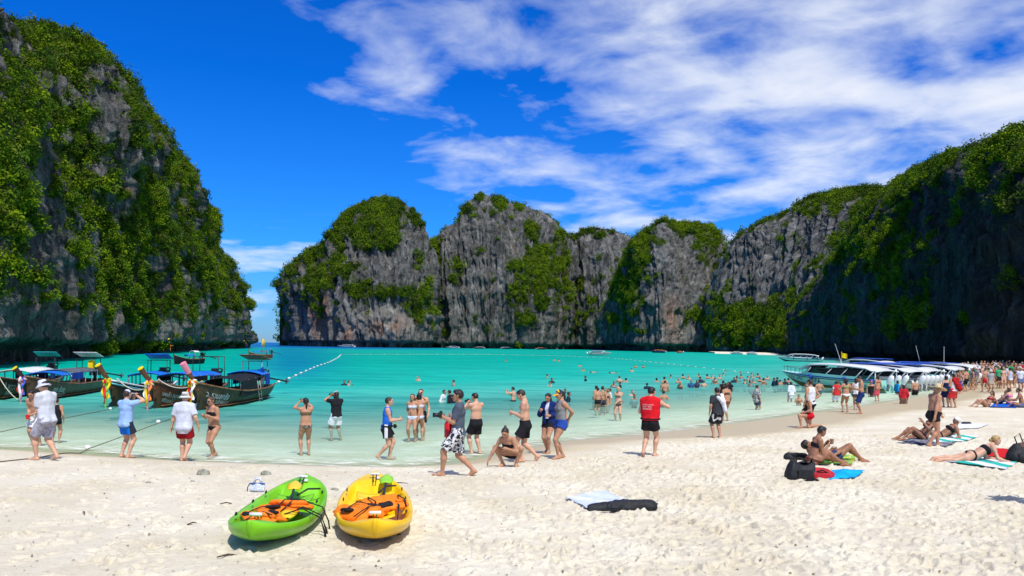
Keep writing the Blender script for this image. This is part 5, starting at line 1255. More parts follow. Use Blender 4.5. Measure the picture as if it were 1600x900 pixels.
farboat(792, 690, 9, 1, .3, 'low boat with blue cover at the foot of the far cliff', hull_m=NAVY, low=NAVY, blueroof=True, motors=1)
farboat(846, 690, 8, 1, .1, 'dark boat with orange top at the foot of the far cliff', hull_m=NAVY, low=NAVY, roofm=ORANGE, motors=1)
farboat(1028, 470, 8, -1, .2, 'boat with orange awning under the ridged cliff', hull_m=NAVY, low=NAVY, roofm=ORANGE, motors=1)
farboat(1062, 470, 3.2, -1, .1, 'small orange dinghy under the ridged cliff', hull_m=ORANGE, low=ORANGE, roofm=ORANGE, motors=1)
farboat(1150, 430, 6, -1, .1, 'white boat by the little tree-backed beach', hull_m=GELW, low=GELW, motors=1)
farboat(1174, 425, 5, -1, .2, 'blue covered boat by the little tree-backed beach', hull_m=GELW, low=BLUEP, blueroof=True, motors=1)

# ------------------------------------------------------------------ swimming-area buoy lines and mooring ropes
FLOAT = pmat('float', (0.74, 0.72, 0.66), .5, .3, var=.15, scale=8)
def line_pts(pts, n):
    P = np.array(pts, float); d = np.concatenate([[0], np.cumsum(np.linalg.norm(np.diff(P, axis=0), axis=1))]); q = np.linspace(0, d[-1], n)
    return np.stack([np.interp(q, d, P[:, k]) for k in range(3)], -1)
def buoy_line(px, label, n, r, cord=.02, z=0.02, mat=ROPE):
    P = [on_level(x, y, z) for x, y in px]; P = [tuple(p) for p in P]
    root = empty('buoy_line', P[0]); tag(root, label, 'buoy line'); o0 = np.array(P[0])
    MB().tube(line_pts(P, max(24, n)) - o0, cord, 5).obj('rope', mat, root, True)
    b = None
    for p in line_pts(P, n + 2)[1:-1]:
        if b is None: b = MB().ball((0, 0, 0), r, 10, 6, (1.25, 1, .9)).obj('float', FLOAT, root, True); c = b
        else: c = b.copy(); COL.objects.link(c); kid(c, root)
        c.location = p - o0 + np.array([random.uniform(-.2, .2) * r, 0, r * .25])
    return root
buoy_line([(396, 612), (424, 601), (450, 592), (475, 581), (496, 572), (515, 566), (528, 559), (533, 554)], 'line of white floats curving out from the stern of the dark boat', 26, .10)
buoy_line([(534, 553.6), (640, 553.4), (760, 553.6), (880, 556), (960, 560), (1040, 568), (1110, 576), (1190, 585)], 'long line of white floats closing the swimming area across the bay', 44, .085)
buoy_line([(294, 642), (312, 636), (340, 634), (360, 630), (392, 618)], 'short row of white floats beside the hull of the dark boat', 5, .14)
def ground_rope(px, label, floats, r=.10, cord=.013, mat=ROPED):
    P = [];
    for x, y in px:
        q = on_ground(x, y); q.z = max(q.z, 0) + .02; P.append(tuple(q))
    root = empty('mooring_rope', P[0]); tag(root, label, 'rope'); o0 = np.array(P[0])
    W = line_pts(P, 60); W[:, 2] = [max(ground(a, b), 0.0) + .02 for a, b in W[:, :2]]
    MB().tube(W - o0, cord, 5).obj('cord', mat, root, True)
    b = None
    for fx, fy in floats:
        q = on_ground(fx, fy); q.z = max(q.z, 0) + r * .6
        if b is None: b = MB().ball((0, 0, 0), r, 10, 7, (1.2, 1, .95)).obj('float', FLOAT, root, True); c = b
        else: c = b.copy(); COL.objects.link(c); kid(c, root)
        c.location = np.array(q) - o0
    return root
ground_rope([(-60, 728), (0, 723), (60, 717), (137, 705), (200, 690), (247, 678), (290, 668), (330, 655)], 'dark rope with white floats running from the dry sand into the shallows', [(57, 716), (137, 704), (200, 691), (247, 677)], .07)
ground_rope([(-40, 690), (60, 676), (120, 668), (172, 661), (230, 646), (300, 628)], 'thin line in the shallows behind the photographer in light blue', [(172, 661)], .06)

# bow mooring ropes between the boats
def rope(a, b, sag, label, r=.025):
    a = np.array(a, float); b = np.array(b, float); o = MB().tube([(a + (b - a) * t - np.array([0, 0, sag * 4 * t * (1 - t)])) - a for t in np.linspace(0, 1, 14)], r, 5).obj('mooring_line', ROPE, None, True, loc=a); tag(o, label, 'rope'); return o
def bowp(Rr, f=.8): M = Matrix.Translation(Rr[0].location) @ Matrix.Rotation(Rr[0].rotation_euler.z, 4, 'Z'); p = Rr[1](.97, 1.0); return M @ Vector((p[0], p[1], p[2] + f * .2))
rope(bowp(R2), bowp(R3), .5, 'pale rope slung between the red brown boat and its striped neighbour')
rope(bowp(R1), bowp(R2), .35, 'pale rope slung between the pink-prowed boat and the red brown boat')
q_ = on_level(28, 628, 0); rope(bowp(R5), (q_.x, q_.y, .1), .15, 'pale rope dropping from the black boat into the water')
# ------------------------------------------------------------------ people on the shore
WHITE = (.54, .565, .62); BLACK = (.014, .014, .017)
def tex_mat(name, fn):
    m = bpy.data.materials.new(name); m.use_nodes = True; nt = m.node_tree; b = nt.nodes['Principled BSDF']; b.inputs['Roughness'].default_value = .85; b.inputs['Specular IOR Level'].default_value = .15
    t = N(nt, 'ShaderNodeTexCoord'); L(nt, fn(nt, t.outputs['Object']), b.inputs['Base Color']); MATS[name] = m; return name
def blot(scale, a, b, lo=.48, hi=.52, det=1.0, stretch=(1, 1, 1)):
    def f(nt, co):
        q = N(nt, 'ShaderNodeMapping'); L(nt, co, q.inputs[0]); q.inputs['Scale'].default_value = stretch
        n = N(nt, 'ShaderNodeTexNoise', i_Scale=scale, i_Detail=det, i_Distortion=.6); L(nt, q.outputs[0], n.inputs[0]); return ramp(nt, n.outputs[0], [(lo, a), (hi, b)])
    return f
def check(scale, a, b):
    def f(nt, co):
        n = N(nt, 'ShaderNodeTexChecker', i_Scale=scale); n.inputs[1].default_value = (*a, 1); n.inputs[2].default_value = (*b, 1); L(nt, co, n.inputs[0]); return n.outputs[0]
    return f
def split(axis, lo, hi, a, b):
    def f(nt, co):
        s = N(nt, 'ShaderNodeSeparateXYZ'); L(nt, co, s.inputs[0]); v = s.outputs[axis]
        k = math_n(nt, 'MULTIPLY', math_n(nt, 'GREATER_THAN', v, lo), math_n(nt, 'LESS_THAN', v, hi)); return mixc(nt, k, a, b)
    return f
tex_mat('board_shorts_print', blot(34, (.02, .02, .022), (.66, .66, .66), .47, .53, 2.0))
tex_mat('floral_print', blot(30, (.10, .08, .07), (.55, .55, .52)))
tex_mat('dark_bikini_print', blot(40, (.05, .04, .03), (.22, .20, .15)))
tex_mat('camo_print', blot(22, (.22, .20, .16), (.58, .56, .52)))
tex_mat('blue_check', check(70, (.70, .72, .80), (.28, .38, .62)))
tex_mat('grey_plaid', blot(30, (.26, .25, .30), (.36, .35, .40)))
tex_mat('side_panel_blue', split(1, -.30, -.098, (.008, .17, .66), (.02, .03, .05)))
tex_mat('white_stripe_black', split(0, -.03, .02, (.015, .015, .018), (.65, .65, .68)))
tex_mat('black_white_shorts', blot(9, (.02, .02, .022), (.72, .72, .72), .56, .60))
tex_mat('navy_yellow_cap', split(0, .052, .3, (.012, .02, .08), (.75, .42, .01)))
tex_mat('red_kanga', blot(26, (.50, .012, .014), (.16, .01, .01)))
tex_mat('red_shorts_print', blot(20, (.62, .02, .03), (.55, .22, .10), .55, .6))

def camera_thing(loc, rz, label, s=1.0, lens=True):
    r = empty('camera', loc, rz); tag(r, label, 'camera')
    MB().box((0, 0, 0), (.055 * s, .13 * s, .085 * s)).box((-.005, 0, .055 * s), (.045 * s, .05 * s, .03 * s)).box((0.01, -.055 * s, 0), (.07 * s, .03 * s, .085 * s)).obj('camera_body', BLACKM, r)
    if lens: MB().tube([(.02 * s, 0, 0), (.075 * s, 0, 0), (.13 * s, 0, 0)], [.037 * s, .036 * s, .04 * s], 12).obj('lens', BLACKM, r, True)
    return r
def phone(loc, rz, label):
    r = MB().box((0, 0, 0), (.012, .145, .075)).obj('phone', BLACKM); r.location = loc; r.rotation_euler = (0, 0, rz); tag(r, label, 'phone'); return r

p = person(72, 730, 72, 1.75, 'man in white bucket hat, loose white T-shirt and grey knee shorts at the left edge', [('t_shirt', WHITE, dict(hem=-.03, sleeve=.72)), ('shorts', 'grey_plaid', dict(len=.86, flare=.010))],
           ('short', 'dark'), ('bucket', (.56, .60, .68)), 'fair', hpx=128, feet=((.10, .05), (-.11, -.05)), footz=(0, .02), pitch=(0, 12), hip=(0, 0, .50), hands=((.17, .02, .67), (.16, -.03, .66)), curl=(1, 1), lean=4, head=(10, 18, 0))
person(57, 697, 175, 1.7, 'shirtless man in white shorts looking down behind the white bucket hat', [('shorts', (.66, .66, .66), dict(len=.8))], ('short', 'black'), None, 'tan', lean=16, head=(0, 32, 0), hands=((.15, .03, .55), (.14, -.05, .50)), curl=(1, 1))
person(87, 692, 10, 1.38, 'person half hidden behind the man in the white T-shirt, one arm and leg showing', [('trunks', BLACK), ('tank_top', BLACK)], ('short', 'dark'), None, 'tan', hands=('hang', 'hang'))
p = person(196, 720, -22, 1.70, 'photographer in light blue polo shirt, bright blue shorts and pale cap', [('t_shirt', (.28, .44, .74), dict(sleeve=.62, hem=-.05)), ('shorts', 'side_panel_blue', dict(len=.60)), ('strap', BLACK, dict(y=.03, name='camera_strap'))],
           ('short', 'dark'), ('cap', (.52, .58, .74)), 'fair', hpx=107, hands=((.15, .0, .895), (.15, -.045, .90)), elbow=((0, .6, -1), (0, -1, -.55)), curl=(1, 1), feet=((.0, .075), (-.02, -.07)))
camera_thing(world_pt(p, (.165, -.02, .915)), p.rotation_euler.z, 'black camera held up by the photographer in light blue')
person(287, 727, 2, 1.72, 'man in white sun hat, long white shirt and dark red shorts seen from behind', [('shirt', (.54, .57, .65), dict(hem=-.105, sleeve=.80)), ('shorts', (.28, .008, .014), dict(len=.62))],
       ('short', 'grey'), ('bucket', (.58, .60, .56)), 'fair', hpx=109, fat=.35, feet=((.03, .035), (-.07, -.035)), footz=(0, .03), pitch=(0, 30), hands=((.03, .19, .48), (.03, -.19, .50)), head=(0, 5, 0))
person(334, 722, 152, 1.64, 'woman in black bandeau bikini and sunglasses walking out of the shallows', [('bikini_top', BLACK), ('bikini_bottom', BLACK, dict(rise=.015, cut=.8))], ('lowbun', 'brown'), None, 'tan', sex='f', hpx=97, glasses=True, fat=.25,
       lean=7, feet=((.06, .035), (-.07, -.04)), footz=(0, .02), hands=((.16, .06, .68), (.15, -.10, .69)), curl=(1, 1), head=(-8, 8, 0))
p = person(477, 714, 24, 1.63, 'woman in dark patterned bikini holding up a phone at the water edge', [('bikini_top', (.16, .10, .06), dict()), ('bikini_bottom', 'dark_bikini_print', dict(rise=.02))], ('pony', 'black'), None, 'tan', sex='f', hpx=91,
           hands=((.22, .07, .905), (.22, -.03, .905)), elbow=((0, 1, -.7), (0, -1, -.7)), curl=(1, 1), feet=((.0, .07), (0, -.06)))
phone(world_pt(p, (.235, .02, .935)), p.rotation_euler.z, 'dark phone held up by the woman in patterned bikini')
p = person(525, 686, 38, 1.74, 'man in black T-shirt, white shorts and patterned cap filming from the shallows', [('t_shirt', BLACK, dict(sleeve=.62)), ('shorts', (.72, .72, .72), dict(len=.74, flare=.028))], ('bob', 'dark'), ('cap', 'camo_print'), 'tan', hpx=78,
           hands=((.17, .05, .885), (.17, -.01, .89)), elbow=((0, 1, -.6), (0, -.6, -1)), curl=(1, 1), feet=((.02, .085), (-.03, -.085)))
camera_thing(world_pt(p, (.18, .02, .91)), p.rotation_euler.z, 'black camcorder held by the man in black T-shirt')
person(603, 714, -80, 1.70, 'man in bright blue tank top and striped black shorts striding to the right', [('tank_top', (.02, .14, .62), dict(hem=-.01)), ('shorts', 'white_stripe_black', dict(len=.56)), ('belt', BLACK, dict(z=.03, e=.008, name='pouch_belt'))],
       ('crop', 'dark'), None, 'fair', hpx=99, fat=.4, feet=((.05, .04), (-.12, -.04)), footz=(0, .03), pitch=(0, 35), hands=((.19, .05, .63), (.20, -.05, .64)), curl=(1, 1), lean=3)
person(644, 684, 172, 1.62, 'woman in pale bikini posing beside a man in sunglasses', [('bikini_top', (.55, .58, .68)), ('bikini_bottom', (.55, .60, .70))], ('long', 'brown'), None, 'tan', sex='f', hpx=76, hands=('hang', (.03, -.06, .60)))
person(657, 684, 176, 1.76, 'shirtless man in sunglasses and black shorts posing in the shallows', [('shorts', BLACK)], ('short', 'brown'), None, 'fair', hpx=81, glasses=True)
p = person(654, 688, 4, 1.63, 'woman in blue checked bikini bottoms taking a picture of the couple', [('bikini_top', (.55, .58, .66)), ('bikini_bottom', 'blue_check', dict(rise=.025, cut=.55))], ('bob', 'black'), None, 'tan', sex='f', hpx=76,
           hands=((.19, .05, .90), (.19, -.05, .90)), elbow=((0, 1, -.5), (0, -1, -.5)), curl=(1, 1), feet=((0, .07), (0, -.07)))
phone(world_pt(p, (.205, 0, .925)), p.rotation_euler.z, 'phone held up by the woman in checked bikini bottoms')
p = person(715, 741, 88, 1.73, 'man in grey T-shirt and black and white board shorts walking left with a camera', [('t_shirt', (.075, .095, .125), dict(sleeve=.72, hem=-.01)), ('shorts', 'board_shorts_print', dict(len=.86, flare=.016))], ('thick', 'black'), None, 'tan', hpx=139, glasses=True,
           feet=((.17, .045), (-.175, -.05)), footz=(0, .02), pitch=(-6, 26), hip=(0, 0, .487), hands=((.17, .03, .665), (.15, -.02, .655)), elbow=((-.8, .5, -.6), (-1, -.3, -.5)), curl=(1.9, 1.9), lean=-2, head=(0, 0, 0))
camera_thing(world_pt(p, (.20, .005, .685)), p.rotation_euler.z, 'black camera carried at the chest by the man in grey T-shirt', 1.15)
bp_ = world_pt(p, (.115, -.075, .59))
rb = empty('dry_bag', bp_, p.rotation_euler.z); tag(rb, 'red dry bag hanging from the wrist of the man in grey T-shirt', 'bag')
MB().tube([(0, 0, -.30), (0, 0, -.27), (0, 0, -.02), (0, 0, .04), (0, 0, .07)], [.05, .085, .088, .05, .06], 12).autosm('bag_body', pmat('red_vinyl', (.62, .012, .016), .35, .4, var=.1), rb)
MB().tube([(.0, 0, .06), (-.02, .02, .13), (-.01, .03, .19)], .018, 6).obj('bag_strap', pmat('red_vinyl', (0, 0, 0)), rb, True)
MB().tube([(.045, .0, .0), (.05, .0, -.25)], .006, 5).obj('cord', BLACKM, rb)
p = person(743, 708, 36, 1.73, 'shirtless man in black shorts raising a camera, seen from behind', [('shorts', BLACK, dict(len=.70))], ('short', 'dark'), None, 'fair', hpx=97, hands=((.17, .06, .815), (.17, .0, .82)), elbow=((0, .8, -1), (0, -.4, -1)), curl=(1.9, 1.9), head=(10, 14, 0), feet=((.02, .065), (-.03, -.06)))
camera_thing(world_pt(p, (.19, .03, .84)), p.rotation_euler.z, 'black camera in the hands of the shirtless man in black shorts')
person(798, 729, 158, 1.63, 'woman in black bikini crouching to touch the sand, hair in a bun', [('bikini_top', BLACK), ('bikini_bottom', BLACK)], ('bun', 'dark'), None, 'tan', sex='f', hip=(-.06, 0, .165), lean=40, feet=((.06, .10), (.04, -.10)), fyaw=(22, -22), pitch=(8, 8),
       hands=((.16, .00, .26), (.18, -.30, .015)), elbow=((0, 1, -.4), (-.2, -1, .3)), knee=((1, .75, .5), (1, -.75, .5)), head=(0, 34, 0), curl=(.35, .35))
person(820, 721, 84, 1.76, 'shirtless man in black shorts looking at his hands while walking left', [('shorts', BLACK, dict(len=.66))], ('short', 'dark'), None, 'fair', hpx=117, feet=((.03, .04), (-.16, -.04)), footz=(0, .035), pitch=(0, 45), hip=(0, 0, .495), hands=((.17, .03, .655), (.17, -.03, .65)), curl=(1, 1), head=(0, 32, 0), lean=3)
person(857, 716, 150, 1.60, 'woman in navy zip jacket over a white top and black shorts', [('jacket', (.008, .022, .11), dict(hem=-.02, sleeve=1.85, open=1)), ('tank_top', WHITE, dict(hem=.01, name='white_top')), ('shorts', BLACK, dict(len=.34))], ('bob', 'black'), None, 'tan', sex='f', hpx=96, hands=((.10, .06, .62), (.12, -.10, .70)), curl=(1, 1), head=(0, 25, 0), feet=((.05, .03), (-.05, -.05)))
person(876, 719, 112, 1.68, 'woman in navy cap with yellow peak and grey tank top, hands behind her back', [('tank_top', (.20, .21, .21), dict(hem=-.08)), ('shorts', (.02, .06, .30), dict(len=.24))], ('pony', 'dark'), ('cap', 'navy_yellow_cap'), 'tan', sex='f', hpx=109, fat=.2, hands=((-.10, .03, .56), (-.10, -.02, .56)), elbow=((-.8, .8, 0), (-.8, -.8, 0)), feet=((.06, .045), (-.06, -.05)), head=(0, 14, 0))
p = person(1015, 721, -28, 1.70, 'man in red life vest and black shorts strolling along the sand', [('vest', (.62, .010, .018), dict(hem=.02)), ('shorts', BLACK, dict(len=.44)), ('belt', BLACK, dict(z=.035, e=.02, name='vest_strap'))], ('thick', 'black'), None, 'fair', hpx=110, fat=.3,
           feet=((-.11, .06), (.07, -.05)), footz=(.03, 0), pitch=(40, 0), hands=((.14, .10, .66), (.16, -.14, .74)), elbow=(None, (.2, -1, -.5)), curl=(1, 1), head=(-15, 12, 0))
def back_print(root, rows, z0, size, mat, xoff=-.115):
    b = root_b[root.name]
    for i, (tx, yo) in enumerate(rows):
        V, Q = text_mesh(tx, size); W = [(xoff, yo - v[0] + 0, z0 - i * size * 1.15 + v[1]) for v in V]
        if len(V): MB().add(W, [q_[::-1] for q_ in Q]).obj('print', mat, root)
back_print(p, [('LOMA LANTA', .075), ('DIVE  TRIPS', .075), ('ANDAMAN', .075)], .735, .026, WHITEP, -.112)
person(1120, 683, 12, 1.56, 'boy in black T-shirt and black and white board shorts with a towel over his shoulder', [('t_shirt', (.03, .035, .04), dict(sleeve=.75)), ('shorts', 'black_white_shorts', dict(len=.86, flare=.026))], ('short', 'black'), None, 'tan', hpx=80)
person(1134, 664, 25, 1.62, 'dark haired woman with bare back standing beside the boy with the towel', [('bikini_bottom', (.16, .06, .03)), ('bikini_top', (.10, .05, .03))], ('bob', 'dark'), None, 'tan', sex='f', hpx=61)
p = person(1266, 673, 28, 1.74, 'man in white tank top and black shorts with a hand on his hip', [('tank_top', (.60, .61, .62), dict(hem=-.02)), ('shorts', BLACK, dict(len=.66))], ('crop', 'dark'), None, 'tan', hpx=77, hands=('hang', (.02, -.10, .565)), elbow=(None, (-.5, -1, 0)), feet=((0, .05), (.02, -.05)))
person(1265, 669, 88, 1.60, 'person in red shorts kneeling on one knee behind the man in the white tank top', [('shorts', (.50, .01, .02), dict(len=.35))], ('short', 'black'), None, 'tan', hip=(.0, 0, .285), feet=((.20, .05), (-.24, -.05)), footz=(0, .02), pitch=(0, 70), knee=((1, 0, .4), (1, 0, -1)), hands=((.15, .08, .35), (.1, -.08, .4)), lean=6)
person(1321, 657, 4, 1.62, 'woman in white bikini with long black hair, back to the camera', [('bikini_top', (.20, .30, .10)), ('bikini_bottom', (.74, .73, .72), dict(cut=.5))], ('long', 'black'), None, 'tan', sex='f', hpx=54, hands=((.15, .15, .66), (.14, -.16, .66)))
person(1337, 656, -30, 1.60, 'woman in white top and grey shorts between the white bikini and the navy shorts', [('tank_top', (.65, .64, .62)), ('shorts', (.10, .10, .11), dict(len=.4))], ('long', 'dark'), None, 'fair', sex='f', hpx=51, feet=((.06, .05), (-.08, -.05)))
person(1345, 658, 72, 1.72, 'shirtless man in navy shorts looking down at the woman beside him', [('shorts', (.012, .03, .12), dict(len=.84))], ('short', 'black'), None, 'tan', hpx=60, hands=((.17, .05, .66), (.17, -.05, .64)), head=(0, 25, 0))
person(1371, 643, 20, 1.60, 'woman with long dark hair in a pink and red sarong at the water edge', [('sarong', (.62, .09, .11), dict(low=.22)), ('bikini_top', (.4, .05, .08))], ('long', 'dark'), None, 'tan', sex='f', hpx=42)
p = person(1457, 697, -82, 1.72, 'heavy shirtless man in straw hat and black trunks walking right', [('trunks', BLACK, dict(len=.36))], ('short', 'grey'), ('straw', (.62, .50, .26)), 'tan', hpx=99, fat=1.0, feet=((.13, .06), (-.10, -.06)), footz=(.0, .01), pitch=(0, 15), hands=((.24, .10, .44), (-.08, -.16, .46)), lean=6, head=(0, 16, 0))

# wading people: waterline pixel, visible height in pixels
def wader(px, py, vis, face, label, wear, hair, hatd=None, skin='tan', h=1.68, group=None, **kw):
    q = on_level(px, py, 0.0); v = vis * q.y / F
    z = min(v - h, -.02); return person(px, py, face, h, label, wear, hair, hatd, skin, group=group, loc=(q.x, q.y, z), **kw)
wader(1182, 635, 34, -60, 'person in patterned shirt and dark shorts standing alone in the shallows', [('shirt', 'floral_print', dict(hem=-.08, sleeve=.8)), ('shorts', (.05, .06, .12))], ('short', 'black'), h=1.6)
wader(1236, 622, 26, 15, 'woman in long white shirt wading, wet to the thighs', [('shirt', (.62, .64, .66), dict(hem=-.16, sleeve=1.3))], ('bob', 'dark'), sex='f', h=1.58)
wader(1248, 629, 22, 165, 'boy kneeling in the shallows with raised hands', [('shorts', BLACK)], ('short', 'black'), h=1.5, hip=(0, 0, .30), feet=((.0, .1), (-.1, -.1)), pitch=(60, 60), hands=((.14, .08, .60), (.14, -.06, .62)))
wader(1307, 625, 30, 4, 'man in red life vest over white T-shirt and white shorts, ankle deep', [('t_shirt', WHITE), ('vest', (.55, .03, .03)), ('shorts', (.66, .66, .68), dict(len=.8))], ('short', 'black'))
wader(1361, 617, 23, 170, 'person in long black robe and red cap in the shallows', [('dress', (.015, .015, .02), dict(low=.05))], ('short', 'black'), ('cap', (.5, .02, .02)))
wader(1412, 634, 34, -20, 'person in red shirt, brown trousers and white cap at the water edge', [('t_shirt', (.45, .02, .03), dict(sleeve=1.7)), ('shorts', (.26, .17, .12), dict(len=.99)), ], ('long', 'dark'), ('cap', (.7, .66, .62)), sex='f', h=1.55)
wader(1430, 617, 25, 0, 'shirtless man in dark shorts wading towards the moored speedboats', [('shorts', BLACK)], ('short', 'black'))
wader(1402, 614, 20, -90, 'person in bright blue shirt wading near the speedboats', [('t_shirt', (.01, .22, .50), dict(sleeve=1.7)), ('shorts', BLACK)], ('bob', 'black'))
wader(966, 648, 45, 160, 'blonde woman in dark patterned bikini standing knee deep', [('bikini_top', 'dark_bikini_print'), ('bikini_bottom', 'dark_bikini_print')], ('long', 'blonde'), skin='fair', sex='f', h=1.65, hands=((.16, -.02, .55), (.10, .10, .60)))
wader(802, 627, 23, 60, 'shirtless man waist deep photographing the boats', [('shorts', BLACK)], ('short', 'black'), skin='fair', hands=((.2, .1, .86), (.2, .02, .86)), curl=(1, 1))
wader(690, 628, 20, -110, 'person in white rash shirt standing waist deep', [('t_shirt', (.70, .70, .68), dict(sleeve=1.8))], ('short', 'black'), lean=12)
wader(708, 630, 22, 60, 'person in black long-sleeved shirt bending in the water behind the grey T-shirt man', [('t_shirt', BLACK, dict(sleeve=1.8))], ('short', 'black'), lean=20)
wader(932, 624, 22, 30, 'shirtless man with arms folded, tallest back of the bathing group', [('shorts', BLACK)], ('short', 'black'))
wader(934, 641, 36, 20, 'child in dark trunks standing thigh deep in the bathing group', [('trunks', BLACK)], ('short', 'black'), h=1.35)
wader(941, 636, 33, -30, 'tanned bather behind the child in dark trunks', [('trunks', (.03, .03, .06))], ('thick', 'black'), h=1.6)
wader(947, 632, 26, 160, 'woman in black bikini top sitting low in the bathing group', [('bikini_top', BLACK)], ('bob', 'dark'), sex='f')
wader(953, 626, 20, 90, 'bather in pale shirt in the bathing group', [('t_shirt', (.55, .52, .45), dict(sleeve=.9))], ('short', 'dark'))
wader(1038, 611, 23, 0, 'bare backed bather with arms folded, standing behind another', [('trunks', BLACK)], ('short', 'black'))
wader(1039, 613, 19, 5, 'bare backed bather with green trunks in front of the man with folded arms', [('trunks', (.05, .16, .06))], ('short', 'black'))
wader(1064, 608, 14, 150, 'woman leaning forward waist deep in the bay', [('bikini_top', BLACK)], ('bob', 'black'), sex='f', lean=25)
wader(1080, 606, 13, 180, 'bather in blue shirt sunk to the chest', [('t_shirt', (.03, .10, .22))], ('short', 'black'))
wader(1089, 606, 13, 200, 'bather in dark top beside the blue shirt', [('t_shirt', (.04, .04, .07))], ('bob', 'black'), sex='f')
wader(1130, 618, 24, 0, 'dark haired bather in black wetsuit vest behind the boy with the towel', [('vest', BLACK)], ('thick', 'black'))
wader(1141, 612, 16, 0, 'child in black rash vest standing in the bay', [('t_shirt', BLACK)], ('bob', 'black'), h=1.3)

# ------------------------------------------------------------------ sitting and lying people
person(1268, 727, -88, 1.64, 'tanned woman with short black hair sitting with knees drawn up, holding a cup', [('bikini_top', BLACK), ('bikini_bottom', (.10, .03, .02))], ('thick', 'black'), None, 'brown', sex='f', hip=(0, 0, .065), lean=16,
       feet=((.47, .05), (.40, -.06)), knee=((0, 0, 1), (0, -.2, 1)), hands=((.22, .04, .30), (.21, -.03, .27)), curl=(1, 1), head=(0, 18, 0))
person(1302, 722, -88, 1.72, 'man lying on his back with knees up, head on a black rucksack', [('trunks', (.03, .05, .14))], ('short', 'black'), None, 'brown', hip=(0, 0, .065), tors=((.30, 0, 1), (-1, 0, .30)), pelv=((.1, 0, 1), (-1, 0, .1)), head=((.8, 0, .75), (-.75, 0, .8)),
       feet=((.40, .07), (.36, -.05)), knee=((0, 0, 1), (0, 0, 1)), hands=((.02, .14, .14), (.0, -.14, .14)))
person(1517, 722, -88, 1.66, 'blonde woman in black tied bikini lying propped on her elbows', [('bikini_top', BLACK), ('bikini_bottom', BLACK)], ('lowbun', 'blonde'), None, 'fair', sex='f', hip=(0, 0, .085), tors=((.55, -.10, -.8), (.85, 0, .52)), pelv=((.12, -.25, -1), (1, 0, .12)), head=((.9, -.25, -.35), (.30, 0, .95)),
       feet=((-.50, .05, .005), (-.49, -.06, .0)), knee=((0, 0, -1), (0, 0, -1)), pitch=((-1, 0, -.35), (-1, 0, -.30)), hands=((.44, .10, .03), (.42, -.16, .03)), elbow=((-.6, .6, -.8), (-.6, -.6, -.8)))
person(1441, 688, 92, 1.66, 'sunbather leaning back with knees bent behind the straw hat man', [('bikini_top', (.1, .02, .02)), ('bikini_bottom', (.02, .02, .03))], ('short', 'dark'), None, 'brown', sex='f', hip=(0, 0, .065), tors=((.85, 0, .5), (-.42, 0, .85)), pelv=((.6, 0, .7), (-.7, 0, .6)), head=((1, 0, .1), (-.1, 0, 1)),
       feet=((.37, .05), (.40, -.07)), knee=((0, 0, 1), (0, 0, 1)), hands=((.05, .1, .34), (-.20, -.2, .04)))
person(1468, 686, 80, 1.66, 'sunbather with white head wrap reclining on a striped towel', [('bikini_top', BLACK), ('bikini_bottom', BLACK)], None, ('wrap', (.68, .66, .62)), 'brown', sex='f', hip=(0, 0, .065), tors=((.7, .2, .7), (-.75, 0, .62)), pelv=((.2, 0, 1), (-1, 0, .15)), head=((1, 0, .3), (-.25, 0, 1)),
       feet=((.46, .06), (.44, -.06)), knee=((0, 0, 1), (0, 0, 1)), hands=((-.15, .2, .03), (-.2, -.2, .03)))
# couple with the red cloth
p = person(1490, 648, 10, 1.68, 'man in red printed board shorts with a red cloth over his shoulder', [('shorts', 'red_shorts_print', dict(len=.88, flare=.03)), ('tank_top', (.6, .6, .6))], ('thick', 'black'), None, 'tan', hpx=54, hands=((.1, .1, .68), 'hang'))
kb = root_b[p.name]
f_ = Field((-.22, -.26, .50), (.2, .16, .9), .012); A_ = f_.add
A_((-.03, -.02, .84), (-.08, -.12, .56), .055, .085, k=.03); A_((-.02, -.08, .82), (.02, -.17, .56), .055, .075, k=.03); A_((-.05, .05, .82), (-.08, -.06, .62), .05, .07, k=.03)
Pk, Fk = f_.mesh(); Pk = Pk + .012 * fbm(Pk[:, 0] * 25, Pk[:, 1] * 25, Pk[:, 2] * 12, seed=5)[:, None]
ko = mesh_np('beach_cloth', Pk, Fk, MATS['red_kanga']); ko.location = p.location; ko.rotation_euler = p.rotation_euler; ko.scale = p.scale; tag(ko, 'dark red cloth draped over the shoulder of the man in red shorts', 'cloth')
person(1478, 645, -10, 1.58, 'woman in navy sundress standing beside the red cloth', [('dress', (.01, .02, .08), dict(low=.30, wide=.13))], ('bob', 'dark'), None, 'fair', sex='f', hpx=50)
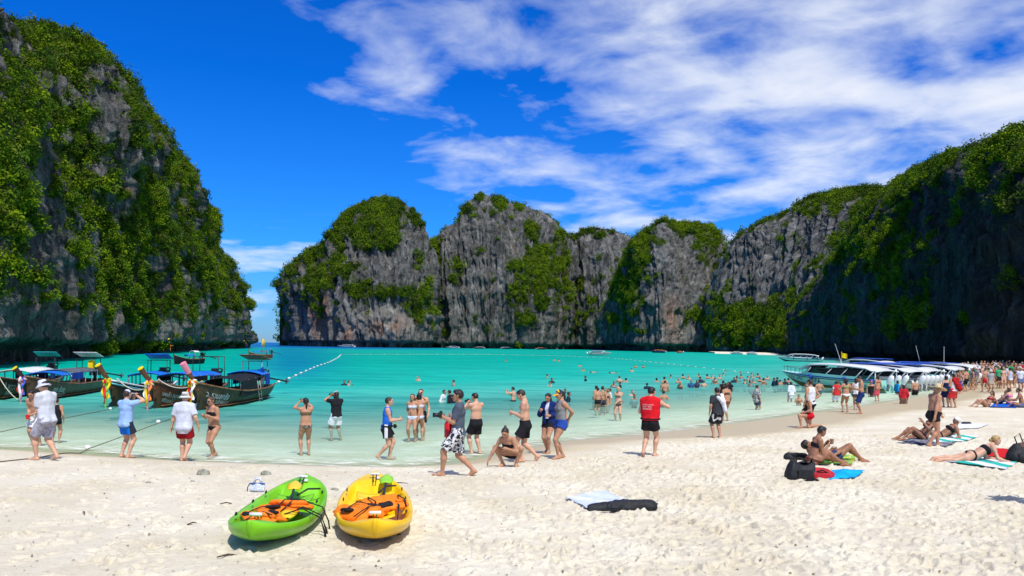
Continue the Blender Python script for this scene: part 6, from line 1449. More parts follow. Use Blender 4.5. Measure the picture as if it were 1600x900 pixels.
# ------------------------------------------------------------------ kayaks, life jackets, paddles
def kayak(near, far, col, label, rimcol):
    n = Vector((near[0], near[1], 0)); f = Vector((far[0], far[1], 0)); d = n - f; Ln = d.length
    c = (n + f) / 2; root = empty('kayak', (c.x, c.y, ground(c.x, c.y) - .03), math.atan2(d.y, d.x)); tag(root, label, 'kayak', 'kayaks lying on the sand')
    W = .50
    us = np.sin(np.linspace(-1, 1, 61) * math.pi / 2)
    a = np.linspace(0, math.pi, 17); yt = np.linspace(-1, 1, 31)[1:-1]
    V = []
    for u in us:
        w = max(.03, W * max(1e-3, (1 - abs(u) ** 2.5)) ** .58); rk = .20 * abs(u) ** 2.4 + (.04 if u > 0 else 0) * u * u
        zr = .27 + .16 * abs(u) ** 2.6; zb = rk
        k = .86 + .14 * (1 - abs(u))
        for t in a:                                    # hull below the rim, starboard to port
            y = -math.cos(t); s = math.sin(t)
            V.append((u * (Ln / 2) * (1 - .03 * s), y * w * (1 - .18 * s * (1 - abs(y))), zr + (zb - zr) * s ** .62))
        for y in -yt:                                    # deck with two seat wells and foot wells
            m = sstep(1.0, .80, abs(y) / .92) * sstep(.80, .66, abs(u))
            seat = .55 + .45 * np.exp(-((u + .02) / .10) ** 2) * 0 - .42 * np.exp(-((u - .0) / .07) ** 2) - .30 * np.exp(-((u - .40) / .05) ** 2) - .25 * np.exp(-((u + .42) / .05) ** 2) - .22 * np.exp(-(y / .16) ** 2) * (abs(u) > .12)
            V.append((u * Ln / 2, y * w, zr + .045 * (1 - y * y) - .20 * m * max(seat + .3, .1) - .022 * sstep(.97, .86, abs(y)) * (1 - m) * .5))
    nc = len(a) + len(yt)
    Fk_ = grid_faces(len(us), nc, wrap=True)[:, ::-1]
    caps = []
    for base, fl_ in ((0, False), ((len(us) - 1) * nc, True)):
        V.append(tuple(np.array(V[base:base + nc]).mean(0))); ci = len(V) - 1
        caps += [(base + i, base + (i + 1) % nc, ci, ci)[:: 1 if fl_ else 1] if fl_ else (base + (i + 1) % nc, base + i, ci, ci) for i in range(nc)]
    mk_ = MB(); mk_.V = V; mk_.Q = Fk_.tolist() + [list(c[:3])[::-1] for c in caps]
    o = mk_.obj('hull', col, root, True); bm_ = bmesh.new(); bm_.from_mesh(o.data); bmesh.ops.recalc_face_normals(bm_, faces=bm_.faces); bm_.to_mesh(o.data); bm_.free()
    def top(u, y): return np.array([u * Ln / 2, y * W, .31 + .15 * abs(u) ** 2.6])
    for s in (1, -1):
        h = MB().tube([top(.80 * s, -.14), top(.80 * s, .14)], .022, 8); h.V = [(v[0] + .03 * s, v[1], v[2] + .07) for v in h.V]; ho = h.obj('carry_handle', WHITEP, root, True)
        q = MB()
        for y in (-.05, .05): q.tube([top(.70 * s, y * .6) + np.array([0, 0, .01]), top(.75 * s, y) + np.array([0, 0, .05]), top(.80 * s, y) + np.array([.03 * s, 0, .07])], .009, 5)
        q.obj('handle_cord', BLACKM, ho, True)
    for u, y in ((.45, .78), (-.1, .84), (-.45, .78), (.45, -.78), (-.1, -.84), (-.45, -.78)):
        MB().tube([top(u - .02, y), top(u - .01, y) + np.array([0, 0, .03]), top(u + .01, y) + np.array([0, 0, .03]), top(u + .02, y)], .010, 5).obj('strap_eye', BLACKM, root, True)
    MB().tube([top(-.62, .62) + np.array([0, 0, -.01]), top(-.5, .35) + np.array([0, 0, .04]), top(-.42, .1) + np.array([0, 0, -.02])], .014, 5).obj('bungee_cord', BLACKM, root, True)
    MB().tube([top(-.80, .1), top(-.80, .1) + np.array([0, 0, .035])], [.035, .03], 10).obj('drain_plug', WHITEP, root, True)
    return root, Ln
def kmat(n, c):
    m = pmat(n, c, .33, .45, var=.10, scale=3.0, bump=.12, bscale=40); return m
KG = kayak((-2.90, 9.25), (-3.08, 12.6), kmat('green_plastic', (.17, .50, .005)), 'lime green sit-on-top kayak with a yellow paddle', None)
KY = kayak((-1.53, 9.45), (-2.12, 13.0), kmat('yellow_plastic', (.86, .52, .002)), 'yellow sit-on-top kayak with a green paddle', None)
def kw(K, p): M = Matrix.Translation(K[0].location) @ Matrix.Rotation(K[0].rotation_euler.z, 4, 'Z'); return M @ Vector(p)
def paddle(K, a, b, bladem, shaftm, label):
    A, B = kw(K, a), kw(K, b); r = empty('paddle', A); tag(r, label, 'paddle'); v = np.array(B - A); u = nrmv(v); s = nrmv(np.cross(u, [0, 0, 1.])); up = np.cross(s, u)
    MB().tube([(0, 0, 0), v], .019, 8).obj('shaft', shaftm, r, True)
    for e, sg in ((np.zeros(3), -1), (v, 1)):
        G = np.array([[e + u * sg * (.02 + .46 * t) + s * (.105 * math.sin(math.pi * min(1, t * .80 + .16)) ** .6) * w + up * .02 * (1 - w * w) for w in np.linspace(-1, 1, 5)] for t in np.linspace(0, 1, 9)])
        MB().grid(G if sg > 0 else G[:, ::-1], .014).obj('blade', bladem, r, True)
    return r
YB = pmat('yellow_blade', (.80, .55, .01), .4, .4, var=.1); GB = pmat('green_blade', (.28, .62, .02), .4, .4, var=.1)
paddle(KG, (.30, .16, .33), (-.62, .02, .40), YB, BLACKM, 'yellow bladed paddle lying across the green kayak')
paddle(KY, (.0, .10, .30), (-.98, .16, .40), GB, BLACKM, 'green bladed paddle lying on the yellow kayak')
BLACKF = pmat('black_webbing', (.014, .014, .016), .8, .2, var=.3, scale=30)
def life_jacket(K, p, yaw, label, seed, straps=()):
    r_ = np.random.default_rng(seed); loc = kw(K, p); root = empty('life_jacket', loc, K[0].rotation_euler.z + yaw); tag(root, label, 'life jacket', 'orange life jackets heaped on the kayaks')
    Z = np.array([0., 0, 1])
    def slab(a, b, r0, r1, nm='foam_panel', mat=ORANGE, fl=.42):
        a = np.array(a, float); b = np.array(b, float); f = Field(np.minimum(a, b) - .16, np.maximum(a, b) + .16, .013); f.add(a, b, r0, r1, nrmv(Z + .3 * r_.normal(size=3)), fl, k=0)
        P, Fc = f.mesh(); P = P + .008 * fbm(P[:, 0] * 18, P[:, 1] * 18, P[:, 2] * 18, seed=seed)[:, None]
        return kid(mesh_np(nm, P, Fc, mat), root)
    q = slab((-.22, -.16, .04), (.20, -.12, .05), .115, .10); slab((-.20, .02, .09), (.18, .05, .10), .10, .115); slab((-.10, .19, .03), (.16, .22, .05), .10, .085)
    slab((.20, -.05, .10), (.30, .10, .07), .06, .06, 'collar'); slab((-.34, -.20, .03), (-.22, -.15, .05), .045, .05, 'collar')
    slab((-.10, -.20, .085), (.02, -.18, .10), .055, .05, 'black_patch', BLACKF, .5); slab((.05, .10, .13), (.14, .14, .13), .055, .05, 'black_patch', BLACKF, .5)
    for k in range(2):
        a = r_.uniform(-.25, .25); b = r_.uniform(-.2, .2)
        MB().tube([(a, -.24, .06), (a + .02, -.12, .135), (a - .03, .0, .165), (a + b * .6, .10, .15)], .012, 6, flat=.5).obj('webbing_strap', BLACKF, root, True)
    for pts in straps: so_ = MB().tube(pts, .014, 6, flat=.6).obj('webbing_strap', BLACKF, root, True); MB().box(pts[-1], (.05, .04, .06)).obj('buckle', BLACKM, so_)
    return root
for K_ in (KG, KY):
    cm = MATS['green_plastic'] if K_ is KG else MATS['yellow_plastic']
    for u in (.30, -.42):
        Gs = np.array([[(u * K_[1] / 2 - .16 + .30 * a, (b - .5) * .52, .205 + .05 * (2 * b - 1) ** 2 + .10 * max(0, .35 - a)) for b in np.linspace(0, 1, 9)] for a in np.linspace(0, 1, 8)]); kid(MB().grid(Gs, .02).obj('seat', cm, None, True), K_[0])
life_jacket(KG, (.62, -.10, .22), .25, 'orange life jacket with long black straps trailing off the green kayak', 1, straps=([(.1, .25, .10), (.14, .46, .17), (.16, .68, .05), (.18, .74, -.14), (.22, .76, -.30)], [(.0, .30, .08), (.04, .48, .17), (.06, .70, .06), (.05, .77, -.14), (.02, .80, -.32)], [(-.25, .28, .12), (-.24, .52, .19), (-.27, .74, .10), (-.25, .82, -.08), (-.20, .84, -.24)]))
life_jacket(KG, (.22, .10, .26), 1.0, 'orange life jacket bunched in the middle of the green kayak', 2)
life_jacket(KY, (.55, -.16, .24), .5, 'orange life jacket on the near left side of the yellow kayak', 3)
life_jacket(KY, (.25, .12, .27), 1.9, 'orange life jacket with black pad lying over the right rim of the yellow kayak', 4, straps=([(.1, -.25, .10), (.05, -.42, .12), (.0, -.50, -.12), (.02, -.52, -.26)],))

# ------------------------------------------------------------------ towels, bags and small things on the sand
def sheet(px, label, mat, name='towel', cat='towel', nx=14, ny=10, amp=.02, lift=.015, group=None, hump=0):
    """px: four pixel corners in order"""
    C = [on_ground(*p) for p in px]; G = []
    for j in np.linspace(0, 1, ny):
        row = []
        for i in np.linspace(0, 1, nx):
            P = (C[0] * (1 - i) + C[1] * i) * (1 - j) + (C[3] * (1 - i) + C[2] * i) * j
            x = P.x + .03 * vnoise(np.array(j * 5.), np.array(i * 3.), seed=3); y = P.y + .04 * vnoise(np.array(i * 6.), np.array(j * 4.), seed=4)
            z = ground(x, y) + .03 + lift + amp * float(fbm(np.array(x * 5), np.array(y * 5), oct=2, seed=8)) + hump * math.sin(math.pi * i) * math.sin(math.pi * j)
            row.append((x, y, z))
        G.append(row)
    G = np.array(G); o0 = G.mean((0, 1)); o = MB().grid(G - o0, .012).autosm(name, mat, None, 60); o.location = o0; tag(o, label, cat, group); return o
tex_mat('towel_stripes', lambda nt, co: ramp(nt, math_n(nt, 'FRACT', math_n(nt, 'MULTIPLY', (lambda s_: (L(nt, co, s_.inputs[0]), s_.outputs[0])[1])(N(nt, 'ShaderNodeSeparateXYZ')), 1.6)), [(0.0, (.02, .42, .33)), (.28, (.72, .72, .74)), (.62, (.60, .62, .74)), (.80, (.03, .40, .33))], 'CONSTANT'))
tex_mat('dark_print_towel', blot(7, (.03, .03, .05), (.30, .30, .34)))
tex_mat('pale_print_sheet', blot(3, (.42, .50, .72), (.70, .72, .76), .35, .65, 4))
tex_mat('yellow_green_towel', blot(5, (.55, .55, .02), (.10, .42, .12), .45, .55))
sheet([(883, 781), (917, 797), (1006, 793), (937, 769)], 'pale blue and white sheet spread on the empty sand', MATS['pale_print_sheet'], 'beach_sheet', 'sheet')
sheet([(1470, 722), (1572, 735), (1592, 722), (1500, 712)], 'white towel with green stripes under the blonde woman', MATS['towel_stripes'])
sheet([(1510, 716), (1575, 720), (1598, 708), (1530, 703)], 'red towel beyond the blonde woman', pmat('red_terry', (.55, .015, .02), .95, .1, var=.2, bump=.4), lift=.05)
sheet([(1452, 693), (1500, 693), (1530, 684), (1478, 681)], 'green and white towel beside the reclining sunbather in a head wrap', MATS['towel_stripes'], lift=.03)
sheet([(1408, 694), (1478, 699), (1500, 689), (1425, 686)], 'dark patterned towel under the sunbather behind the straw hat man', MATS['dark_print_towel'])
sheet([(1488, 672), (1530, 670), (1545, 664), (1500, 663)], 'white towel left on the sand farther up the beach', pmat('white_terry', (.68, .69, .74), .95, .1, var=.15, bump=.4))
sheet([(1278, 727), (1330, 727), (1338, 714), (1300, 711)], 'yellow and green towel under the tanned couple', MATS['yellow_green_towel'])
sheet([(1292, 750), (1336, 749), (1351, 739), (1300, 737)], 'bright blue cloth crumpled beside the red bag', pmat('sky_blue_cloth', (.0, .35, .80), .8, .2, var=.2, scale=6, bump=.6), 'cloth', 'cloth', amp=.05, hump=.08)
sheet([(1546, 637), (1588, 638), (1590, 632), (1556, 631)], 'blue towel under the reclining group near the crowd', pmat('blue_terry', (.01, .10, .50), .9, .1, var=.2))
def lump(px, py, parts, mat, name, label, cat, vox=.014, squash=1.0, wr=.012, k=.05, seed=1, rz=0, details=None):
    q = on_ground(px, py); f = Field(np.min([np.minimum(a, b) - max(ra, rb) for a, b, ra, rb in parts], 0) - .03, np.max([np.maximum(a, b) + max(ra, rb) for a, b, ra, rb in parts], 0) + .03, vox)
    for a, b, ra, rb in parts: f.add(np.array(a, float), np.array(b, float), ra, rb, k=k)
    f.clip((0, 0, 0.0), (0, 0, -1.)); P, Fc = f.mesh(); P = P * np.array([1, 1, squash]); P = P + (nrmv_rows(P - P.mean(0)) * (wr * fbm(P[:, 0] * 16, P[:, 1] * 16, P[:, 2] * 16, oct=3, seed=seed))[:, None])
    if details:
        r = empty(name, (q.x, q.y, q.z - .01), rz); tag(r, label, cat); kid(mesh_np(cat.split()[-1] + '_body', P, Fc, mat), r)
        for nm, mb, m_ in details: mb.obj(nm, m_, r, True)
        return r
    o = mesh_np(name, P, Fc, mat); o.location = (q.x, q.y, q.z - .01); o.rotation_euler = (0, 0, rz); tag(o, label, cat); return o
def nrmv_rows(v): return v / (np.linalg.norm(v, axis=1, keepdims=True) + 1e-9)
BAGK = pmat('black_nylon', (.016, .017, .02), .6, .3, var=.4, scale=14, bump=.5)
lump(968, 796, [((-.42, -.10, .03), (.0, .0, .05), .10, .12), ((.0, .0, .05), (.45, .08, .05), .13, .13), ((-.30, -.02, .04), (-.1, -.1, .05), .09, .10)], BAGK, 'trousers', 'black trousers dropped on the pale blue sheet', 'trousers', wr=.035, seed=4, squash=.85)
def sandals(px, py, label, col, yaw=0.3):
    q = on_ground(px, py); r = empty('sandals', (q.x, q.y, q.z + .01), yaw); tag(r, label, 'sandals')
    for i, (dx, dy, a) in enumerate(((0, 0, .2), (.06, .14, -.5))):
        c, s = math.cos(a), math.sin(a); G = np.array([[(dx + c * t * .27 - s * w * .05 * (.8 + .25 * math.sin(t * 4)), dy + s * t * .27 + c * w * .05 * (.8 + .25 * math.sin(t * 4)), .02) for w in (-1, 0, 1)] for t in np.linspace(-.5, .5, 8)])
        so = MB().grid(G, .022).obj('sole', col, r); MB().tube([(dx + c * .0 - s * .045, dy + s * .0 + c * .045, .02), (dx + c * .06, dy + s * .06, .055), (dx + s * .045, dy - c * .045, .02)], .010, 5).obj('thong_strap', BLACKF, so, True)
    return r
NAVYS = pmat('navy_rubber', (.01, .04, .12), .6, .3, var=.2)
sandals(953, 801, 'dark flip-flops at the near edge of the pale sheet', BLACKF, .1); sandals(1019, 793, 'navy flip-flops lying alone right of the black trousers', NAVYS, .9); sandals(1268, 754, 'black flip-flops in front of the red bag', BLACKF, .2)
hb = lambda pts: MB().tube(pts, .014, 6)
q = on_ground(1250, 748); tb = empty('tote_bag', (q.x, q.y, q.z - .01), .15); tag(tb, 'large black bag standing beside the tanned couple', 'bag')
Gt = []
for z_, wx, dy, sk in ((0, .27, .15, 0), (.03, .30, .17, 0), (.12, .30, .16, .01), (.22, .27, .13, .02), (.30, .25, .09, .04), (.35, .23, .05, .05), (.33, .20, .02, .05)):
    Gt.append([(sk + wx * np.sign(math.cos(t_)) * abs(math.cos(t_)) ** .55, dy * np.sign(math.sin(t_)) * abs(math.sin(t_)) ** .55, z_ + (.05 * math.sin(t_ * 2 + 1) + .03 * math.sin(t_ * 5)) * (z_ > .2)) for t_ in np.linspace(0, 2 * math.pi, 33)])
Gt = np.array(Gt); Gt = Gt + .018 * np.stack([fbm(Gt[..., 0] * 9 + 3 * k, Gt[..., 1] * 9, Gt[..., 2] * 9, oct=3, seed=40 + k) for k in range(3)], -1)
MB().grid(Gt).obj('bag_body', BAGK, tb, True)
hb([(-.12, -.05, .34), (-.09, -.08, .44), (-.02, -.10, .42), (.05, -.10, .40), (.1, -.05, .33)]).obj('bag_handle', BAGK, tb, True); MB().box((.02, -.165, .13), (.30, .03, .15)).obj('side_pocket', BAGK, tb)
lump(1281, 748, [((-.16, 0, .07), (.16, 0, .07), .13, .12), ((-.1, .05, .15), (.08, .05, .13), .09, .09)], pmat('red_fabric', (.42, .012, .02), .6, .3, var=.3, scale=9, bump=.5), 'holdall', 'dark red bag slumped beside the black bag', 'bag', seed=9, wr=.03, details=[('shoulder_strap', hb([(-.15, -.08, .14), (0, -.13, .20), (.14, -.08, .13)]), BLACKF)])
lump(1243, 720, [((-.16, 0, .08), (.2, .05, .08), .12, .11)], BAGK, 'rucksack', 'black rucksack used as a pillow by the lying man', 'rucksack', seed=11, details=[('shoulder_strap', hb([(-.2, -.05, .15), (-.05, -.12, .17), (.1, -.08, .15)]), BLACKF)])
lump(1594, 723, [((-.12, 0, .14), (.14, 0, .14), .19, .18), ((-.08, .02, .26), (.10, .02, .26), .16, .15), ((-.05, .02, .36), (.05, .02, .36), .10, .10)], BAGK, 'rucksack', 'black rucksack with a loop handle at the right edge beside the blonde woman', 'rucksack', seed=13, details=[('grab_loop', hb([(-.08, 0, .45), (-.14, 0, .60), (-.02, 0, .68), (.06, 0, .47)]), BLACKF), ('front_pocket', MB().box((-.02, -.19, .14), (.26, .04, .2)), BAGK)])
lump(1510, 664, [((-.1, 0, .05), (.1, 0, .05), .08, .08)], BAGK, 'bag', 'small black bag on the farther white towel', 'bag', vox=.02, seed=15)
STONE = pmat('coral_stone', (.30, .30, .24), .9, .1, var=.4, scale=14, bump=.6)
for px_, py_, s_, lb in ((318, 742, .085, 'grey green coral stone on the smooth sand left of the green kayak'), (416, 742, .07, 'pale rounded stone behind the green kayak'), (301, 753, .03, 'tiny dark stone left of the green kayak, near the coral stone'), (232, 755, .035, 'small black pebble on the bare sand below the photographer'), (523, 767, .05, 'pale shell fragment between the two kayaks')):
    lump(px_, py_, [((-s_ * .5, 0, s_ * .4), (s_ * .5, s_ * .2, s_ * .4), s_, s_ * .8)], STONE, 'stone', lb, 'stone', vox=max(.012, s_ / 5), wr=s_ * .3, seed=int(px_))
mk = empty('snorkel_bag', on_ground(401, 769)); mk.scale = (.72, .72, .72); tag(mk, 'clear zip bag with blue trim lying behind the green kayak', 'bag')
CLEAR = pmat('clear_vinyl', (.55, .60, .66), .15, .5, var=.35, scale=30)
G = np.array([[(-.16 + .32 * i, .02 * math.sin(i * 9) + .05 * j, .02 + .17 * j) for i in np.linspace(0, 1, 8)] for j in np.linspace(0, 1, 5)]); MB().grid(G, .03).obj('pouch', CLEAR, mk, True)
MB().tube([(-.17, .05, .19), (.17, .05, .19)], .016, 6).obj('zip_edge', pmat('blue_trim', (.03, .12, .35), .5, .3), mk, True)
MB().tube([(-.08, .06, .20), (-.05, .07, .29), (.05, .07, .30), (.09, .06, .20)], [.03, .035, .035, .03], 8).obj('mask', CLEAR, mk, True)
MB().tube([(-.17, .05, .19), (-.21, .0, .10), (-.20, -.03, .03)], .012, 5).obj('cord', BLACKM, mk, True)
# cup in the sitting woman's hand, red cup of the man in white shorts
def cup(px_root, p, r, h, col, label):
    o = MB().tube([(0, 0, 0), (0, 0, h * .5), (0, 0, h)], [r * .75, r * .9, r], 12).autosm('cup', col); o.location = world_pt(px_root, p); tag(o, label, 'cup'); return o
who = {o['label']: o for o in COL.objects if 'label' in o}
cup(who['tanned woman with short black hair sitting with knees drawn up, holding a cup'], (.275, .0, .29), .045, .11, pmat('brown_cup', (.25, .14, .09), .4, .3), 'brown cup held by the sitting tanned woman')
cup(who['shirtless man in white shorts looking down behind the white bucket hat'], (.20, -.03, .47), .05, .13, pmat('red_vinyl', (0, 0, 0)), 'red cup held by the shirtless man in white shorts')
# towel on the boy's shoulder
by = who['boy in black T-shirt and black and white board shorts with a towel over his shoulder']
f_ = Field((-.2, -.25, .45), (.2, .2, .95), .013); f_.add(np.array((.06, -.08, .70)), np.array((.0, -.085, .825)), .035, .045, k=.02); f_.add(np.array((.0, -.085, .825)), np.array((-.075, -.08, .72)), .045, .05, k=.02); f_.add(np.array((-.075, -.08, .72)), np.array((-.085, -.13, .55)), .05, .04, k=.02); f_.add(np.array((-.07, .02, .80)), np.array((-.08, -.08, .72)), .035, .045, k=.02)
Pt, Ft = f_.mesh(); Pt = Pt + .008 * fbm(Pt[:, 0] * 30, Pt[:, 1] * 30, Pt[:, 2] * 14, seed=9)[:, None]
to_ = mesh_np('shoulder_towel', Pt, Ft, cloth_mat((.68, .69, .72))); to_.location = by.location; to_.rotation_euler = by.rotation_euler; to_.scale = by.scale; tag(to_, 'white towel hanging over the shoulder of the boy in black', 'towel')
# bum bag of the man in the blue tank top
bt = who['man in bright blue tank top and striped black shorts striding to the right']
bb = MB().box((.0, 0, 0), (.06, .16, .10)).box((.035, 0, .0), (.02, .13, .07)); bo = empty('waist_pouch', world_pt(bt, (.135, -.02, .535)), bt.rotation_euler.z); tag(bo, 'black and green waist pouch on the man in the blue tank top', 'pouch')
MB().tube([(0, -.09, 0), (0, -.05, 0), (0, .05, 0), (0, .09, 0)], [.02, .055, .055, .02], 8).obj('pouch_body', BLACKF, bo, True); MB().tube([(.04, -.07, .045), (.04, .07, .045)], .010, 5).obj('zip', pmat('lime_zip', (.35, .5, .02), .5, .3), bo, True)
# driftwood twigs
TWIG = pmat('twig', (.10, .065, .04), .9, .1, var=.4, scale=20)
for px_, py_, ln, a_, lb in ((353, 790, .16, .3, 'short dark twig left of the green kayak'), (622, 758, .35, .1, 'thin curled stalk behind the yellow kayak'), (355, 873, .22, .5, 'dry leaf stalk near the bottom below the green kayak'), (300, 822, .14, .9, 'brown twig on bare sand left of the kayak tip'), (130, 805, .16, 2.2, 'bent twig on the empty sand at lower left')):
    q = on_ground(px_, py_); o = MB().tube([(-ln / 2 * math.cos(a_), -ln / 2 * math.sin(a_), .03), (0, .02, .045), (ln / 2 * math.cos(a_), ln / 2 * math.sin(a_), .03)], [.008, .010, .005], 5).obj('twig', TWIG, None, True, loc=(q.x, q.y, q.z)); tag(o, lb, 'twig')
# ------------------------------------------------------------------ bathers far out and the crowd up the beach
ORD = 'first second third fourth fifth sixth seventh eighth ninth tenth eleventh twelfth thirteenth fourteenth fifteenth sixteenth seventeenth eighteenth nineteenth twentieth'.split()
def ordinal(k): return ORD[k] if k < 20 else ('twenty-' + ORD[k - 20] if k < 29 else 'thirtieth' if k == 29 else 'thirty-' + ORD[k - 30])
HIDE = (0, -500, -60)
def proto(look, wear, hair, hatd=None, skin='tan', sex='m', **kw):
    r = person(0, 0, 0, 1.0, '', wear, hair, hatd, skin, sex=sex, loc=HIDE, vox=kw.pop('vox', .024), **kw); r['look'] = look; return r
def place(pr, first, loc, face, h, label, group):
    c = pr if pr.name not in first else copy_tree(pr); first.add(pr.name)
    c.location = loc; c.rotation_euler = (0, 0, R(90 + face)); c.scale = (h, h, h); tag(c, label, 'person', group)
    for k in ('look',):
        if k in c and c is not pr: del c[k]
    return c
used_ = set()
BATH = [proto('short haired bather', [('trunks', (.03, .04, .10))], ('short', 'black'), skin='tan', hands=((.10, .16, .66), (.10, -.16, .66))),
        proto('dark haired woman bathing', [('bikini_top', (.05, .02, .05))], ('bob', 'black'), skin='tan', sex='f', hands=((.12, .14, .64), (.12, -.14, .64))),
        proto('fair bather', [('trunks', (.2, .03, .03))], ('short', 'brown'), skin='fair', hands=((.14, .08, .78), (.12, -.16, .66))),
        proto('bather in dark rash vest', [('t_shirt', (.02, .03, .06), dict(sleeve=1.7))], ('thick', 'black'), skin='brown'),
        proto('woman with tied hair bathing', [('bikini_top', (.4, .38, .4))], ('bun', 'dark'), skin='brown', sex='f', hands=((.16, .05, .70), (.1, -.16, .62)))]
SW = [(538, 602, 8), (545, 602, 8), (653, 595, 8), (709, 603, 10), (791, 565, 5), (855, 591, 7), (862, 599, 9), (861, 604, 8), (883, 614, 7), (888, 628, 16), (866, 564, 4), (873, 565, 4), (906, 573, 5), (911, 580, 6), (993, 575, 6), (1005, 575, 6), (987, 581, 6),
      (915, 596, 9), (968, 598, 11), (978, 597, 7), (969, 606, 10), (959, 606, 11), (1026, 597, 7), (1048, 591, 6), (1067, 592, 8), (1092, 590, 7), (1105, 592, 8), (1112, 592, 7), (1094, 598, 10), (1117, 600, 12), (1147, 598, 9), (1151, 598, 11),
      (1158, 592, 8), (1168, 595, 8), (1174, 591, 9), (1177, 599, 8), (1163, 600, 8), (1171, 604, 10), (1011, 608, 10), (988, 618, 9), (991, 624, 9), (1037, 624, 14), (1133, 581, 4), (1157, 584, 4), (1209, 603, 13), (1214, 602, 13), (1219, 601, 8), (1246, 596, 6),
      (1270, 604, 12), (1280, 612, 18), (1284, 602, 10), (1291, 604, 12), (1297, 605, 14), (1302, 601, 11), (1315, 604, 14), (1320, 600, 12), (1326, 604, 14), (1334, 608, 22), (1347, 604, 12), (1381, 609, 15), (1388, 609, 14), (1393, 604, 12), (1060, 599, 9), (1100, 604, 10), (1124, 593, 8), (1139, 606, 10), (1187, 597, 9), (1193, 601, 11), (1199, 594, 8), (1226, 601, 10), (1232, 598, 8), (1256, 601, 10), (1262, 606, 12), (1076, 593, 7), (1130, 588, 6), (1184, 590, 7), (1266, 597, 8), (1310, 610, 15), (1353, 606, 13)]
rows_ = sorted(SW, key=lambda t: t[1]); band = lambda y: 0 if y < 583 else 1 if y < 596 else 2 if y < 603.5 else 3
bname = ['in the farthest bathing row', 'in the second farthest bathing row', 'in the middle bathing row', 'in the nearest bathing row']
cnt = [0, 0, 0, 0]
for (x, y, v) in sorted(SW):
    b_ = band(y); pr = random.choice(BATH[:3] if v < 7 else BATH); lk = pr['look']; q = on_level(x, y, 0); h = random.uniform(1.55, 1.72); vis = min(v * q.y / F, h * .62); vis = max(vis, .17)
    place(pr, used_, (q.x, q.y, vis - h), random.choice((0, 20, 160, 180, 200, 90, -90)), h, '%s, %s from left %s' % (lk, ordinal(cnt[b_]), bname[b_]), 'bathers in the bay'); cnt[b_] += 1
# two people floating flat
for x, y, lb in ((923, 582, 'person floating on their front beyond the bathing group'), (953, 583, 'person floating on their back right of the other floater')):
    q = on_level(x, y, 0); r = person(0, 0, 90, 1.65, lb, [('trunks', BLACK)], ('short', 'black'), None, 'tan', loc=(q.x, q.y, -.02), vox=.03, hip=(0, 0, .0), tors=((0, 0, -1), (-1, 0, .05)), pelv=((0, 0, -1), (-1, 0, 0)), head=((-.3, 0, -1), (-1, 0, .1)), feet=((.48, .05, -.06), (.48, -.05, -.06)), knee=((0, 0, -1), (0, 0, -1)), hands=((-.55, .15, .0), (-.2, -.2, 0)))

CROWD = [proto('shirtless man in black shorts', [('shorts', BLACK)], ('short', 'black')), proto('woman in black bikini', [('bikini_top', BLACK), ('bikini_bottom', BLACK)], ('long', 'dark'), sex='f', hands=((.1, .12, .6), 'hang')),
         proto('woman in white bikini', [('bikini_top', (.7, .7, .7)), ('bikini_bottom', (.7, .7, .7))], ('pony', 'dark'), sex='f'), proto('man in white T-shirt', [('t_shirt', WHITE), ('shorts', (.1, .12, .2))], ('short', 'black'), ('cap', (.7, .7, .7))),
         proto('person in black T-shirt', [('t_shirt', BLACK), ('shorts', (.05, .05, .06))], ('bob', 'black'), hands=((.16, .05, .7), (.16, -.05, .7))), proto('fair woman in blue bikini', [('bikini_top', (.05, .2, .5)), ('bikini_bottom', (.05, .2, .5))], ('lowbun', 'blonde'), skin='fair', sex='f'),
         proto('man in red shirt', [('t_shirt', (.5, .03, .04)), ('shorts', (.1, .1, .12))], ('short', 'black'), hands=((.15, .06, .85), (.15, -.04, .85))), proto('man in blue shorts', [('shorts', (.01, .08, .35), dict(len=.8))], ('short', 'dark'), skin='fair', fat=.5),
         proto('tanned woman in orange bikini', [('bikini_top', (.6, .15, .03)), ('bikini_bottom', (.6, .15, .03))], ('bun', 'black'), skin='brown', sex='f', feet=((.08, .05), (-.08, -.05))), proto('person in grey shirt and sun hat', [('t_shirt', (.3, .31, .32)), ('shorts', (.35, .3, .22))], ('short', 'dark'), ('bucket', (.7, .68, .6))),
         proto('man in green T-shirt', [('t_shirt', (.03, .30, .12)), ('shorts', BLACK)], ('short', 'black'), skin='brown'), proto('woman in dark dress', [('dress', (.03, .03, .06), dict(low=.3))], ('long', 'black'), sex='f', skin='fair')]
rowd = [(59, 'front row', 1499, 1640, 13.5), (66, 'second row', 1500, 1630, 9.5), (74, 'third row', 1497, 1630, 8.0), (84, 'fourth row', 1500, 1630, 6.6), (95, 'fifth row', 1504, 1628, 6.2), (108, 'farthest row', 1506, 1625, 5.6)]
for D, rn, x0, x1, step in rowd:
    k = 0; x = x0
    while x < x1:
        dd = D + random.uniform(-2.5, 2.5); xx = x + random.uniform(-.35, .35) * step
        if not (rn == 'front row' and any(abs(xx - a) < 7 for a in (1541, 1521, 1512, 1556, 1568, 1579))):
            q = at_depth(xx, CY, dd); g = ground(q.x, dd)
            if g > -.25:
                pr = random.choice(CROWD); place(pr, used_, (q.x, dd, g), random.choice((0, 30, 90, -90, 150, 180, 200, -40)), random.uniform(1.52, 1.75), '%s, %s from left in %s of beach crowd' % (pr['look'], ordinal(k), rn), 'people crowding the far end of the beach'); k += 1
        x += step
for pr in BATH + CROWD:
    if pr.name not in used_:
        for ch in KIDS.get(pr.name, []): bpy.data.objects.remove(ch)
        bpy.data.objects.remove(pr)
    elif 'look' in pr: del pr['look']
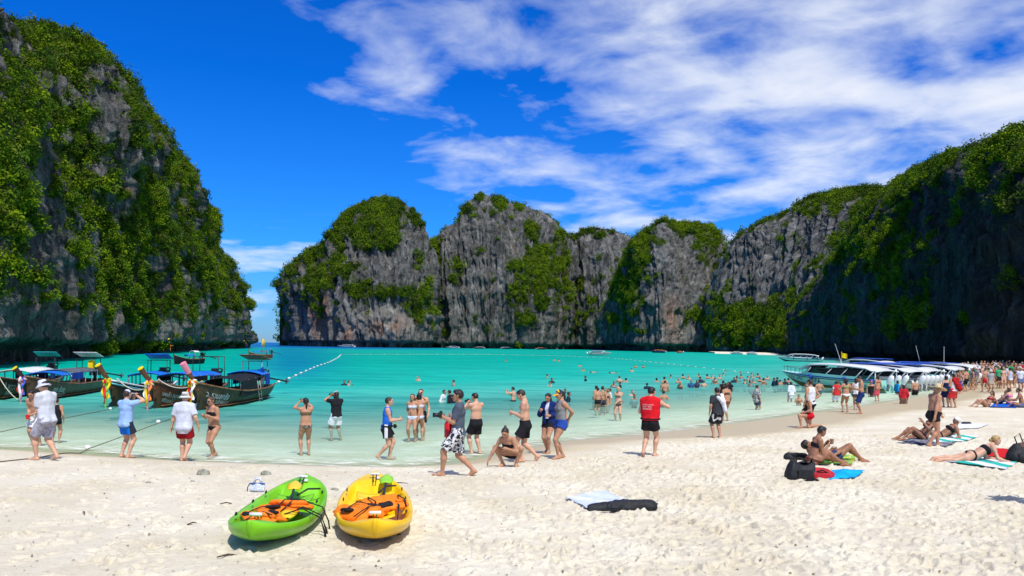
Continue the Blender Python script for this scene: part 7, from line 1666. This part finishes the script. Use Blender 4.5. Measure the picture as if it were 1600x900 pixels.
def front(x, y, hp, face, label, wear, hair, skin='tan', **kw):
    D = 1.68 * F / hp; q = at_depth(x, CY, D); return person(x, y, face, kw.pop('h', 1.68), label, wear, hair, None, skin, group='people crowding the far end of the beach', loc=(q.x, D, ground(q.x, D)), **kw)
front(1541, 626, 37, 15, 'shirtless man in bright red shorts walking away up the beach', [('shorts', (.62, .02, .03), dict(len=.5))], ('short', 'brown'), feet=((.1, .05), (-.1, -.05)), h=1.74)
front(1521, 628, 35, 60, 'slim woman in dark bikini with long hair left of the red shorts', [('bikini_top', BLACK), ('bikini_bottom', BLACK)], ('long', 'dark'), sex='f', feet=((.10, .04), (-.08, -.04)))
front(1510, 630, 36, 20, 'man in black shorts in front of the dark bikini woman', [('shorts', BLACK, dict(len=.7))], ('short', 'black'))
front(1556, 612, 30, 0, 'person in grey shirt and yellow shorts right of the red shorts', [('t_shirt', (.35, .36, .36)), ('shorts', (.7, .5, .02))], ('short', 'black'))
front(1568, 624, 34, 170, 'fair woman in pale pink bikini standing at the edge of the crowd', [('bikini_top', (.6, .42, .4)), ('bikini_bottom', (.6, .42, .4))], ('lowbun', 'blonde'), skin='fair', sex='f')
front(1579, 627, 37, 5, 'woman in blue and white swimsuit with her back to the camera', [('tank_top', (.42, .48, .6), dict(hem=.03)), ('bikini_bottom', (.7, .7, .7))], ('bun', 'black'), sex='f')
LOW = dict(vox=.02)
person(1541, 636, 95, 1.64, 'woman in red bikini reclining on one arm in front of the crowd', [('bikini_top', (.5, .03, .03)), ('bikini_bottom', BLACK)], ('long', 'black'), None, 'tan', sex='f', hip=(0, 0, .065), tors=((.8, 0, .5), (-.5, 0, .85)), pelv=((.5, 0, .8), (-.8, 0, .5)), head=((1, 0, 0), (0, 0, 1)), feet=((.36, .1), (.38, -.1)), knee=((0, 0, 1), (0, 0, 1)), hands=((-.18, .16, .03), (-.2, -.14, .03)), **LOW)
person(1558, 632, 80, 1.72, 'man lying back on his elbows in front of the crowd', [('trunks', (.05, .05, .06))], ('short', 'black'), None, 'brown', hip=(0, 0, .065), tors=((.7, 0, .7), (-.7, 0, .7)), pelv=((.3, 0, 1), (-1, 0, .3)), head=((1, 0, .1), (-.1, 0, 1)), feet=((.44, .06), (.46, -.06)), knee=((0, 0, 1), (0, 0, 1)), hands=((-.15, .2, .03), (-.15, -.2, .03)), **LOW)
person(1580, 633, 20, 1.62, 'woman in pink bikini sitting with her back to the camera', [('bikini_top', (.7, .15, .35)), ('bikini_bottom', (.7, .15, .35))], ('bob', 'brown'), None, 'fair', sex='f', hip=(0, 0, .065), lean=12, feet=((.40, .08), (.40, -.08)), knee=((0, 0, 1), (0, 0, 1)), hands=((.25, .1, .28), (.25, -.1, .28)), **LOW)
person(1598, 637, 60, 1.74, 'man sitting cross-legged at the right edge, bare back', [('shorts', (.1, .12, .2))], ('short', 'black'), None, 'brown', hip=(0, 0, .065), lean=14, feet=((.28, -.06), (.26, .06)), knee=((.3, 1, .3), (.3, -1, .3)), hands=((.3, .1, .2), (.3, -.1, .2)), **LOW)
# someone just past the right edge whose shadow reaches into view
q = at_depth(1648, CY, 13.4); person(0, 0, 20, 1.74, 'person in dark shorts standing past the right edge', [('shorts', BLACK), ('t_shirt', (.3, .3, .32))], ('short', 'black'), None, 'tan', loc=(q.x, q.y, ground(q.x, q.y)), vox=.02, hands=((.1, .2, .6), (.1, -.2, .6)))
